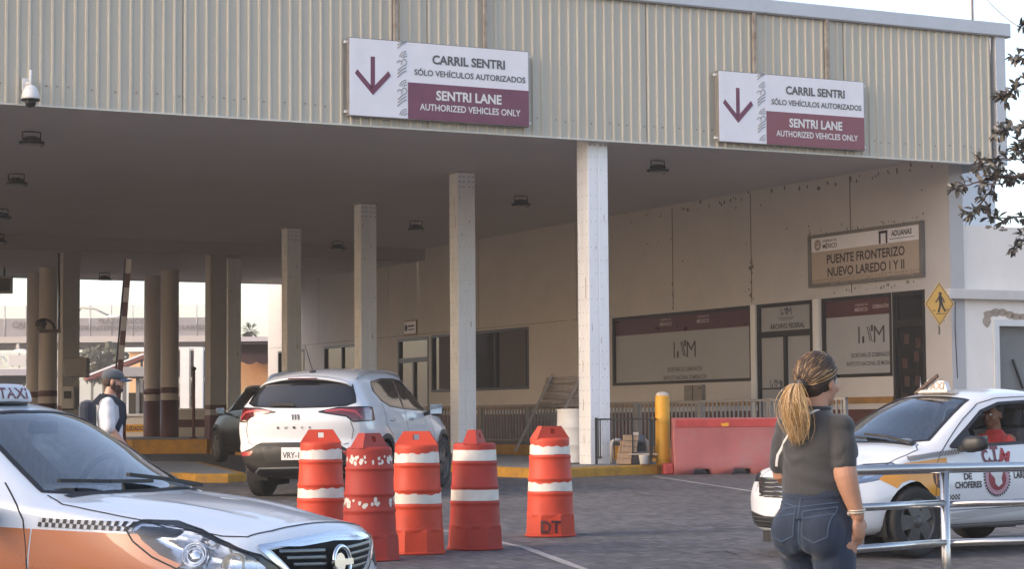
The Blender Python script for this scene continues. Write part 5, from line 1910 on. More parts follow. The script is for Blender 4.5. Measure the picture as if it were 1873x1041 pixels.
    for s in (1, -1):
        car.ribbon(mb, sw, 'side', s, .032, .003, .03, True)
        car.decal(mb, [(1.48, .96), (1.80, 1.135), (1.80, .975)], 'side', s, .004, .05)
    mb.build('window_seal', M_black, root)
    for s in (1, -1):
        b = MB(); vs, fs, rows = [], [], []
        cen = (.38, .745)
        for f in (1.0, .75, .45, .02):
            row = []
            for (u, v) in HL:
                uu, vv = cen[0] + (u - cen[0]) * f * .97, cen[1] + (v - cen[1]) * f * .95
                h, nn = car.hit(uu, vv, 'side', s)
                row.append(h - nn * (.006 + .06 * (1 - f ** 2)) if h else Vector((-uu, s * .6, vv)))
            rows.append(row)
        n = len(HL)
        for a, c2 in zip(rows, rows[1:]):
            base = len(vs); vs += a + c2
            fs += [[base + i, base + (i + 1) % n, base + n + (i + 1) % n, base + n + i] for i in range(n)]
        b.add(vs, fs, True)
        b.build('headlight_bowl', mat('lamp_reflector', (.78, .8, .83), .16, metal=.9, bump=.35, bscale=14), root)
    mb = MB()
    for zz in (.545, .585, .625, .665, .70):
        car.ribbon(mb, [(-.46 + (.71 - zz) * .4, zz), (.46 - (.71 - zz) * .4, zz)], 'end', 1, .013, .008, .03)
    mb.build('grille_bar', M_chrome, root)
    mb = MB()
    for zz in (.275, .31, .345):
        car.ribbon(mb, [(-.58, zz), (.58, zz)], 'end', 1, .012, .006, .03)
    mb.build('lower_grille_bar', mat('grille_bar_grey', (.12, .125, .13), .25, metal=.6), root)
    # livery
    mb = MB()
    amber = [(1.42, .875), (.80, .835), (.62, .80), (.46, .70), (.62, .615), (.70, .665), (.84, .688), (.98, .665), (1.10, .60), (1.19, .53), (1.42, .545)]
    for s in (1, -1): car.decal(mb, amber, 'side', s, .003, .04)
    mb.build('amber_panel', M_orangep2, root)
    mk, mw = MB(), MB()
    for s in (1, -1):
        car.decal(mw, [(1.58, .905), (.86, .848), (.86, .890), (1.58, .947)], 'side', s, .0035, .05)
        car.checker(mk, 1.58, .905, .86, .848, .042, 'side', s, 3, 0, .006, 42)
        car.decal(mw, [(1.55, .50), (1.20, .49), (1.20, .535), (1.55, .545)], 'side', s, .0035, .05)
        car.checker(mk, 1.55, .50, 1.20, .49, .045, 'side', s, 3, 0, .006, 18)
    mw.build('checker_ground', M_plate, root); mk.build('checker_stripe', M_black, root)
    mb = MB(); car.decal(mb, circ(1.30, .70, .095), 'side', 1, .005, .05); mb.build('number_disc', mat('disc_brown', (.05, .018, .015), .4), root)
    mb = MB(); car.text(mb, '14', 1.30, .70, .12, .115, 'side', 1, .03, .007); mb.build('number', mat('number_orange', (.55, .22, .07), .4), root)
    mb = MB()
    car.text(mb, 'SINDICATO', 1.655, .775, .33, .05, 'side', 1, .03)
    car.text(mb, 'DE', 1.655, .70, .10, .055, 'side', 1, .03)
    car.text(mb, 'CHOFERES', 1.655, .625, .33, .055, 'side', 1, .03)
    car.text(mb, 'NUEVO', 2.35, .775, .24, .055, 'side', 1, .03)
    car.text(mb, 'LAREDO', 2.37, .695, .27, .055, 'side', 1, .03)
    mb.build('lettering', M_ink, root)
    # gear-wheel emblem and arched letters
    mb = MB()
    c0 = (2.02, .675)
    gear = []
    for i in range(36):
        a0 = 2 * math.pi * i / 36
        for da, r in ((0, .150), (.045, .172), (.11, .172), (.155, .150)):
            gear.append((c0[0] + r * math.cos(a0 + da), c0[1] + r * math.sin(a0 + da)))
    car.decal(mb, gear, 'side', 1, .004, .05); mb.build('emblem_gear', M_ink, root)
    mb = MB(); car.decal(mb, circ(c0[0], c0[1], .150, n=36), 'side', 1, .0055, .05); mb.build('emblem_ring', mat('emblem_pink', (.42, .25, .30), .45), root)
    mb = MB(); car.decal(mb, circ(c0[0], c0[1], .112, n=32), 'side', 1, .007, .05); mb.build('emblem_field', mat('emblem_maroon', (.22, .02, .035), .45), root)
    mb = MB()
    car.decal(mb, [(c0[0] - .085, c0[1] + .07), (c0[0] + .085, c0[1] + .07), (c0[0] + .05, c0[1] - .0), (c0[0] + .06, c0[1] - .05), (c0[0] + .01, c0[1] - .08), (c0[0] - .03, c0[1] - .05), (c0[0] - .035, c0[1] + .0), (c0[0] - .08, c0[1] + .04)], 'side', 1, .0085, .05)
    mb.build('emblem_map', M_plate, root)
    mb = MB()
    car.text(mb, 'C', c0[0] - .115, c0[1] + .195, .09, .12, 'side', 1, .05, .0065, R(22))
    car.text(mb, 'T', c0[0] + .0, c0[1] + .225, .10, .12, 'side', 1, .05, .0065, 0)
    mb.build('lettering', mat('letter_plum', (.16, .03, .055), .45), root)
    mb = MB(); car.text(mb, 'M', c0[0] + .125, c0[1] + .19, .12, .12, 'side', 1, .05, .0065, R(-20)); mb.build('lettering', mat('letter_red', (.36, .02, .03), .45), root)
    # grey slanting strip low on the door
    mb = MB(); car.decal(mb, [(1.26, .355), (2.78, .47), (2.78, .40), (1.26, .29)], 'side', 1, .002, .05)
    mb.build('rocker_strip', mat('taxi_lower_grey', (.42, .42, .43), .4, coat=.5), root)
    # wipers
    mb = MB()
    for pts in (((1.17, .62), (1.22, .30), (1.25, -.05)), ((1.16, .05), (1.22, -.25), (1.30, -.55))):
        for a, b in zip(pts, pts[1:]):
            h0 = car.hit(*a, 'top', 1)[0] + Vector((.02, 0, .025)); h1 = car.hit(*b, 'top', 1)[0] + Vector((.02, 0, .025))
            mb.bar(h0, h1, .03, .022)
    mb.build('wiper', M_black, root)
    mb = MB()
    car.decal(mb, [(1.14, -.62), (1.08, 0), (1.14, .62), (1.26, .60), (1.16, .3), (1.13, 0), (1.16, -.3), (1.26, -.60)], 'top', 1, .004, .04)
    mb.build('scuttle', M_black, root)
    # interior
    MB().box((-1.32, 0, .90), (.46, 1.28, .14), bev=.05).build('dashboard', M_dash, root)
    mb = MB()
    q = Matrix.Translation((-1.54, .36, 1.0)) @ Matrix.Rotation(R(-64), 4, 'Y')
    mb.tube([q @ Vector((.18 * math.cos(a), .18 * math.sin(a), 0)) for a in [2 * math.pi * k / 28 for k in range(28)]], .017, 8, closed=True)
    mb.bar(q @ Vector((0, -.17, 0)), q @ Vector((0, .17, 0)), .05, .02)
    mb.build('steering_wheel', M_black, root)
    for y in (.36, -.36): seat(root, 2.12, y, mat('seat_cloth_dark', (.06, .06, .065), .9, var=.2, scale=20))
    MB().box((-2.9, 0, .75), (.3, 1.2, .7), bev=.08).build('rear_bench', M_seat, root)
    MB().box((-1.7, 0, 1.34), (.03, .24, .07), bev=.012).build('inner_mirror', M_black, root)
    mb = MB(); mb.box((-1.24, .25, 1.0), (.10, .14, .09), bev=.02); mb.box((-1.27, -.30, .985), (.2, .3, .012)); mb.build('papers', M_plate, root)
    MB().box((-2.0, 0, 1.0), (2.4, 1.3, .02)).build('cabin_floor_shadow', M_dash, root) if False else None
    for xb in (.84, 3.10):
        for s in (1, -1):
            wheel(root, xb, s * .745, .315, .20, 'alloy'); well(root, xb, s * .80, .36, .315)
    mirror(root, 1.40, .985, 1.005, M_black, (.15, .25, .15)); mirror(root, 1.40, -.985, 1.005, M_black, (.15, .25, .15))
    for s in (1,):
        h, nn = car.hit(2.6, .85, 'side', s)
        MB().ellipsoid(h + nn * .012, (.09, .016, .02), seg=14, rings=8).build('door_handle', P, root)
    MB().box((-.03, .0, .18), (.06, .6, .10)).build('tow_plate', M_black, root)
    place_car(root, 2.43, 18.95, R(237.2))
    # worn roof sign with its fallen letter bar
    hh = car.hit(2.06, .06, 'top', 1)[0]
    t = thing('taxi_roof_sign', 'low broken roof sign with scrawled TAXI letters on the right-hand taxi', 'sign')
    MB().box((0, 0, .018), (.16, .42, .03), bev=.01).build('base', mat('sign_base_tan', (.5, .45, .4), .6), t)
    mb = MB(); mb.prism([(-.17, .03), (.17, .03), (.12, .12), (-.10, .135)], (-.01, 0, 0), (0, 1, 0), (0, 0, 1), .05); mb.build('sign_box', mat('sign_box_plastic', (.62, .62, .63), .4, var=.05, scale=5), t)
    mb = MB(); put_text(mb, 'TAXI', Vector((.046, 0, .075)), (0, 1, 0), (0, 0, 1), 0, 0, .26, .075, .03); mb.build('lettering', M_rust, t)
    mb = MB(); mb.bar((.07, -.22, -.0), (.07, .06, .17), .02, .03); mb.build('loose_bar', mat('dark_rust', (.06, .035, .025), .8), t)
    t.matrix_world = root.matrix_world @ Matrix.Translation(hh) @ Matrix.Rotation(R(-9), 4, 'Y')
    return root, car
TAXI2, _c2 = taxi_side()
# ------------------------------------------------------------------ red traffic barrels
M_barrel = mat('barrel_red_orange', (.50, .052, .022), .55, spec=.3, var=.14, scale=5, stain=.4, stain_col=(.30, .06, .04), stain_scale=6, bump=.08, bscale=12)
M_barreld = mat('barrel_red_dull', (.34, .034, .022), .6, spec=.3, var=.16, scale=5, stain=.5, stain_col=(.22, .05, .045), stain_scale=5, bump=.08, bscale=12)
M_band = mat('reflective_band', (.62, .59, .53), .4, var=.10, scale=9, stain=.6, stain_col=(.36, .30, .25), stain_scale=7)
def barrel(u, v, lab, hrot, kind, m=None, text=None, rot=0, tilt=0):
    p = ground(u, v)
    m = m or M_barrel
    t = thing('traffic_barrel', lab, 'barrel', (p.x, p.y, gz(p.y)), rot, 'red traffic barrels closing the lane')
    rnd = random.Random(u)
    def oct_(r, z, a):
        k = math.pi / 4
        d = ((a + k / 2) % k) - k / 2
        ro = r * math.cos(k / 2) / math.cos(d)
        if z <= .018: return r - (r - ro) * .35
        top = .222 - .050 * (1 - math.cos(d * 8)) / 2      # arched heads of the flats
        if z < top - .012: return ro
        return min(r, max(ro, .2475))
    base = [(0, .012), (.25, .01), (.272, .0), (.279, .008), (.277, .018), (.271, .026), (.269, .06), (.267, .10), (.266, .14), (.265, .158), (.2645, .168), (.264, .178), (.2635, .188), (.263, .198), (.2625, .208), (.262, .216), (.256, .226), (.2475, .232)]
    prof = [(.2475, .232), (.243, .242), (.241, .25), (.235, .40), (.232, .425), (.239, .435), (.239, .455), (.229, .465), (.226, .56), (.225, .575), (.232, .585), (.232, .605), (.222, .615), (.214, .79), (.213, .805), (.220, .815), (.220, .83),
            (.210, .84), (.2035, .96), (.205, .985), (.199, 1.005), (.185, 1.015), (0, 1.018)]
    mb = MB()
    mb.lathe(base, 64, fn=oct_, smooth=False)
    mb.lathe(prof, 64)
    mb.build('drum', m, t)
    # handle block with a square finger hole
    mb = MB()
    def sec(z):
        f = (z - 1.005) / .135
        return .205 - .085 * f, .072 - .035 * f
    hs = .03
    zs = [1.005, 1.06, 1.06 + 2 * hs - .01, 1.14]
    M = Matrix.Rotation(hrot, 4, 'Z')
    for (z0, z1, hole) in ((zs[0], zs[1], 0), (zs[1], zs[2], 1), (zs[2], zs[3], 0)):
        a0, b0 = sec(z0); a1, b1 = sec(z1)
        spans = [(-1, 1)] if not hole else [(-1, 0), (0, 1)]
        for s in spans:
            if not hole: X0, X1, x0, x1 = -a0, a0, -a1, a1
            elif s[0] == -1: X0, X1, x0, x1 = -a0, -hs, -a1, -hs
            else: X0, X1, x0, x1 = hs, a0, hs, a1
            vs = [M @ Vector(q) for q in ((X0, -b0, z0), (X1, -b0, z0), (X1, b0, z0), (X0, b0, z0), (x0, -b1, z1), (x1, -b1, z1), (x1, b1, z1), (x0, b1, z1))]
            mb.add(vs, [[3, 2, 1, 0], [4, 5, 6, 7], [0, 1, 5, 4], [1, 2, 6, 5], [2, 3, 7, 6], [3, 0, 4, 7]])
    mb.build('handle', m, t)
    # worn reflective bands
    def rad(z):
        for (r0, z0), (r1, z1) in zip(prof, prof[1:]):
            if z0 <= z <= z1 and z1 > z0: return r0 + (r1 - r0) * (z - z0) / (z1 - z0)
        return .22
    for (b0, b1) in ((.466, .572), (.845, .95)):
        mb = MB()
        if kind == 'torn' or kind == 'whole':
            n = 96
            ph = [rnd.uniform(0, 6.28) for _ in range(4)]
            amp = rnd.uniform(.010, .016) if kind == 'torn' else .002
            rows = []
            for k in range(n):
                a = 2 * math.pi * k / n
                top = b1 - (amp + amp * (math.sin(a * 2 + ph[0]) * .6 + math.sin(a * 5 + ph[1]) * .4 + .35 * math.sin(a * 13 + ph[2]) + rnd.uniform(-.2, .2)))
                bot = b0 + max(0, (amp * .35) * (math.sin(a * 3 + ph[3]) + rnd.uniform(-.3, .3)))
                rows.append([Vector(((rad(z) + .0022) * math.cos(a), (rad(z) + .0022) * math.sin(a), z)) for z in (bot, bot + (top - bot) * .5, max(top, bot + .02))])
            vs = [q for r in rows for q in r]
            mb.add(vs, [[3 * k + j, 3 * ((k + 1) % n) + j, 3 * ((k + 1) % n) + j + 1, 3 * k + j + 1] for k in range(n) for j in (0, 1)], True)
        else:
            for i in range(60):
                a0 = rnd.uniform(0, 6.28); z0 = rnd.uniform(b0 + .02, b1 - .018); s = rnd.uniform(.011, .024)
                kk = rnd.randint(6, 9)
                pts = []
                for q in range(kk):
                    da = s / .22 * math.cos(q * 2 * math.pi / kk) * rnd.uniform(.6, 1); dz = s * 1.3 * math.sin(q * 2 * math.pi / kk) * rnd.uniform(.6, 1)
                    zz = min(max(z0 + dz, b0), b1)
                    pts.append(((rad(zz) + .002 + i * 2e-5) * math.cos(a0 + da), (rad(zz) + .002 + i * 2e-5) * math.sin(a0 + da), zz))
                mb.add(pts, [list(range(kk))])
        mb.build('reflective_band', M_band, t)
    if text:
        mb = MB()
        vs, fs = text_mesh(text, .03)
        x0, x1 = min(q[0] for q in vs), max(q[0] for q in vs)
        P = []
        for (x, y) in vs:
            da = ((x - x0) / (x1 - x0) - .5) * .20 / .25; z = .045 + y / .69 * .12 + .006 * math.sin(x * 9)
            a = -math.pi / 2 + da - rot
            P.append((.2705 * math.cos(a), .2705 * math.sin(a), z))
        mb.add(P, fs)
        mb.build('lettering', mat('marker_ink', (.06, .012, .015), .6), t)
    t.rotation_euler.x = tilt
    return t
barrel(587, 997, 'red barrel farthest left, half hidden by the bonnet of the foreground taxi, broad handle', R(2), 'torn', M_barrel)
barrel(676, 1025, 'dull red barrel whose white bands are flaked into patches', R(42), 'flaked', M_barreld, rot=.3)
barrel(763, 1013, 'red barrel with torn white bands and a broad handle, third from the left', R(-4), 'torn', M_barrel)
barrel(869, 1005, 'darker red barrel with intact white bands and its narrow handle seen end on', R(72), 'whole', M_barreld, rot=.1)
barrel(1007, 981, 'red barrel standing apart on the right, marked DT at its base', R(32), 'torn', M_barrel, text='DT')

# ------------------------------------------------------------------ things around the front column
def bollard():
    p = ground(1212, 866)
    z = gz(p.y)
    t = thing('bollard', 'thick yellow steel bollard at the kerb corner', 'bollard', (p.x, p.y - .15, z), 0)
    MB().lathe([(0.13, 0), (.13, 1.36), (.125, 1.385), (.115, 1.39)], 28).build('post', M_bolly, t)
    MB().lathe([(.12, 1.385), (.11, 1.43), (.05, 1.455), (0, 1.46)], 24).build('concrete_cap', mat('pale_concrete', (.5, .44, .38), .9, var=.2, scale=12), t)
bollard()
def water_barrier():
    a = ground(1234, 869); 
    t = thing('water_barrier', 'faded red plastic water barrier between the yellow bollard and the woman', 'barrier', (a.x, a.y, gz(a.y)), R(3))
    Lb, H = 1.9, 1.0
    M1 = mat('faded_red_plastic', (.34, .105, .10), .6, spec=.3, var=.15, scale=1.5, stain=.8, stain_col=(.30, .19, .18), stain_scale=1.3)
    prof = [(-.30, 0), (-.30, .16), (-.27, .24), (-.16, .50), (-.12, .86), (-.12, H), (.12, H), (.12, .86), (.16, .50), (.27, .24), (.30, .16), (.30, 0)]
    mb = MB()
    xs = [0, .03, .32, .36, .62, .66, 1.02, 1.06, 1.34, 1.38, 1.87, 1.9]
    notch = [0, 0, 0, 1, 1, 0, 0, 1, 1, 0, 0, 0]
    rings = []
    for x, nn in zip(xs, notch):
        rings.append([Vector((x, y * (0.96 if x in (0, 1.9) else 1) + .3, max(z, .10 if nn else 0))) for y, z in prof])
    mb.loft(rings)
    mb.build('shell', M1, t)
    mb = MB(); mb.box((Lb / 2, .18 - .006, .90), (Lb - .1, .014, .14), bev=.005); mb.build('top_band', mat('deep_red_plastic', (.40, .045, .04), .5, var=.3, scale=2.5, stain=.7, stain_col=(.16, .12, .11), stain_scale=1.6), t)
    mb = MB()
    mb.add([(.85, .165, .895), (1.0, .165, .91), (.99, .165, .85), (.88, .165, .845)], [[0, 1, 2, 3]]); mb.build('yellow_scrap', M_bolly, t)
    mb = MB(); mb.box((-.09, .25, .10), (.18, .36, .20), bev=.03); mb.build('coupling_lug', mat('deep_red_plastic', (.4, .045, .04), .5), t)
water_barrier()
def steel_drum():
    p = atY(1050, 847, 38.55)
    t = thing('steel_drum', 'white painted steel drum half hidden behind the front column', 'drum', (p.x, p.y, gz(p.y) + .17), 0)
    pr = [(0, .012), (.30, .012), (.312, 0), (.312, .02), (.305, .03), (.305, .31), (.318, .33), (.305, .35), (.305, .63), (.318, .65), (.305, .67), (.305, .95), (.312, .965), (.312, .985), (.30, .985), (.295, .97), (0, .97)]
    MB().lathe(pr, 36).build('drum_body', mat('drum_white', (.68, .66, .62), .5, var=.06, scale=4, stain=.3), t)
steel_drum()
def pump_cage():
    q = [atY(1091, 845, 37.35), atY(1191, 858, 37.2)]
    z = gz(37.9) + .17
    t = thing('pump_cage', 'low black steel railing round a water pump by the front column', 'railing', (0, 0, 0), 0)
    A = Vector((q[0].x, q[0].y, z)); B = Vector((q[1].x, q[1].y, z)); Cc = B + Vector((.25, .95, 0)); D = A + Vector((.22, 1.0, 0))
    for (p, r, n, nm) in ((A, D, 5, 'panel'), (A, B, 3, 'panel'), (B, Cc, 6, 'panel')):
        mb = MB()
        for zz in ((.80, .12) if n != 3 else (.80,)): mb.bar(p + Vector((0, 0, zz)), r + Vector((0, 0, zz)), .03, .03)
        for k in range(1, n): mb.bar(p.lerp(r, k / n) + Vector((0, 0, .12)), p.lerp(r, k / n) + Vector((0, 0, .8)), .02, .02)
        mb.build(nm, M_dark, t)
    for p in (A, B, Cc, D): MB().bar(p, p + Vector((0, 0, .83)), .045, .045).build('post', M_dark, t)
    # pump
    c = (A + B + Cc + D) / 4 + Vector((.03, -.05, .42))
    t2 = thing('water_pump', 'small blue-grey pump with white pipes inside the black railing', 'pump', c, 0)
    X90 = Matrix.Rotation(R(90), 4, 'Y')
    mb = MB(); mb.lathe([(0, -.02), (.085, -.02), (.095, .0), (.095, .24), (.08, .27), (0, .27)], 20, (-.02, 0, 0), X90)
    for k in range(9): mb.lathe([(.095, .02 + k * .024), (.107, .025 + k * .024), (.095, .03 + k * .024)], 20, (-.02, 0, 0), X90)
    mb.build('motor', mat('pump_blue_grey', (.10, .13, .17), .5, var=.2, scale=9), t2)
    mb = MB(); mb.lathe([(0, -.14), (.07, -.14), (.11, -.10), (.11, -.04), (.06, -.02)], 20, (-.02, 0, 0), X90); mb.box((.1, 0, -.15), (.34, .12, .1)); mb.build('pump_casing', M_black, t2)
    mb = MB(); mb.tube([(-.15, 0, 0), (-.28, 0, .01), (-.33, 0, -.03), (-.34, 0, -.10), (-.34, 0, -.40)], .034, 10); mb.tube([(.25, 0, .02), (.30, 0, -.02), (.31, 0, -.36)], .03, 10); mb.box((.09, 0, .115), (.12, .1, .06), bev=.01)
    mb.build('pipe', mat('pvc_white', (.5, .46, .42), .5, var=.1, scale=8), t2)
    MB().box((.05, 0, -.31), (.5, .32, .22), bev=.01).build('plinth', M_concrete, t2)
    # loose bricks
    rnd = random.Random(3)
    M_br = mat('tan_brick', (.36, .24, .15), .9, var=.25, scale=14)
    base = Vector((A.x + .50, A.y - .02, z))
    for i in range(9):
        lay, j = divmod(i, 2)
        o = MB().box((0, 0, .055), (.26, .13, .10), bev=.006).build('brick', M_br)
        o.location = base + Vector((rnd.uniform(-.03, .03) + .03 * lay, .16 * j + rnd.uniform(-.01, .01), .104 * lay))
        o.rotation_euler.z = rnd.uniform(-.15, .15)
        tag(o, 'tan brick in the rough pile under the pump pipe', 'brick', 'bricks piled beside the pump')
    t3 = thing('bucket', 'small white bucket under a board by the bollard', 'bucket', (B.x - .12, B.y + .05, z), 0)
    MB().lathe([(0, .002), (.075, 0), (.095, .16), (.10, .165), (.09, .165), (.07, .02), (0, .02)], 20).build('pail', M_white, t3)
    o = MB().box((0, 0, .012), (.52, .12, .024), bev=.004).build('wood_board', mat('pale_wood', (.42, .34, .26), .8, var=.2, scale=8, stretch=(1, 8, 1)))
    o.location = (B.x - .14, B.y + .05, z + .167); tag(o, 'short pale board lying on the bucket', 'board')
pump_cage()

# railing along the walkway edge
def rail_panel(L):
    t = thing('steel_railing', 'railing', 'railing')
    mb = MB(); mb.bar((0, 0, .90), (L, 0, .90), .05, .05); mb.build('top_rail', M_steelg, t)
    MB().bar((0, 0, .10), (L, 0, .10), .04, .04).build('bottom_rail', M_steelg, t)
    for x in (0.03, L - .03): MB().box((x, 0, .46), (.06, .06, .92)).build('post', M_steelg, t)
    mb = MB(); n = int(L / .145)
    for k in range(1, n): mb.box((L * k / n, 0, .5), (.028, .028, .78))
    mb.build('bars', M_steelg, t)
    return t
_rp = rail_panel(2.4)
k = 0
for i in range(14):
    x = -31 + 2.42 * i
    o = _rp if k == 0 else dup(_rp)
    k += 1
    p = wpt(x, -4.78, 1.0)
    o.location = p; o.rotation_euler.z = WRZ
    o['label'] = 'grey barred railing panel along the raised walkway before the office wall'
    o['group'] = 'railing panels along the walkway'

# steel barricades leaning on the walkway
def barricades():
    c = onplane(1010, 815, wpt(0, -5.45), WY)
    xw = (c - W0).dot(WX)
    t = thing('barricade_stack', 'stack of grey corrugated barricade panels leaning behind the railing', 'barricades', wpt(xw, -5.42, gz(c.y) + .17), WRZ)
    lean = R(14)
    Mx = Matrix.Rotation(-lean, 4, 'X')
    for i, z in enumerate((1.02, 1.20, 1.38, 1.56)):
        mb = MB()
        for dz in (0, .075):
            a = Mx @ Vector((-.95 + .05 * (i % 2), -.04, z + dz)); b = Mx @ Vector((.95, -.04, z + dz))
            mb.tube([a, b], .045, 8)
        mb.build('beam', mat('barricade_grey', (.30, .26, .23), .6, var=.2, scale=6), t)
    for x in (-.72, .62):
        MB().bar((x - .12, -.50, 0), Mx @ Vector((x + .12, -.1, 1.74)), .05, .05).build('leg', mat('barricade_grey', (.30, .26, .23), .6), t)
    mb = MB()
    for k in range(9): mb.bar((-.6 + .15 * k, -.1, .05), (-.6 + .15 * k, -.02, .85), .05, .02)
    for k in range(6): mb.bar((-.65, -.12 + .015 * k, .12 + .14 * k), (.65, -.12 + .015 * k, .12 + .14 * k), .06, .02)
    mb.build('lattice', M_steelg, t)
barricades()

# stainless hand rail in the foreground
def hand_rail():
    P = atY(1728, 900, 12.0); z0 = gz(12)
    Lf = atY(1545, 900, 11.35); Rt = atY(2300, 900, 12.6)
    t = thing('steel_handrail', 'stainless tube railing with three rails in the right foreground', 'railing', (P.x, P.y, z0))
    def loc(q, h): return (q.x - P.x, q.y - P.y, h + gz(q.y) - z0)
    MB().tube([loc(Lf, 1.075), loc(P, 1.062), loc(Rt, 1.06)], .029, 14).build('top_rail', M_inox, t)
    for h in (.862, .640):
        MB().tube([loc(Lf, h + .012), loc(P, h)], .022, 12).build('rail', M_inox, t)
        MB().tube([(.0, .03, h - .005), loc(Rt, h - .003)], .022, 12).build('rail', M_inox, t)
    for q in (P, Rt):
        a = loc(q, 0)
        MB().tube([(a[0], a[1], 0), (a[0], a[1], 1.05)], .027, 14).build('post', M_inox, t)
        MB().lathe([(.065, 0), (.065, .012), (.03, .02)], 16, (a[0], a[1], 0)).build('base_flange', M_inox, t)
    a = loc(Lf, 0)
    MB().tube([(a[0], a[1], 0), (a[0], a[1], 1.07)], .027, 14).build('post', M_inox, t)
hand_rail()
# ------------------------------------------------------------------ people
from mathutils import noise
def remesh(mb, name, voxel, smooth_it=4, disp=None):
    me = mb.mesh('blank')
    ob = bpy.data.objects.new('blank', me); COL.objects.link(ob)
    md = ob.modifiers.new('r', 'REMESH'); md.mode = 'VOXEL'; md.voxel_size = voxel
    sm = ob.modifiers.new('s', 'SMOOTH'); sm.factor = .5; sm.iterations = smooth_it
    dg = bpy.context.evaluated_depsgraph_get()
    out = bpy.data.meshes.new_from_object(ob.evaluated_get(dg))
    out.name = name
    bpy.data.objects.remove(ob); bpy.data.meshes.remove(me)
    if disp:
        nn = [v.normal.copy() for v in out.vertices]
        for v, n in zip(out.vertices, nn): v.co += n * disp(v.co)
        out.update()
    return out
def skin_mat(name, c): return mat(name, c, .5, var=.08, scale=14, spec=.35, bump=.05, bscale=90)
def ring(c, rx, ry, ax=(1, 0, 0), ay=(0, 1, 0), n=28, p=1.0):
    ax, ay, c = Vector(ax), Vector(ay), Vector(c)
    return [c + ax * rx * math.copysign(abs(math.cos(a)) ** p, math.cos(a)) + ay * ry * math.copysign(abs(math.sin(a)) ** p, math.sin(a)) for a in [2 * math.pi * k / n for k in range(n)]]
def limb(mb, pts, rs, n=16):
    """smooth tapered limb with rounded ends through joints"""
    P = [Vector(p) for p in pts]
    path, rad = [], []
    for i in range(len(P) - 1):
        for k in range(6):
            t = k / 6
            path.append(P[i].lerp(P[i + 1], t)); rad.append(rs[i] + (rs[i + 1] - rs[i]) * t)
    path.append(P[-1]); rad.append(rs[-1])
    for _ in range(2):
        path = [path[0]] + [(path[i - 1] + path[i] * 2 + path[i + 1]) / 4 for i in range(1, len(path) - 1)] + [path[-1]]
    mb.tube(path, 0, n, True, rad)
    mb.ellipsoid(path[0], (rad[0],) * 3, seg=n, rings=8); mb.ellipsoid(path[-1], (rad[-1],) * 3, seg=n, rings=8)
def hand(mb, wrist, d, palm_n, thumb_side, curl=.6, k=1.0):
    """hand from the wrist along d; palm faces palm_n; thumb leaves towards thumb_side"""
    d, pn, ts = Vector(d).normalized(), Vector(palm_n).normalized(), Vector(thumb_side).normalized()
    w = Vector(wrist)
    c = w + d * .05 * k
    M = Matrix((ts, d, pn)).transposed().to_4x4()
    mb.ellipsoid(c, (.041 * k, .055 * k, .019 * k), M, 16, 10)
    for i, (o, L) in enumerate(((.029, .070), (.010, .079), (-.009, .073), (-.027, .058))):
        p = w + d * (.088 - abs(o - .005) * .25) * k + ts * o * k
        pts, dd, a = [p - d * .02 * k, p], d.copy(), 0
        for s in (.44, .32, .26):
            a += curl * (.75 + .12 * i)
            dd = d * math.cos(a) + pn * math.sin(a)
            pts.append(pts[-1] + dd * L * s * k)
        mb.tube(pts, 0, 9, True, [.0105 * k, .0098 * k, .0092 * k, .0084 * k, .0062 * k])
        mb.ellipsoid(pts[-1], (.0064 * k,) * 3, seg=8, rings=6)
    p = w + d * .022 * k + ts * .030 * k
    pts = [p - ts * .015 * k, p, p + (ts * .75 + d * .65 + pn * .25) * .034 * k, p + (ts * .75 + d * 1.5 + pn * .7) * .042 * k]
    mb.tube(pts, 0, 9, True, [.015 * k, .0138 * k, .0112 * k, .008 * k]); mb.ellipsoid(pts[-1], (.008 * k,) * 3, seg=8, rings=6)
def head(mb, c, yaw, tilt=0, k=1.0, jaw=1.0):
    """head shape added to the body; returns its matrix (face along local +Y)"""
    M = Matrix.Translation(c) @ Matrix.Rotation(yaw, 4, 'Z') @ Matrix.Rotation(tilt, 4, 'X') @ Matrix.Scale(k, 4)
    def E(p, r, fn=None): mb.ellipsoid(M @ Vector(p), r, (M.to_3x3()).to_4x4(), 20, 14, fn)
    E((0, -.012, .03), (.076, .096, .088)); E((0, .028, -.02), (.062 * jaw, .066, .088)); E((0, .055, -.075), (.036 * jaw, .038, .034))
    E((0, .012, -.06), (.056 * jaw, .062, .05))
    E((0, .092, -.012), (.0105, .020, .027)); E((0, .103, -.026), (.0145, .014, .0115))
    E((0, .086, -.055), (.026, .012, .0075)); E((0, .084, -.067), (.024, .012, .008))
    E((0, .083, .030), (.045, .012, .009))
    for s in (-1, 1):
        E((s * .0765, -.005, -.008), (.009, .019, .031)); E((s * .042, .066, -.022), (.02, .018, .02))
    return M
def face_bits(root, M, iris=(.03, .018, .012), brow=(.03, .02, .015)):
    for s in (-1, 1):
        mb = MB(); mb.ellipsoid(M @ Vector((s * .031, .0765, .010)), (.0125,) * 3, M.to_3x3().to_4x4(), 12, 8)
        e = mb.build('eye', mat('eye_white', (.6, .57, .54), .2), root)
        mb = MB(); mb.ellipsoid(M @ Vector((s * .031, .0845, .010)), (.0062, .0052, .0062), M.to_3x3().to_4x4(), 10, 6); mb.build('iris', mat('iris_brown', iris, .2), e)
        mb = MB(); mb.tube([M @ Vector(q) for q in ((s * .014, .0965, .030), (s * .032, .094, .036), (s * .052, .080, .031))], .0045, 6); mb.build('eyebrow', mat('brow_hair', brow, .9), root)
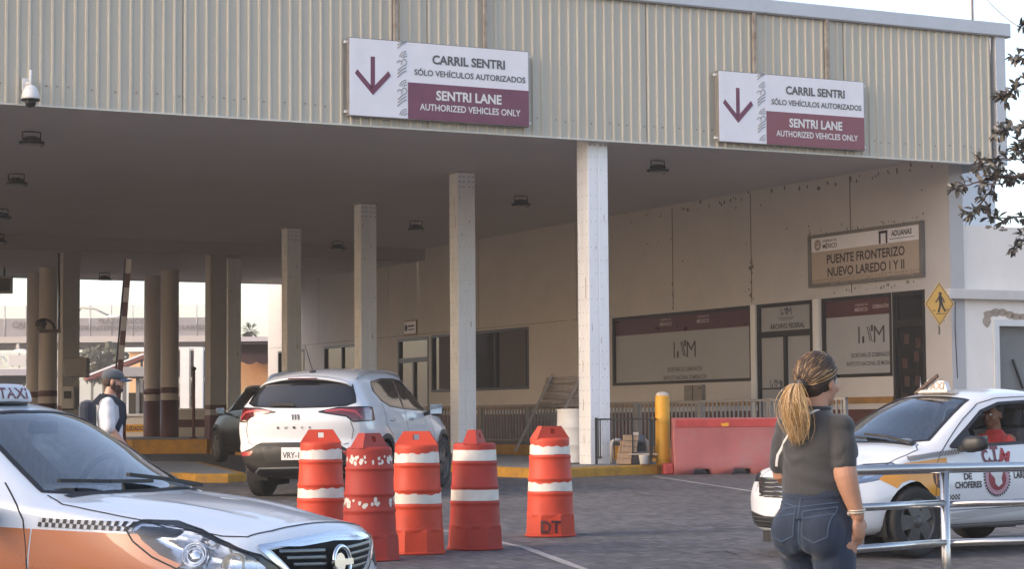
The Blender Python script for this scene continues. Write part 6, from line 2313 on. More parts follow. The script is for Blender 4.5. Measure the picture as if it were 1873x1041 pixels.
def hair_strand(mb, pts, r, rnd, tip=.4):
    P = [Vector(p) for p in pts]
    path = []
    for i in range(len(P) - 1):
        for t in (0, .34, .67):
            p0, p1, p2, p3 = P[max(i - 1, 0)], P[i], P[i + 1], P[min(i + 2, len(P) - 1)]
            path.append(.5 * ((2 * p1) + (p2 - p0) * t + (2 * p0 - 5 * p1 + 4 * p2 - p3) * t * t + (3 * p1 - p0 - 3 * p2 + p3) * t ** 3))
    path.append(P[-1])
    n = len(path)
    mb.tube(path, 0, 5, True, [r * (1 - (1 - tip) * i / n) for i in range(n)])
def wrap(mb, bvh, pts, d, w=.02, lift=.004):
    """ribbon pressed on a body from direction d (unit, pointing towards the body)"""
    d = Vector(d)
    row, H = [], []
    path = []
    for a, b in zip(pts, pts[1:]):
        a, b = Vector(a), Vector(b)
        for k in range(10): path.append(a.lerp(b, k / 10))
    path.append(Vector(pts[-1]))
    for p in path:
        loc, nn, i, ds = bvh.ray_cast(p - d * 1.0, d)
        if loc: H.append((loc, nn))
    for q, (p, nn) in enumerate(H):
        t = H[min(q + 1, len(H) - 1)][0] - H[max(q - 1, 0)][0]
        if t.length < 1e-6: continue
        s = t.cross(nn).normalized() * w / 2
        row.append((p - s + nn * lift * .5, p + nn * lift, p + s + nn * lift * .5))
    vs = [x for r in row for x in r]
    fs = []
    for q in range(len(row) - 1): fs += [[3 * q, 3 * q + 1, 3 * q + 4, 3 * q + 3], [3 * q + 1, 3 * q + 2, 3 * q + 5, 3 * q + 4]]
    mb.add(vs, fs, True)
def bvh_of(me):
    return BVHTree.FromPolygons([v.co for v in me.vertices], [list(p.vertices) for p in me.polygons])

def fabric(name, c, fold=18, var=.12):
    return mat(name, c, .85, var=var, scale=fold, bump=.25, bscale=220, sheen=.25)

def woman():
    root = thing('person', 'woman in charcoal t-shirt and blue jeans with blond ponytail, seen from behind by the handrail', 'person')
    sk = skin_mat('tan_skin', (.46, .235, .145))
    b = MB()
    HM = head(b, (.008, .02, 1.545), R(-6), R(-4), 1.02)
    limb(b, [(0, -.01, 1.36), (.004, .005, 1.48)], [.06, .056])
    b.loft([ring((0, 0, z), rx * .86, ry * .86) for z, rx, ry in ((.85, .19, .15), (1.0, .17, .13), (1.2, .17, .12), (1.31, .13, .085), (1.38, .07, .06))])
    # right arm hangs, left arm bent forward
    limb(b, [(.134, -.005, 1.325), (.174, -.035, 1.12), (.205, .012, .945)], [.050, .054, .031])
    limb(b, [(-.134, .0, 1.325), (-.178, -.03, 1.12), (-.12, .17, 1.08)], [.046, .046, .029])
    hand(b, (.205, .014, .94), (.02, .10, -1), (-.9, .0, -.1), (.1, 1, .1), .62, 1.02)
    hand(b, (-.12, .172, 1.08), (.35, .9, .0), (.1, 0, -1), (.9, -.3, .2), .5, 1.0)
    for s, f in ((-1, .09), (1, -.06)):
        limb(b, [(s * .095, 0, .82), (s * .10, .03 + f, .47), (s * .10, -.03 + f * 1.6, .09)], [.10, .058, .042])
    me = remesh(b, 'body', .0052, 3)
    link_mesh('body', me, root, sk, True)
    face_bits(root, HM)
    # jeans
    j = MB()
    j.loft([ring((0, cy, z), rx, ry) for z, rx, ry, cy in ((.775, .165, .135, -.012), (.81, .178, .150, -.015), (.88, .179, .152, -.018), (.96, .170, .140, -.012), (1.03, .160, .128, -.004), (1.075, .154, .122, 0))])
    for s in (-1, 1): j.ellipsoid((s * .083, -.072, .865), (.100, .098, .125), seg=20, rings=14)
    for s, f in ((-1, .09), (1, -.06)):
        limb(j, [(s * .086, -.006, .84), (s * .096, .012 + f * .35, .66), (s * .10, .03 + f, .47), (s * .10, -.03 + f * 1.6, .12)], [.108, .094, .074, .066])
    def fold(p):
        d = .0035 * noise.noise(Vector((p.x * 9, p.y * 9, p.z * 16)))
        if p.z < .82: d += .006 * math.sin(p.z * 85 + p.x * 26 + 2 * noise.noise(p * 8)) * max(0, noise.noise(p * 5) + .25)
        crease = -.016 * math.exp(-(p.x / .022) ** 2) * (1 if p.y < -.05 and .76 < p.z < .93 else 0)
        return d + crease
    me = remesh(j, 'jeans', .0075, 9, fold)
    denim = mat('blue_denim', (.017, .031, .060), .85, var=.35, scale=7, bump=.3, bscale=260, col2=(.008, .015, .032), sheen=.2)
    jo = link_mesh('jeans', me, root, denim, True)
    bj = bvh_of(me)
    mb = MB(); B_ = Vector((0, 1, 0))
    for s in (-1, 1):
        c = s * .085
        for a, c2 in (((c - .065, 0, .965), (c + .065, 0, .985)), ((c - .065, 0, .965), (c - .058, 0, .855)), ((c + .065, 0, .985), (c + .060, 0, .855)), ((c - .058, 0, .855), (c + .001, 0, .828)), ((c + .001, 0, .828), (c + .060, 0, .855)), ((c - .06, 0, .935), (c + .062, 0, .955))):
            wrap(mb, bj, [a, c2], B_, .007, .004)
    wrap(mb, bj, [(0, 0, 1.04), (0, 0, .80)], B_, .008, .004)
    wrap(mb, bj, [(-.15, 0, 1.005), (0, 0, .985), (.15, 0, 1.005)], B_, .006, .004)
    mb.build('stitching', mat('denim_stitch', (.045, .07, .11), .9), jo)
    mb = MB(); wrap(mb, bj, [(-.16, 0, 1.045), (0, 0, 1.035), (.16, 0, 1.045)], B_, .035, .006); mb.build('waistband', denim, jo)
    for s in (-1, 1):
        mb = MB(); mb.loft([ring((s * .10, .045 + q + (.14 if s < 0 else -.10), z), rx, ry) for z, rx, ry, q in ((.0, .045, .125, 0), (.03, .046, .125, 0), (.07, .040, .09, -.03), (.10, .04, .05, -.06))]); mb.build('shoe', M_black, root)
    # t-shirt
    s_ = MB()
    s_.loft([ring((0, cy, z), rx, ry) for z, rx, ry, cy in ((1.035, .170, .134, 0), (1.09, .163, .130, .0), (1.15, .159, .126, .002), (1.22, .166, .128, .006), (1.29, .172, .120, .004), (1.345, .162, .098, -.006), (1.39, .118, .080, -.012), (1.418, .072, .068, -.008), (1.430, .066, .064, -.004))])
    for q in (-1, 1):
        s_.ellipsoid((q * .074, .100, 1.235), (.080, .072, .076), seg=18, rings=12)
        s_.ellipsoid((q * .135, -.004, 1.345), (.066, .064, .058), seg=18, rings=12)
        limb(s_, [(q * .134, -.004, 1.338), (q * .156, -.018, 1.262), (q * .166, -.028, 1.178)], [.058, .060, .058])
    def fold2(p):
        d = .004 * noise.noise(Vector((p.x * 7, p.y * 7, p.z * 11)))
        if abs(p.x) < .19 and p.z < 1.31:
            k = min(1, (1.31 - p.z) / .12)
            d += .0085 * k * math.sin(p.z * 78 + 7 * noise.noise(Vector((p.x * 6, p.y * 6, p.z * 5))) + p.x * 24) * (.30 + .9 * noise.noise(Vector((p.x * 7, p.y * 7 + 3, p.z * 9))))
        if abs(p.x) > .12 and p.z > 1.2: d += .003 * math.sin((p.z * 1.1 + abs(p.x) * 1.6) * 50 + 6 * noise.noise(p * 8)) * (.4 + noise.noise(p * 6))
        return d
    me = remesh(s_, 'shirt', .0072, 4, fold2)
    so = link_mesh('shirt', me, root, fabric('charcoal_cotton', (.040, .038, .037), 9, .16), True)
    bs = bvh_of(me)
    mb = MB(); mb.tube(ring((0, -.004, 1.428), .068, .066), .010, 8, closed=True); mb.build('collar', fabric('charcoal_cotton', (.04, .038, .037)), so)
    # thin white bag strap across the back
    mb = MB(); wrap(mb, bs, [(.055, 0, 1.425), (.0, 0, 1.385), (-.07, 0, 1.32), (-.125, 0, 1.26), (-.150, 0, 1.215), (-.158, 0, 1.165)], B_, .013, .005)
    st = mb.build('bag_strap', mat('white_leather', (.62, .58, .54), .5), root)
    # bracelets
    mb = MB()
    for z, r in ((.962, .036), (.972, .037)): mb.tube([Vector((.204, .006, z)) + Vector((r * math.cos(a), r * math.sin(a), .004 * math.sin(a))) for a in [2 * math.pi * k / 24 for k in range(24)]], .0035, 6, closed=True)
    mb.ellipsoid((.173, -.008, .955), (.016, .014, .012), seg=10, rings=8)
    mb.build('bracelet', mat('pale_beads', (.62, .55, .45), .3, metal=.3), root)
    # hair: scalp shell of strands swept back to the tie, then the tail
    rnd = random.Random(12)
    tie = HM @ Vector((0, -.128, -.020))
    cap = MB()
    def capfn(p):
        return p
    cap.ellipsoid(HM @ Vector((0, -.022, .033)), (.086, .103, .096), HM.to_3x3().to_4x4(), 28, 18)
    cap.ellipsoid(HM @ Vector((0, -.052, -.004)), (.070, .058, .070), HM.to_3x3().to_4x4(), 24, 16)
    cap.ellipsoid(HM @ Vector((0, -.118, -.018)), (.030, .030, .030), HM.to_3x3().to_4x4(), 16, 12)
    mats_h = [mat('dark_roots', (.055, .038, .028), .5, spec=.4), mat('brown_hair', (.13, .080, .050), .45, spec=.4), mat('blond_hair', (.52, .31, .11), .45, spec=.4), mat('pale_blond_hair', (.74, .52, .29), .45, spec=.4)]
    ho = cap.build('hair', mats_h[0], root)
    st = [MB() for _ in range(4)]
    for i in range(1900):
        # start on the hairline or crown
        a = rnd.uniform(-math.pi, math.pi)
        th = rnd.uniform(.05, 1.50)
        dirv = Vector((math.sin(th) * math.sin(a), math.sin(th) * math.cos(a), math.cos(th)))
        if dirv.y > .62 and dirv.z < .55: continue
        cen = Vector((0, -.022, .033)); rad = Vector((.088, .105, .098))
        def on(v, lift=1.0):
            v = v.normalized()
            return Vector((cen.x + v.x * rad.x * lift, cen.y + v.y * rad.y * lift, cen.z + v.z * rad.z * lift))
        end = Vector((0, -.118, -.020)) - cen
        end = Vector((end.x / rad.x, end.y / rad.y, end.z / rad.z)).normalized()
        pts = []
        lift = rnd.uniform(1.0, 1.045)
        for t in (0, .2, .4, .6, .8):
            v = dirv.lerp(end, t)
            if v.length < .15: v += Vector((.3 * (1 if dirv.x > 0 else -1), 0, .1))
            pts.append(HM @ (on(v, lift + .02 * math.sin(t * 9 + i)) + Vector((rnd.uniform(-.003, .003),) * 3)))
        pts.append(tie + Vector((rnd.uniform(-.012, .012), rnd.uniform(-.008, .008), rnd.uniform(-.012, .012))))
        w = rnd.random()
        st[0 if w < .46 else 1 if w < .88 else 2 if w < .98 else 3].cur = 0
        hair_strand(st[0 if w < .46 else 1 if w < .88 else 2 if w < .98 else 3], pts, rnd.uniform(.0009, .0016), rnd, .6)
    down = Vector((0, 0, -1)); back = (HM.to_3x3() @ Vector((0, -1, 0))).normalized(); side = (HM.to_3x3() @ Vector((1, 0, 0))).normalized()
    for i in range(1150):
        u, v = rnd.gauss(0, .0165), rnd.gauss(0, .014)
        Lh = rnd.triangular(.11, .285, .22)
        o = side * u + back * v
        wv = rnd.uniform(0, 6.28); wa = rnd.uniform(.002, .009)
        def wob(t): return side * wa * math.sin(wv + t * 7) + back * wa * math.cos(wv * 1.7 + t * 6)
        pts = [tie + o * .25, tie + back * .030 + o * .55 + down * .002, tie + back * .050 + o * 1.15 + down * .045 + wob(.3), tie + back * .046 + o * 1.65 + down * (.05 + (Lh - .05) * .35) + wob(.6), tie + back * .034 + o * 1.6 + down * (.05 + (Lh - .05) * .7) + wob(1), tie + back * .020 + o * 1.0 + down * Lh + side * rnd.gauss(0, .010) + wob(1.4)]
        w = rnd.random()
        hair_strand(st[1 if w < .14 else 2 if w < .55 else 3], pts, rnd.uniform(.0008, .0015), rnd, .4)
    for k, nm in enumerate(('root_strands', 'brown_strands', 'blond_strands', 'pale_strands')):
        if st[k].v: st[k].build(nm, mats_h[k], ho)
    mb = MB(); mb.tube([tie + side * .02 * math.cos(a) + Vector((0, 0, 1)) * .02 * math.sin(a) + back * .008 for a in [2 * math.pi * k / 20 for k in range(20)]], .006, 6, closed=True); mb.build('hair_tie', M_black, ho)
    root.location = (1.372, 9.55, gz(9.55) + .005)
    root.rotation_euler.z = R(-40)
    return root
woman()

def man_walking():
    root = thing('person', 'bearded man in grey-blue cap and white t-shirt with dark backpack, walking behind the foreground taxi', 'person')
    sk = skin_mat('light_skin', (.48, .27, .19))
    b = MB()
    HM = head(b, (0, .04, 1.63), 0, R(-4), 1.05, 1.05)
    limb(b, [(0, -.01, 1.45), (0, .02, 1.56)], [.062, .058])
    b.loft([ring((0, 0, z), rx, ry) for z, rx, ry in ((.90, .14, .10), (1.1, .14, .10), (1.3, .14, .10), (1.40, .12, .08), (1.47, .06, .055))])
    limb(b, [(.165, 0, 1.38), (.215, .03, 1.13), (.20, .20, .93)], [.044, .042, .030]); limb(b, [(-.165, 0, 1.38), (-.215, -.06, 1.13), (-.20, .03, .90)], [.044, .042, .030])
    hand(b, (.20, .20, .93), (0, .4, -.9), (-1, 0, 0), (0, .9, .4), .5); hand(b, (-.20, .03, .90), (0, .3, -.9), (1, 0, 0), (0, .9, .3), .5)
    for s, f in ((-1, .16), (1, -.14)): limb(b, [(s * .09, 0, .86), (s * .095, .04 + f, .48), (s * .095, -.05 + f * 2.0, .09)], [.085, .055, .042])
    link_mesh('body', remesh(b, 'body', .006, 3), root, sk, True)
    face_bits(root, HM)
    s_ = MB()
    s_.loft([ring((0, cy, z), rx, ry) for z, rx, ry, cy in ((.86, .178, .135, .01), (1.0, .172, .132, .012), (1.15, .172, .128, .008), (1.30, .188, .128, 0), (1.40, .178, .105, -.008), (1.455, .115, .08, -.01), (1.49, .07, .066, 0))])
    for q in (-1, 1): limb(s_, [(q * .150, -.004, 1.400), (q * .200, .005, 1.27), (q * .222, .015 - (.03 if q < 0 else 0), 1.15)], [.070, .068, .066])
    def fw(p): return .007 * noise.noise(Vector((p.x * 8, p.y * 8, p.z * 9))) + .002 * math.sin(p.z * 40 + p.x * 30 + 7 * noise.noise(p * 5))
    link_mesh('shirt', remesh(s_, 'shirt', .009, 4, fw), root, fabric('white_cotton', (.62, .62, .64), 9, .05), True)
    j = MB(); j.loft([ring((0, 0, z), rx, ry) for z, rx, ry in ((.78, .17, .13), (.88, .172, .135), (.98, .16, .12))])
    for s, f in ((-1, .16), (1, -.14)): limb(j, [(s * .09, 0, .84), (s * .095, .04 + f, .48), (s * .095, -.05 + f * 2.0, .12)], [.105, .078, .065])
    link_mesh('trousers', remesh(j, 'trousers', .012, 4), root, fabric('dark_trousers', (.02, .022, .03)), True)
    for s, f in ((-1, .32), (1, -.28)):
        mb = MB(); mb.loft([ring((s * .095, -.0 + f + q, z), rx, ry) for z, rx, ry, q in ((0, .045, .13, 0), (.035, .046, .13, 0), (.075, .04, .09, -.03), (.10, .04, .05, -.05))]); mb.build('shoe', M_black, root)
    # beard, hair, cap
    mb = MB()
    for p, r in (((0, .062, -.078), (.043, .040, .034)), ((.045, .035, -.058), (.022, .045, .045)), ((-.045, .035, -.058), (.022, .045, .045)), ((0, .088, -.046), (.030, .012, .006)), ((.062, .0, -.03), (.016, .028, .05)), ((-.062, .0, -.03), (.016, .028, .05))):
        mb.ellipsoid(HM @ Vector(p), r, HM.to_3x3().to_4x4(), 14, 10)
    mb.build('beard', mat('brown_beard', (.075, .042, .028), .85, var=.4, scale=60, bump=.6, bscale=120), root)
    mb = MB(); mb.ellipsoid(HM @ Vector((0, -.035, .01)), (.080, .078, .075), HM.to_3x3().to_4x4(), 18, 12); mb.build('hair', mat('short_brown_hair', (.06, .04, .03), .9, bump=.5, bscale=120), root)
    mb = MB()
    mb.ellipsoid(HM @ Vector((0, -.010, .052)), (.090, .112, .078), HM.to_3x3().to_4x4(), 24, 14, lambda p: Vector((p.x, p.y, max(p.z, -.35))))
    cp = mb.build('cap', fabric('slate_cap_cloth', (.055, .068, .082)), root)
    mb = MB()
    vs = []
    for i in range(13):
        a = R(-75 + 150 * i / 12)
        o = HM @ Vector((.082 * math.sin(a), .055 + .05 * math.cos(a), .035 - .0 * abs(math.sin(a)))); q = HM @ Vector((.085 * math.sin(a), .075 + .115 * math.cos(a), .030 - .022 * abs(math.sin(a)) ** 2))
        vs += [o, q, q + Vector((0, 0, -.006)), o + Vector((0, 0, -.008))]
    fs = []
    for i in range(12):
        for k in range(4): fs.append([4 * i + k, 4 * i + (k + 1) % 4, 4 * i + 4 + (k + 1) % 4, 4 * i + 4 + k])
    mb.add(vs, fs, True); mb.build('visor', mat('blue_visor', (.03, .06, .13), .8), cp)
    # backpack: carried, a thing of its own
    t = thing('backpack', 'dark navy backpack on the walking man in the white t-shirt', 'backpack')
    mb = MB(); mb.box((0, -.225, 1.22), (.30, .17, .44), bev=.07); mb.build('bag', fabric('navy_nylon', (.014, .020, .038)), t)
    mb = MB(); mb.box((0, -.315, 1.12), (.24, .06, .22), bev=.028); mb.build('pocket', fabric('navy_nylon', (.014, .02, .038)), t)
    for s in (-1, 1):
        mb = MB()
        pts = [(s * .11, -.15, 1.40), (s * .125, -.07, 1.482), (s * .13, .05, 1.46), (s * .135, .132, 1.38), (s * .145, .142, 1.25), (s * .165, .09, 1.12), (s * .16, -.05, 1.04), (s * .13, -.16, 1.05)]
        P = [Vector(p) for p in pts]
        for a, c in zip(P, P[1:]): mb.bar(a, c + (c - a).normalized() * .01, .055, .016, up=(c - a).orthogonal() if False else (1, 0, 0))
        mb.build('strap', fabric('navy_nylon', (.014, .02, .038)), t)
    X_, Y_ = -4.22, 22.0
    for o in (root, t):
        o.location = (X_, Y_, gz(Y_) + .005); o.rotation_euler.z = R(-84)
man_walking()

def driver():
    """seated in the right-hand taxi; built facing +Y, seat point at the origin"""
    root = thing('person', 'driver in a red shirt sitting at the open window of the right-hand taxi', 'person')
    sk = skin_mat('brown_skin', (.22, .105, .062))
    b = MB()
    HM = head(b, (0, .0, .70), R(8), R(-6), 1.06, 1.12)
    limb(b, [(0, -.03, .50), (0, -.01, .62)], [.066, .062])
    b.loft([ring((0, -.03 + .0 * z, z), rx, ry) for z, rx, ry in ((.0, .16, .13), (.2, .16, .13), (.36, .17, .11), (.47, .16, .09), (.53, .07, .06))])
    for q in (-1, 1):
        limb(b, [(q * .185, -.03, .46), (q * .24, .10, .24), (q * .15, .36, .30)], [.055, .045, .032])
        hand(b, (q * .15, .36, .30), (0, .9, .3), (-q, 0, 0), (-q * .3, .2, 1), .9)
        limb(b, [(q * .10, .0, .02), (q * .14, .44, .06), (q * .14, .62, -.28)], [.09, .06, .045])
    link_mesh('body', remesh(b, 'body', .0065, 3), root, sk, True)
    face_bits(root, HM, brow=(.01, .008, .007))
    s_ = MB(); s_.loft([ring((0, cy, z), rx, ry) for z, rx, ry, cy in ((-.03, .185, .165, 0), (.12, .19, .17, .01), (.28, .195, .145, 0), (.40, .195, .125, -.02), (.475, .17, .10, -.03), (.525, .11, .085, -.03), (.56, .072, .07, -.02))])
    for q in (-1, 1): limb(s_, [(q * .165, -.03, .46), (q * .22, .03, .355), (q * .235, .085, .27)], [.066, .072, .07])
    link_mesh('shirt', remesh(s_, 'shirt', .010, 4, lambda p: .006 * noise.noise(p * 9) + .003 * math.sin(p.z * 70 + 4 * noise.noise(p * 6))), root, fabric('red_cotton', (.42, .035, .03)), True)
    j = MB()
    for q in (-1, 1): limb(j, [(q * .09, -.04, .02), (q * .14, .44, .06), (q * .14, .60, -.26)], [.11, .08, .07])
    link_mesh('trousers', remesh(j, 'trousers', .013, 4), root, fabric('dark_trousers', (.02, .022, .03)), True)
    mb = MB(); mb.ellipsoid(HM @ Vector((0, -.028, .045)), (.083, .094, .082), HM.to_3x3().to_4x4(), 20, 14); mb.ellipsoid(HM @ Vector((0, -.055, -.01)), (.074, .06, .06), HM.to_3x3().to_4x4(), 16, 12)
    mb.build('hair', mat('black_hair', (.010, .009, .008), .6, bump=.4, bscale=100), root)
    root.matrix_world = TAXI2.matrix_world @ Matrix.Translation((-2.20, .44, .55)) @ Matrix.Rotation(R(-90), 4, 'Z')
driver()
# ------------------------------------------------------------------ lane equipment and the far side of the crossing, left
def gate_arm():
    b = ground(214, 800); y = 46.0
    b = atY(214, 790, y); top = atY(236, 474, y)
    t = thing('barrier_gate', 'raised striped barrier arm on a red cabinet under the canopy', 'barrier gate', (b.x, y, gz(y)))
    o = Vector((b.x, y, gz(y)))
    MB().box((-.04, .15, .55), (.36, .36, 1.1), bev=.02).build('cabinet', mat('cabinet_red', (.30, .03, .035), .5, var=.1, scale=4), t)
    pv = Vector((0, -.08, .98)); tip = top - o
    for k in range(11):
        a, c = pv.lerp(tip, k / 11), pv.lerp(tip, (k + 1) / 11)
        d = (c - a).normalized() * .001
        MB().bar(a + d, c - d, .115, .05, up=(0, 1, 0)).build('arm_stripe', mat('arm_pale', (.38, .34, .31), .6) if k % 2 == 0 else M_maroon, t)
    MB().tube([pv + Vector((-.10, 0, 0)), tip + Vector((-.075, 0, -.0))], .022, 6).build('edge_tube', M_dark, t)
    MB().lathe([(0, 0), (.12, 0), (.12, .1), (0, .1)], 16, pv + Vector((0, .06, 0)), Matrix.Rotation(R(90), 4, 'X')).build('hub', M_black, t)
gate_arm()
def lamp_bracket():
    Y = 59.3
    t = thing('bracket_camera', 'dark curved bracket with a small dome camera on the square column', 'camera', atY(107, 600, Y))
    o = atY(107, 600, Y)
    def L(u, v): return atY(u, v, Y) - o
    MB().bar(L(73, 606), L(109, 606), .16, .10).build('arm', M_rust if False else mat('maroon_steel', (.07, .03, .03), .6), t)
    MB().tube([L(100, 604), L(97, 594), L(90, 587), L(82, 584), L(74, 585), L(68, 590), L(66, 597)], .035, 8).build('hoop', M_dark, t)
    mb = MB(); mb.ellipsoid(L(75, 592), (.17, .15, .12), seg=16, rings=10); mb.build('housing', M_dark, t)
    mb = MB(); mb.ellipsoid(L(75, 599), (.13, .12, .11), seg=16, rings=10); mb.build('dome', mat('smoked_dome', (.12, .11, .10), .15), t)
    MB().tube([L(108, 608), L(108, 463)], .035, 6).build('conduit', M_dark, t)
lamp_bracket()
def ticket_post():
    Y = 56.0
    o = atY(140, 790, Y); z = gz(Y)
    t = thing('ticket_machine', 'grey ticket machine on a post beside the square column', 'ticket machine', (o.x, Y, z))
    MB().box((0, 0, 1.0), (.12, .12, 2.0)).build('post', M_steelg, t)
    MB().box((0, -.02, 2.35), (.62, .4, .52), bev=.03).build('housing', mat('machine_grey', (.22, .20, .19), .6, var=.1, scale=4), t)
    MB().box((-.2, -.05, 1.55), (.34, .3, .6), bev=.02).build('keypad_box', M_colg, t)
    MB().box((-.2, -.21, 1.62), (.2, .01, .2)).build('screen', M_black, t)
ticket_post()
def monitor():
    Y = 66
    p = atY(8, 521, Y)
    t = thing('hanging_panel', 'dark lane panel hanging under the rear canopy at the left edge', 'panel', p)
    MB().box((0, 0, 0), (.50, .2, .56), bev=.02).build('housing', M_colg, t)
    MB().box((.02, -.105, -.01), (.36, .01, .40)).build('screen', M_dark, t)
    MB().tube([(0, 0, .28), (0, 0, .6)], .03, 8).build('hanger', M_dark, t)
monitor()
def maroon_post():
    Y = 60
    p = atY(354, 806, Y)
    t = thing('marker_post', 'thin maroon post standing on the yellow booth kerb', 'post', (p.x, Y, 1.08))
    MB().tube([(0, 0, 0), (0, 0, 2.0)], .045, 8).build('pole', M_maroon, t); MB().lathe([(.0, 0), (.14, 0), (.1, .06), (0, .06)], 14).build('foot', M_maroon, t); MB().ellipsoid((0, 0, 2.02), (.08, .08, .06)).build('cap', M_dark, t)
maroon_post()
GZ = SLOPE * YFLAT
def box_at(u0, u1, v0, v1, Y, depth):
    a, b = atY(u0, v1, Y), atY(u1, v0, Y)
    return a.x, b.x, a.z, b.z
# low parapet walls
def low_wall(u0, u1, v0, Y, lab, band, words=None):
    a, b = atY(u0, v0, Y), atY(u1, v0, Y)
    W = b.x - a.x
    t = thing('low_wall', lab, 'wall', ((a.x + b.x) / 2, Y, GZ))
    H = a.z - GZ
    MB().box((0, .15, H / 2), (W, .3, H)).build('wall', mat('low_wall_white', (.60, .55, .50), .8, var=.06, scale=1), t)
    MB().box((0, -.004, H - .42), (W - .02, .01, .26)).build('band', band, t)
    MB().box((0, .15, H + .04), (W + .1, .4, .08), bev=.01).build('coping', M_white, t)
    if words:
        mb = MB(); put_text(mb, words, Vector((0, -.012, H - .42)), (1, 0, 0), (0, 0, 1), 0, 0, W * .8, .16, .03); mb.build('lettering', M_ink, t)
low_wall(322, 384, 752, 70, 'low white wall with a maroon band between the round and square columns', M_maroon)
low_wall(222, 268, 762, 74, 'low white wall with yellow warning tape left of the round columns', M_bolly, 'CUIDADO')
# booth
def booth():
    Y = 88
    x0, x1, z0, z1 = box_at(222, 268, 672, 780, Y, 3)
    t = thing('inspection_booth', 'small lane booth with a flat grey roof behind the barrier arm', 'booth', ((x0 + x1) / 2, Y, GZ))
    W = x1 - x0
    H = z1 - GZ
    MB().box((0, 1.5, H - .2), (W + .2, 3.4, .42), bev=.03).build('roof', mat('booth_roof_grey', (.36, .33, .31), .6, var=.06, scale=2), t)
    for x in (-W * .42, W * .12, W * .45):
        MB().box((x, .2, (H - .4) / 2), (.14, .14, H - .4)).build('post', M_steelg, t)
    MB().box((.1, 1.4, .6), (W * .8, 2.2, 1.2)).build('body', mat('booth_wall', (.36, .32, .30), .7, var=.2, scale=2), t)
    MB().box((.1, 1.4, 1.7), (W * .76, 2.0, .9)).build('window', M_paneD, t)
booth()
def far_house():
    Y = 135
    x0, x1, z0, z1 = box_at(236, 262, 643, 780, Y, 8)
    t = thing('yellow_house', 'sunlit yellow house with a cornice beyond the booth', 'house', (x0, Y, GZ))
    H = z1 - GZ
    mb = MB(); mb.box((2.2, 4, H / 2), (4.4, 8, H)); mb.build('wall', mat('house_yellow', (.66, .40, .20), .8, var=.05, scale=.5), t)
    MB().box((2.2, 4, H + .1), (5.0, 8.6, .3), bev=.04).build('cornice', M_white, t)
    MB().box((1.1, -.03, H * .55), (.9, .1, 1.3)).build('window', M_paneD, t)
far_house()
def red_roof():
    Y = 110
    a, b = atY(160, 694, Y), atY(268, 652, Y)
    t = thing('shade_roof', 'long sloping red roof edge crossing behind the cap of the walking man', 'roof', (a.x, Y, a.z))
    d = b - a
    mb = MB()
    for k in range(1):
        mb.bar((0, 0, 0), d, 1.6, .2, up=(0, 0, 1))
    mb.build('roof_sheet', mat('roof_red', (.42, .15, .13), .6, var=.15, scale=1), t)
    for f in (.08, .5, .92): 
        p = d * f
        MB().bar((p.x, 0, p.z), (p.x, 0, GZ - a.z), .12, .12).build('post', M_steelg, t)
    MB().bar((0, -.85, .1), (d.x, -.85, d.z + .1), .08, .1).build('edge_trim', M_white, t)
red_roof()
def arcade():
    Y = 118
    x0, x1, z0, z1 = box_at(318, 392, 636, 780, Y, 6)
    t = thing('arcade_building', 'white building with arched openings and dark shutters behind the columns', 'building', (x0, Y, GZ))
    W, H = x1 - x0, z1 - GZ
    MB().box((W / 2, 4, H / 2), (W, 7.4, H)).build('wall', mat('arcade_white', (.44, .41, .40), .8, var=.05, scale=.8), t)
    for k in range(3):
        xc = W * (.2 + .3 * k)
        MB().box((xc, .27, H - .9), (W * .2, .1, 1.5)).build('window', M_dark, t)
        MB().box((xc, .27, 1.3), (W * .2, .1, 2.2)).build('door', M_maroon, t)
        for zz in (H * .42, H * .58):
            mb = MB(); mb.prism([(-.42, -.5), (.42, -.5)] + [(.42 * math.cos(R(a)), .42 * math.sin(R(a))) for a in range(0, 181, 18)], (xc + .2, .28, zz), (1, 0, 0), (0, 0, 1), .06); mb.build('arch', M_steelg, t)
    MB().box((W / 2, .24, H * .30), (W, .12, .4)).build('string_course', mat('tan_course', (.45, .33, .24), .8), t)
    for k in range(2):
        MB().box((W * (.32 + .34 * k), -.6, H / 2), (.5, .5, H)).build('pillar', M_white, t)
arcade()
def stall():
    Y = 104
    x0, x1, z0, z1 = box_at(436, 496, 622, 780, Y, 6)
    t = thing('market_stall', 'orange-walled stall under a dark scalloped awning left of the cream wall end', 'stall', (x0, Y, GZ))
    W, H = x1 - x0, z1 - GZ
    MB().box((W / 2, 3, (H - .9) / 2), (W + 1, 5, H - .9)).build('wall', mat('stall_orange', (.50, .20, .07), .7, col2=(.56, .33, .16), scale=.7), t)
    MB().box((W / 2, 1.5, H - .05), (W + 2, 8, .22)).build('roof', mat('pale_roof', (.5, .45, .45), .6), t)
    mb = MB()
    n = 26
    vs = []
    for i in range(n + 1):
        x = -1 + (W + 2) * i / n
        vs += [(x, .2, H - .2), (x, -1.6, H - .75), (x, -1.62, H - 1.12 - .14 * abs(math.sin(i * math.pi / 5)))]
    mb.add(vs, [[3 * i + j, 3 * i + 3 + j, 3 * i + 4 + j, 3 * i + 1 + j] for i in range(n) for j in (0, 1)])
    mb.build('awning', mat('awning_maroon', (.05, .018, .018), .8, var=.3, scale=2), t)
    mb = MB()
    for k in range(5): mb.add([(k * .36 + .1, .48, H * .42), (k * .36 + .42, .48, H * .5), (k * .36 + .36, .48, H * .56), (k * .36 + .05, .48, H * .48)], [[0, 1, 2, 3]])
    mb.build('painted_chevron', mat('chevron_tan', (.55, .38, .2), .7), t)
    for x in (-.6, W + .4): MB().box((x, -1.4, (H - .9) / 2), (.1, .1, H - .9)).build('post', M_steelg, t)
stall()
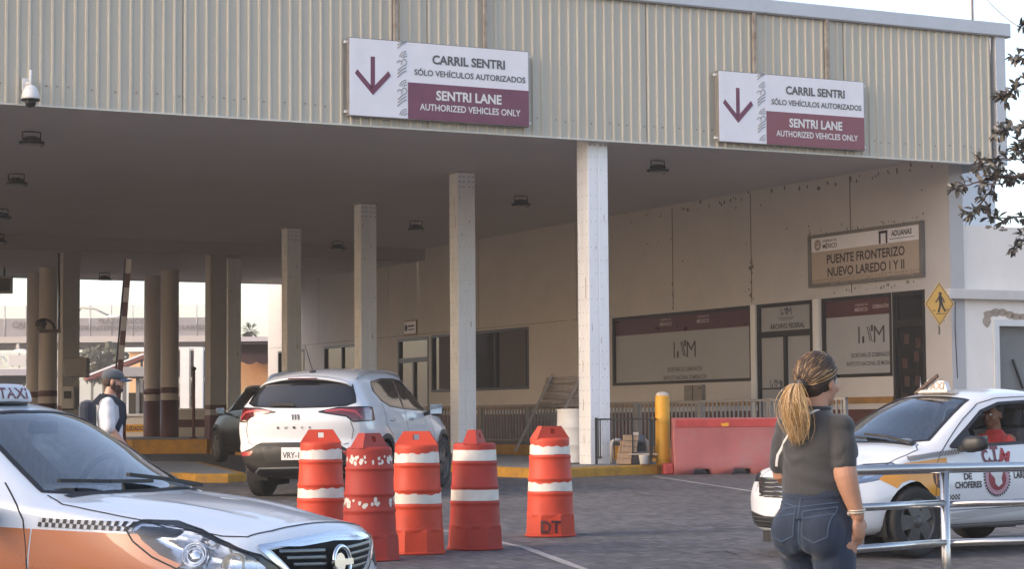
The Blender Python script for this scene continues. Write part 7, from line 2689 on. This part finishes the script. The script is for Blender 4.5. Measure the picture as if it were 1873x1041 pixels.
def bridge():
    Y = 170
    sc = Y / FPX
    x0, x1 = atY(-200, 600, Y).x, atY(404, 600, Y).x
    zt, zb, zu, zf = atY(150, 580, Y).z, atY(150, 614, Y).z, atY(150, 635, Y).z, atY(150, 556, Y).z
    t = thing('footbridge', 'long grey footbridge with raised lettering and mesh fence across the background', 'bridge', (x0, Y, 0))
    W = x1 - x0
    conc = mat('hazy_concrete', (.25, .235, .245), .9, var=.05, scale=.4)
    MB().box((W / 2, 2.2, (zt + zb) / 2), (W, .4, zt - zb)).build('parapet', conc, t)
    MB().box((W / 2, 4, zb - .25), (W, 5, .5)).build('deck', mat('hazy_deck', (.42, .38, .36), .9), t)
    MB().box((W / 2, 4.4, (zb - .5 + zu) / 2), (W, 3.4, zb - .5 - zu)).build('girder', mat('girder_dark', (.10, .09, .09), .8), t)
    for px in (60, 395):
        MB().box((atY(px, 600, Y).x - x0, 4.4, zu / 2 - .02), (1.6, 1.6, zu)).build('pier', conc, t)
    mb = MB()
    for k in range(int(W / 1.75)): mb.tube([(k * 1.75, 2.0, zb), (k * 1.75, 2.0, zf)], .05, 6)
    mb.build('fence_post', M_colg, t)
    mb = MB()
    nx, nz = int(W / .16), int((zf - zt) / .16)
    for k in range(nx): mb.add([(k * .16, 2.05, zt), (k * .16 + .014, 2.05, zt), (k * .16 + .014, 2.05, zf), (k * .16, 2.05, zf)], [[0, 1, 2, 3]])
    for k in range(nz + 1): mb.add([(0, 2.06, zt + k * .16), (W, 2.06, zt + k * .16), (W, 2.06, zt + k * .16 + .014), (0, 2.06, zt + k * .16 + .014)], [[0, 1, 2, 3]])
    mb.build('fence_mesh', mat('wire_grey', (.30, .26, .25), .6), t)
    mb = MB()
    def word(txt, u0, u1, v0, v1):
        a, b = atY(u0, v1, Y), atY(u1, v0, Y)
        put_text(mb, txt, Vector((-x0 + (a.x + b.x) / 2, 1.86, (a.z + b.z) / 2)), (1, 0, 0), (0, 0, 1), 0, 0, b.x - a.x, b.z - a.z, .03)
    word('PLAZA DE COBRO', 172, 288, 580, 590)
    word('PUENTE INTERNACIONAL NUEVO LAREDO', 104, 380, 592, 602)
    word('CAPUFE', 12, 68, 586, 598)
    mb.build('lettering', mat('letter_grey', (.12, .11, .115), .7), t)
bridge()
def street_lamp(u, v, Y, ub, lab, flip=1):
    top = atY(u, v, Y); bx = atY(ub, 700, Y).x
    t = thing('street_lamp', lab, 'street lamp', (bx, Y, GZ))
    d = top.x - bx; h = top.z - GZ
    MB().tube([(0, 0, 0), (0, 0, h * .7), (d * .05, 0, h * .97), (d * .25, 0, h * 1.07), (d * .6, 0, h * 1.06), (d, 0, h)], .09, 8, rs=[.14, .11, .09, .08, .07, .06]).build('pole', M_colg, t)
    MB().ellipsoid((d + .3 * flip, 0, h - .06), (.5, .18, .12)).build('lamp_head', M_white, t)
street_lamp(200, 578, 140, 130, 'tall curved street lamp behind the square column, in front of the bridge')
street_lamp(30, 640, 150, 34, 'slim street lamp below the bridge at the far left')
def gantry(u0, u1, v0, v1, Y, lab):
    x0, x1, z0, z1 = box_at(u0, u1, v0, v1, Y, 1)
    t = thing('lane_gantry', lab, 'gantry', (x0, Y, GZ))
    W = x1 - x0
    mb = MB()
    for z in (z0 - GZ, z1 - GZ): mb.bar((0, 0, z), (W, 0, z), .12, .12)
    n = 5
    for k in range(n):
        a = (W * k / n, 0, z0 - GZ if k % 2 else z1 - GZ); b = (W * (k + 1) / n, 0, z1 - GZ if k % 2 else z0 - GZ); mb.bar(a, b, .07, .07)
    mb.build('truss', M_white, t)
    for x in (.1, W - .1): MB().bar((x, 0, 0), (x, 0, z1 - GZ), .18, .18).build('post', M_white, t)
    for k in range(2): MB().box((W * (.28 + .44 * k), -.12, (z0 + z1) / 2 - GZ), (W * .3, .1, (z1 - z0) * .62)).build('sign_panel', mat('panel_pale', (.5, .48, .47), .6), t)
gantry(-40, 62, 644, 676, 125, 'white lattice lane gantry with two panels under the bridge at the far left')
def white_fence():
    Y = 80
    a, b = atY(-60, 704, Y), atY(64, 704, Y)
    t = thing('picket_fence', 'pale vertical bar fence behind the roof sign at the far left', 'fence', (a.x, Y, GZ))
    W = b.x - a.x; H = a.z - GZ
    mb = MB()
    for k in range(int(W / .16)): mb.box((k * .16, 0, H / 2), (.06, .03, H))
    mb.build('pickets', M_white, t)
    for z in (.3, H - .1): MB().box((W / 2, .03, z), (W, .03, .07)).build('rail', M_white, t)
white_fence()
def far_wall():
    Y = 100
    x0, x1, z0, z1 = box_at(-80, 70, 688, 740, Y, 3)
    t = thing('long_shed', 'low grey shed with a flat roof behind the pale fence', 'shed', (x0, Y, GZ))
    MB().box(((x1 - x0) / 2, 2, (z1 - GZ) / 2), (x1 - x0, 4, z1 - GZ)).build('wall', mat('shed_grey', (.30, .28, .27), .8, var=.1, scale=.6), t)
    MB().box(((x1 - x0) / 2, 1.6, z1 - GZ + .15), (x1 - x0 + .6, 5.6, .3)).build('roof', mat('pale_roof', (.5, .45, .45), .6), t)
    for k in range(4): MB().box((1.0 + k * .95, -.02, 1.9), (.6, .06, .7)).build('window', M_paneD, t)
far_wall()

# ------------------------------------------------------------------ trees
def leaf(mb, p, d, n, L, W):
    d, n = d.normalized(), n.normalized()
    s = d.cross(n)
    if s.length < 1e-3: s = d.orthogonal()
    s.normalize(); n = s.cross(d)
    prof = ((0, .12), (.22, .62), (.48, 1.0), (.74, .85), (.92, .4), (1.0, 0.05))
    vs = []
    for t, w in prof:
        c = p + d * (L * t) - n * (L * .16 * t * t)
        vs += [c - s * W * w / 2 + n * .12 * W * w, c - n * .0, c + s * W * w / 2 + n * .12 * W * w]
    fs = []
    for i in range(len(prof) - 1):
        fs += [[3 * i, 3 * i + 1, 3 * i + 4, 3 * i + 3], [3 * i + 1, 3 * i + 2, 3 * i + 5, 3 * i + 4]]
    mb.add(vs, fs, True)
def near_tree():
    Y = 20.0
    base = Vector((6.15, 20.6, gz(20.6)))
    t = thing('broadleaf_tree', 'tree with stiff dark oval leaves reaching in from the right edge', 'tree', base)
    rnd = random.Random(31)
    M_bark = mat('bark_brown', (.11, .075, .055), .95, var=.35, scale=9, bump=.6, bscale=30)
    MB().tube([(0, 0, 0), (.05, 0, 1.2), (-.05, .03, 2.4), (.0, -.05, 3.6), (.1, 0, 4.8), (.05, .05, 5.8)], 0, 12, True, [.17, .14, .125, .10, .07, .03]).build('trunk', M_bark, t)
    tips = []
    br = MB()
    def rel(u, v, y): return atY(u, v, y) - base
    limbs = [  # attachment height, pixel polyline towards the leaves
        (3.3, [(1960, 250, 20.3), (1885, 268, 20.0), (1862, 268, 19.9)], .045),
        (2.9, [(1950, 330, 20.3), (1873, 322, 20.0), (1826, 322, 19.9), (1790, 332, 19.8), (1748, 345, 19.8)], .018),
        (2.9, [(1940, 335, 20.4), (1870, 326, 20.1), (1824, 326, 20.0), (1805, 360, 19.9), (1778, 388, 19.9)], .014),
        (2.6, [(1950, 380, 20.2), (1890, 395, 20.1), (1840, 398, 20.0), (1812, 395, 19.9)], .012),
        (2.5, [(1950, 410, 20.3), (1880, 430, 20.1), (1856, 452, 20.0)], .012),
        (3.8, [(1950, 120, 20.3), (1885, 150, 20.1), (1850, 165, 20.0), (1836, 178, 20.0)], .014),
        (4.2, [(1960, 60, 20.3), (1890, 95, 20.1), (1862, 105, 20.0)], .012),
        (3.4, [(1950, 220, 20.3), (1880, 232, 20.0), (1850, 236, 20.0), (1826, 240, 19.9)], .012),
        (3.0, [(1950, 300, 20.5), (1880, 295, 20.2), (1842, 288, 20.1), (1798, 300, 20.0)], .010),
        (4.6, [(1960, -20, 20.3), (1900, 20, 20.1), (1872, 45, 20.0)], .012),
        (3.2, [(2100, 250, 20.8), (2180, 220, 21)], .03), (3.9, [(2080, 80, 21.5), (2150, 40, 22)], .03), (4.6, [(2010, -80, 20), (1990, -140, 19.6)], .02)]
    for (h, pts, r) in limbs:
        P = [Vector((0, 0, h))] + [rel(*q) for q in pts]
        fine = []
        for a, b in zip(P, P[1:]):
            for k in range(5): fine.append(a.lerp(b, k / 5) + Vector((rnd.gauss(0, .008), rnd.gauss(0, .01), rnd.gauss(0, .008))))
        fine.append(P[-1])
        n = len(fine)
        br.tube(fine, 0, 7, True, [max(.004, r * (1.6 - 1.45 * i / n)) for i in range(n)])
        for i in range(max(1, n // 3), n):
            if rnd.random() < .8: tips.append((fine[i], (fine[i] - fine[i - 1]).normalized()))
        tips += [(fine[-1], (fine[-1] - fine[-2]).normalized())] * 2
    lf = MB(); lf2 = MB()
    for (p, d) in tips:
        # short side twig then a rosette
        for rep in range(rnd.choice((1, 2))):
            td = (d * rnd.uniform(.2, 1) + Vector((rnd.gauss(0, .6), rnd.gauss(0, .6), rnd.gauss(.1, .6)))).normalized()
            e = p + td * rnd.uniform(.02, .10)
            br.tube([p, e], .004, 5)
            for k in range(rnd.randint(4, 8)):
                ld = (td * .7 + Vector((rnd.gauss(0, .65), rnd.gauss(0, .65), rnd.gauss(0, .6)))).normalized()
                leaf(lf if rnd.random() < .6 else lf2, e - td * rnd.uniform(0, .05), ld, Vector((rnd.gauss(0, .5), rnd.gauss(0, .5), 1)), rnd.uniform(.065, .105), rnd.uniform(.026, .040))
    br.build('branch', M_bark, t)
    cr = lf.build('crown', mat('leaf_dark', (.050, .047, .036), .45, var=.3, scale=8), t)
    lf2.build('pale_leaves', mat('leaf_grey_green', (.115, .105, .088), .5, var=.3, scale=8), cr)
near_tree()
def far_tree(u, v, Y, w, h, lab, seed):
    c = atY(u, v, Y)
    t = thing('leafy_tree', lab, 'tree', (c.x, Y, GZ))
    rnd = random.Random(seed)
    H = c.z - GZ
    mb = MB(); mb.tube([(0, 0, 0), (.1, 0, H * .5), (0, 0, H)], 0, 8, True, [.3, .22, .1])
    for k in range(7):
        a = rnd.uniform(0, 6.28); mb.tube([(0, 0, H * rnd.uniform(.5, .9)), (w * .35 * math.cos(a), w * .35 * math.sin(a), H + h * rnd.uniform(-.2, .3))], .08, 6)
    mb.build('trunk', mat('far_bark', (.10, .08, .065), .9), t)
    mb = MB()
    cl = [(Vector((rnd.gauss(0, .26) * w, rnd.gauss(0, .26) * w, H + rnd.gauss(0, .24) * h)), rnd.uniform(.1, .2) * w) for _ in range(34)]
    for (q, r) in cl:
        for k in range(60):
            dv = Vector((rnd.gauss(0, 1), rnd.gauss(0, 1), rnd.gauss(0, .8))).normalized() * r * rnd.uniform(.55, 1.05)
            p = q + dv
            n = (dv.normalized() + Vector((rnd.gauss(0, .5), rnd.gauss(0, .5), rnd.gauss(0, .5)))).normalized()
            a = n.orthogonal().normalized() * rnd.uniform(.14, .26); b = n.cross(a).normalized() * rnd.uniform(.10, .2)
            mb.add([p - a, p - b, p + a, p + b], [[0, 1, 2, 3]])
    mb.build('crown', mat('far_foliage', (.075, .085, .055), .8, var=.4, scale=.6), t)
far_tree(190, 664, 165, 3.6, 2.4, 'dark round tree behind the sloping red roof', 3)
far_tree(268, 672, 160, 3.0, 2.6, 'dark tree between the yellow house and the round columns', 8)
def palm():
    Y = 150
    c = atY(457, 607, Y)
    t = thing('fan_palm', 'single fan palm against the pale sky above the stall roof', 'palm', (c.x, Y, GZ))
    H = c.z - GZ
    rnd = random.Random(6)
    MB().tube([(0, 0, 0), (.1, 0, H * .5), (0, 0, H)], 0, 8, True, [.28, .2, .17]).build('trunk', mat('far_bark', (.1, .08, .065), .9), t)
    mb = MB()
    for i in range(46):
        a = rnd.uniform(0, 6.28); el = rnd.uniform(-1.0, 1.35)
        d = Vector((math.cos(a) * math.cos(el), math.sin(a) * math.cos(el), math.sin(el)))
        L = rnd.uniform(.32, .5)
        o = Vector((0, 0, H)) + d * L
        s = d.cross(Vector((0, 0, 1))).normalized()
        for k in range(7):
            f = (k - 3) / 3
            dd = (d * .6 + s * f * .55 + Vector((0, 0, -.12))).normalized()
            e = o + dd * .34
            w = dd.cross(d).normalized() * .03 if abs(f) > .01 else s * .03
            mb.add([Vector((0, 0, H)) + d * L * .2, o - w, e, o + w], [[0, 1, 2, 3]])
    mb.build('crown', mat('palm_green', (.07, .075, .05), .8, var=.3, scale=2), t)
palm()

# unseen block added on the left to shade the foreground; shows in car panes
def left_block():
    t = thing('unseen_shade_block', 'plain two storey block left of the lanes, unseen, added to shade the foreground', 'building', (-15.5, -9, -.2))
    MB().box((-5, 10.5, 3.8), (10, 21, 7.6)).build('wall', M_annex, t)
    MB().box((-5, 10.5, 7.7), (10.5, 21.5, .3), bev=.03).build('parapet', M_white, t)
    for k in range(6):
        for z in (1.9, 5.2):
            MB().box((.02, 2.2 + k * 3.3, z), (.08, 1.7, 1.3)).build('window', M_paneD, t)
left_block()

# unseen block added on the left, keeping bright sky out of the office panes
def left_sky_blocker():
    a, b = Vector((-33, 60, GZ)), Vector((-41, 92, GZ))
    d = (b - a); L = d.length
    t = thing('unseen_sky_blocker', 'long brick block left of the lanes, unseen, added to darken the office panes', 'building', a, math.atan2(d.y, d.x))
    MB().box((L / 2, 5, 4.2), (L, 10, 8.4)).build('wall', mat('blocker_brick', (.30, .20, .15), .85, var=.25, scale=.4), t)
    MB().box((L / 2, 5, 8.5), (L + .6, 10.6, .3)).build('parapet', M_white, t)
    for k in range(5): MB().box((3.5 + k * 6.6, -.03, 3.2), (3.2, .1, 2.4)).build('window', M_paneD, t)
left_sky_blocker()

# warm haze over the whole place
def haze():
    m = bpy.data.materials.new('warm_haze')
    m.use_nodes = True
    t = m.node_tree
    t.nodes.clear()
    o = t.nodes.new('ShaderNodeOutputMaterial')
    v = t.nodes.new('ShaderNodeVolumePrincipled')
    v.inputs['Color'].default_value = (1.0, .91, .82, 1)
    v.inputs['Density'].default_value = HAZE_DENSITY
    v.inputs['Anisotropy'].default_value = 0.3
    t.links.new(v.outputs[0], o.inputs['Volume'])
    ob = MB().box((0, 735, 6.0), (1860, 1570, 16.0)).build('haze', m)
    tag(ob, kind='stuff')
haze()
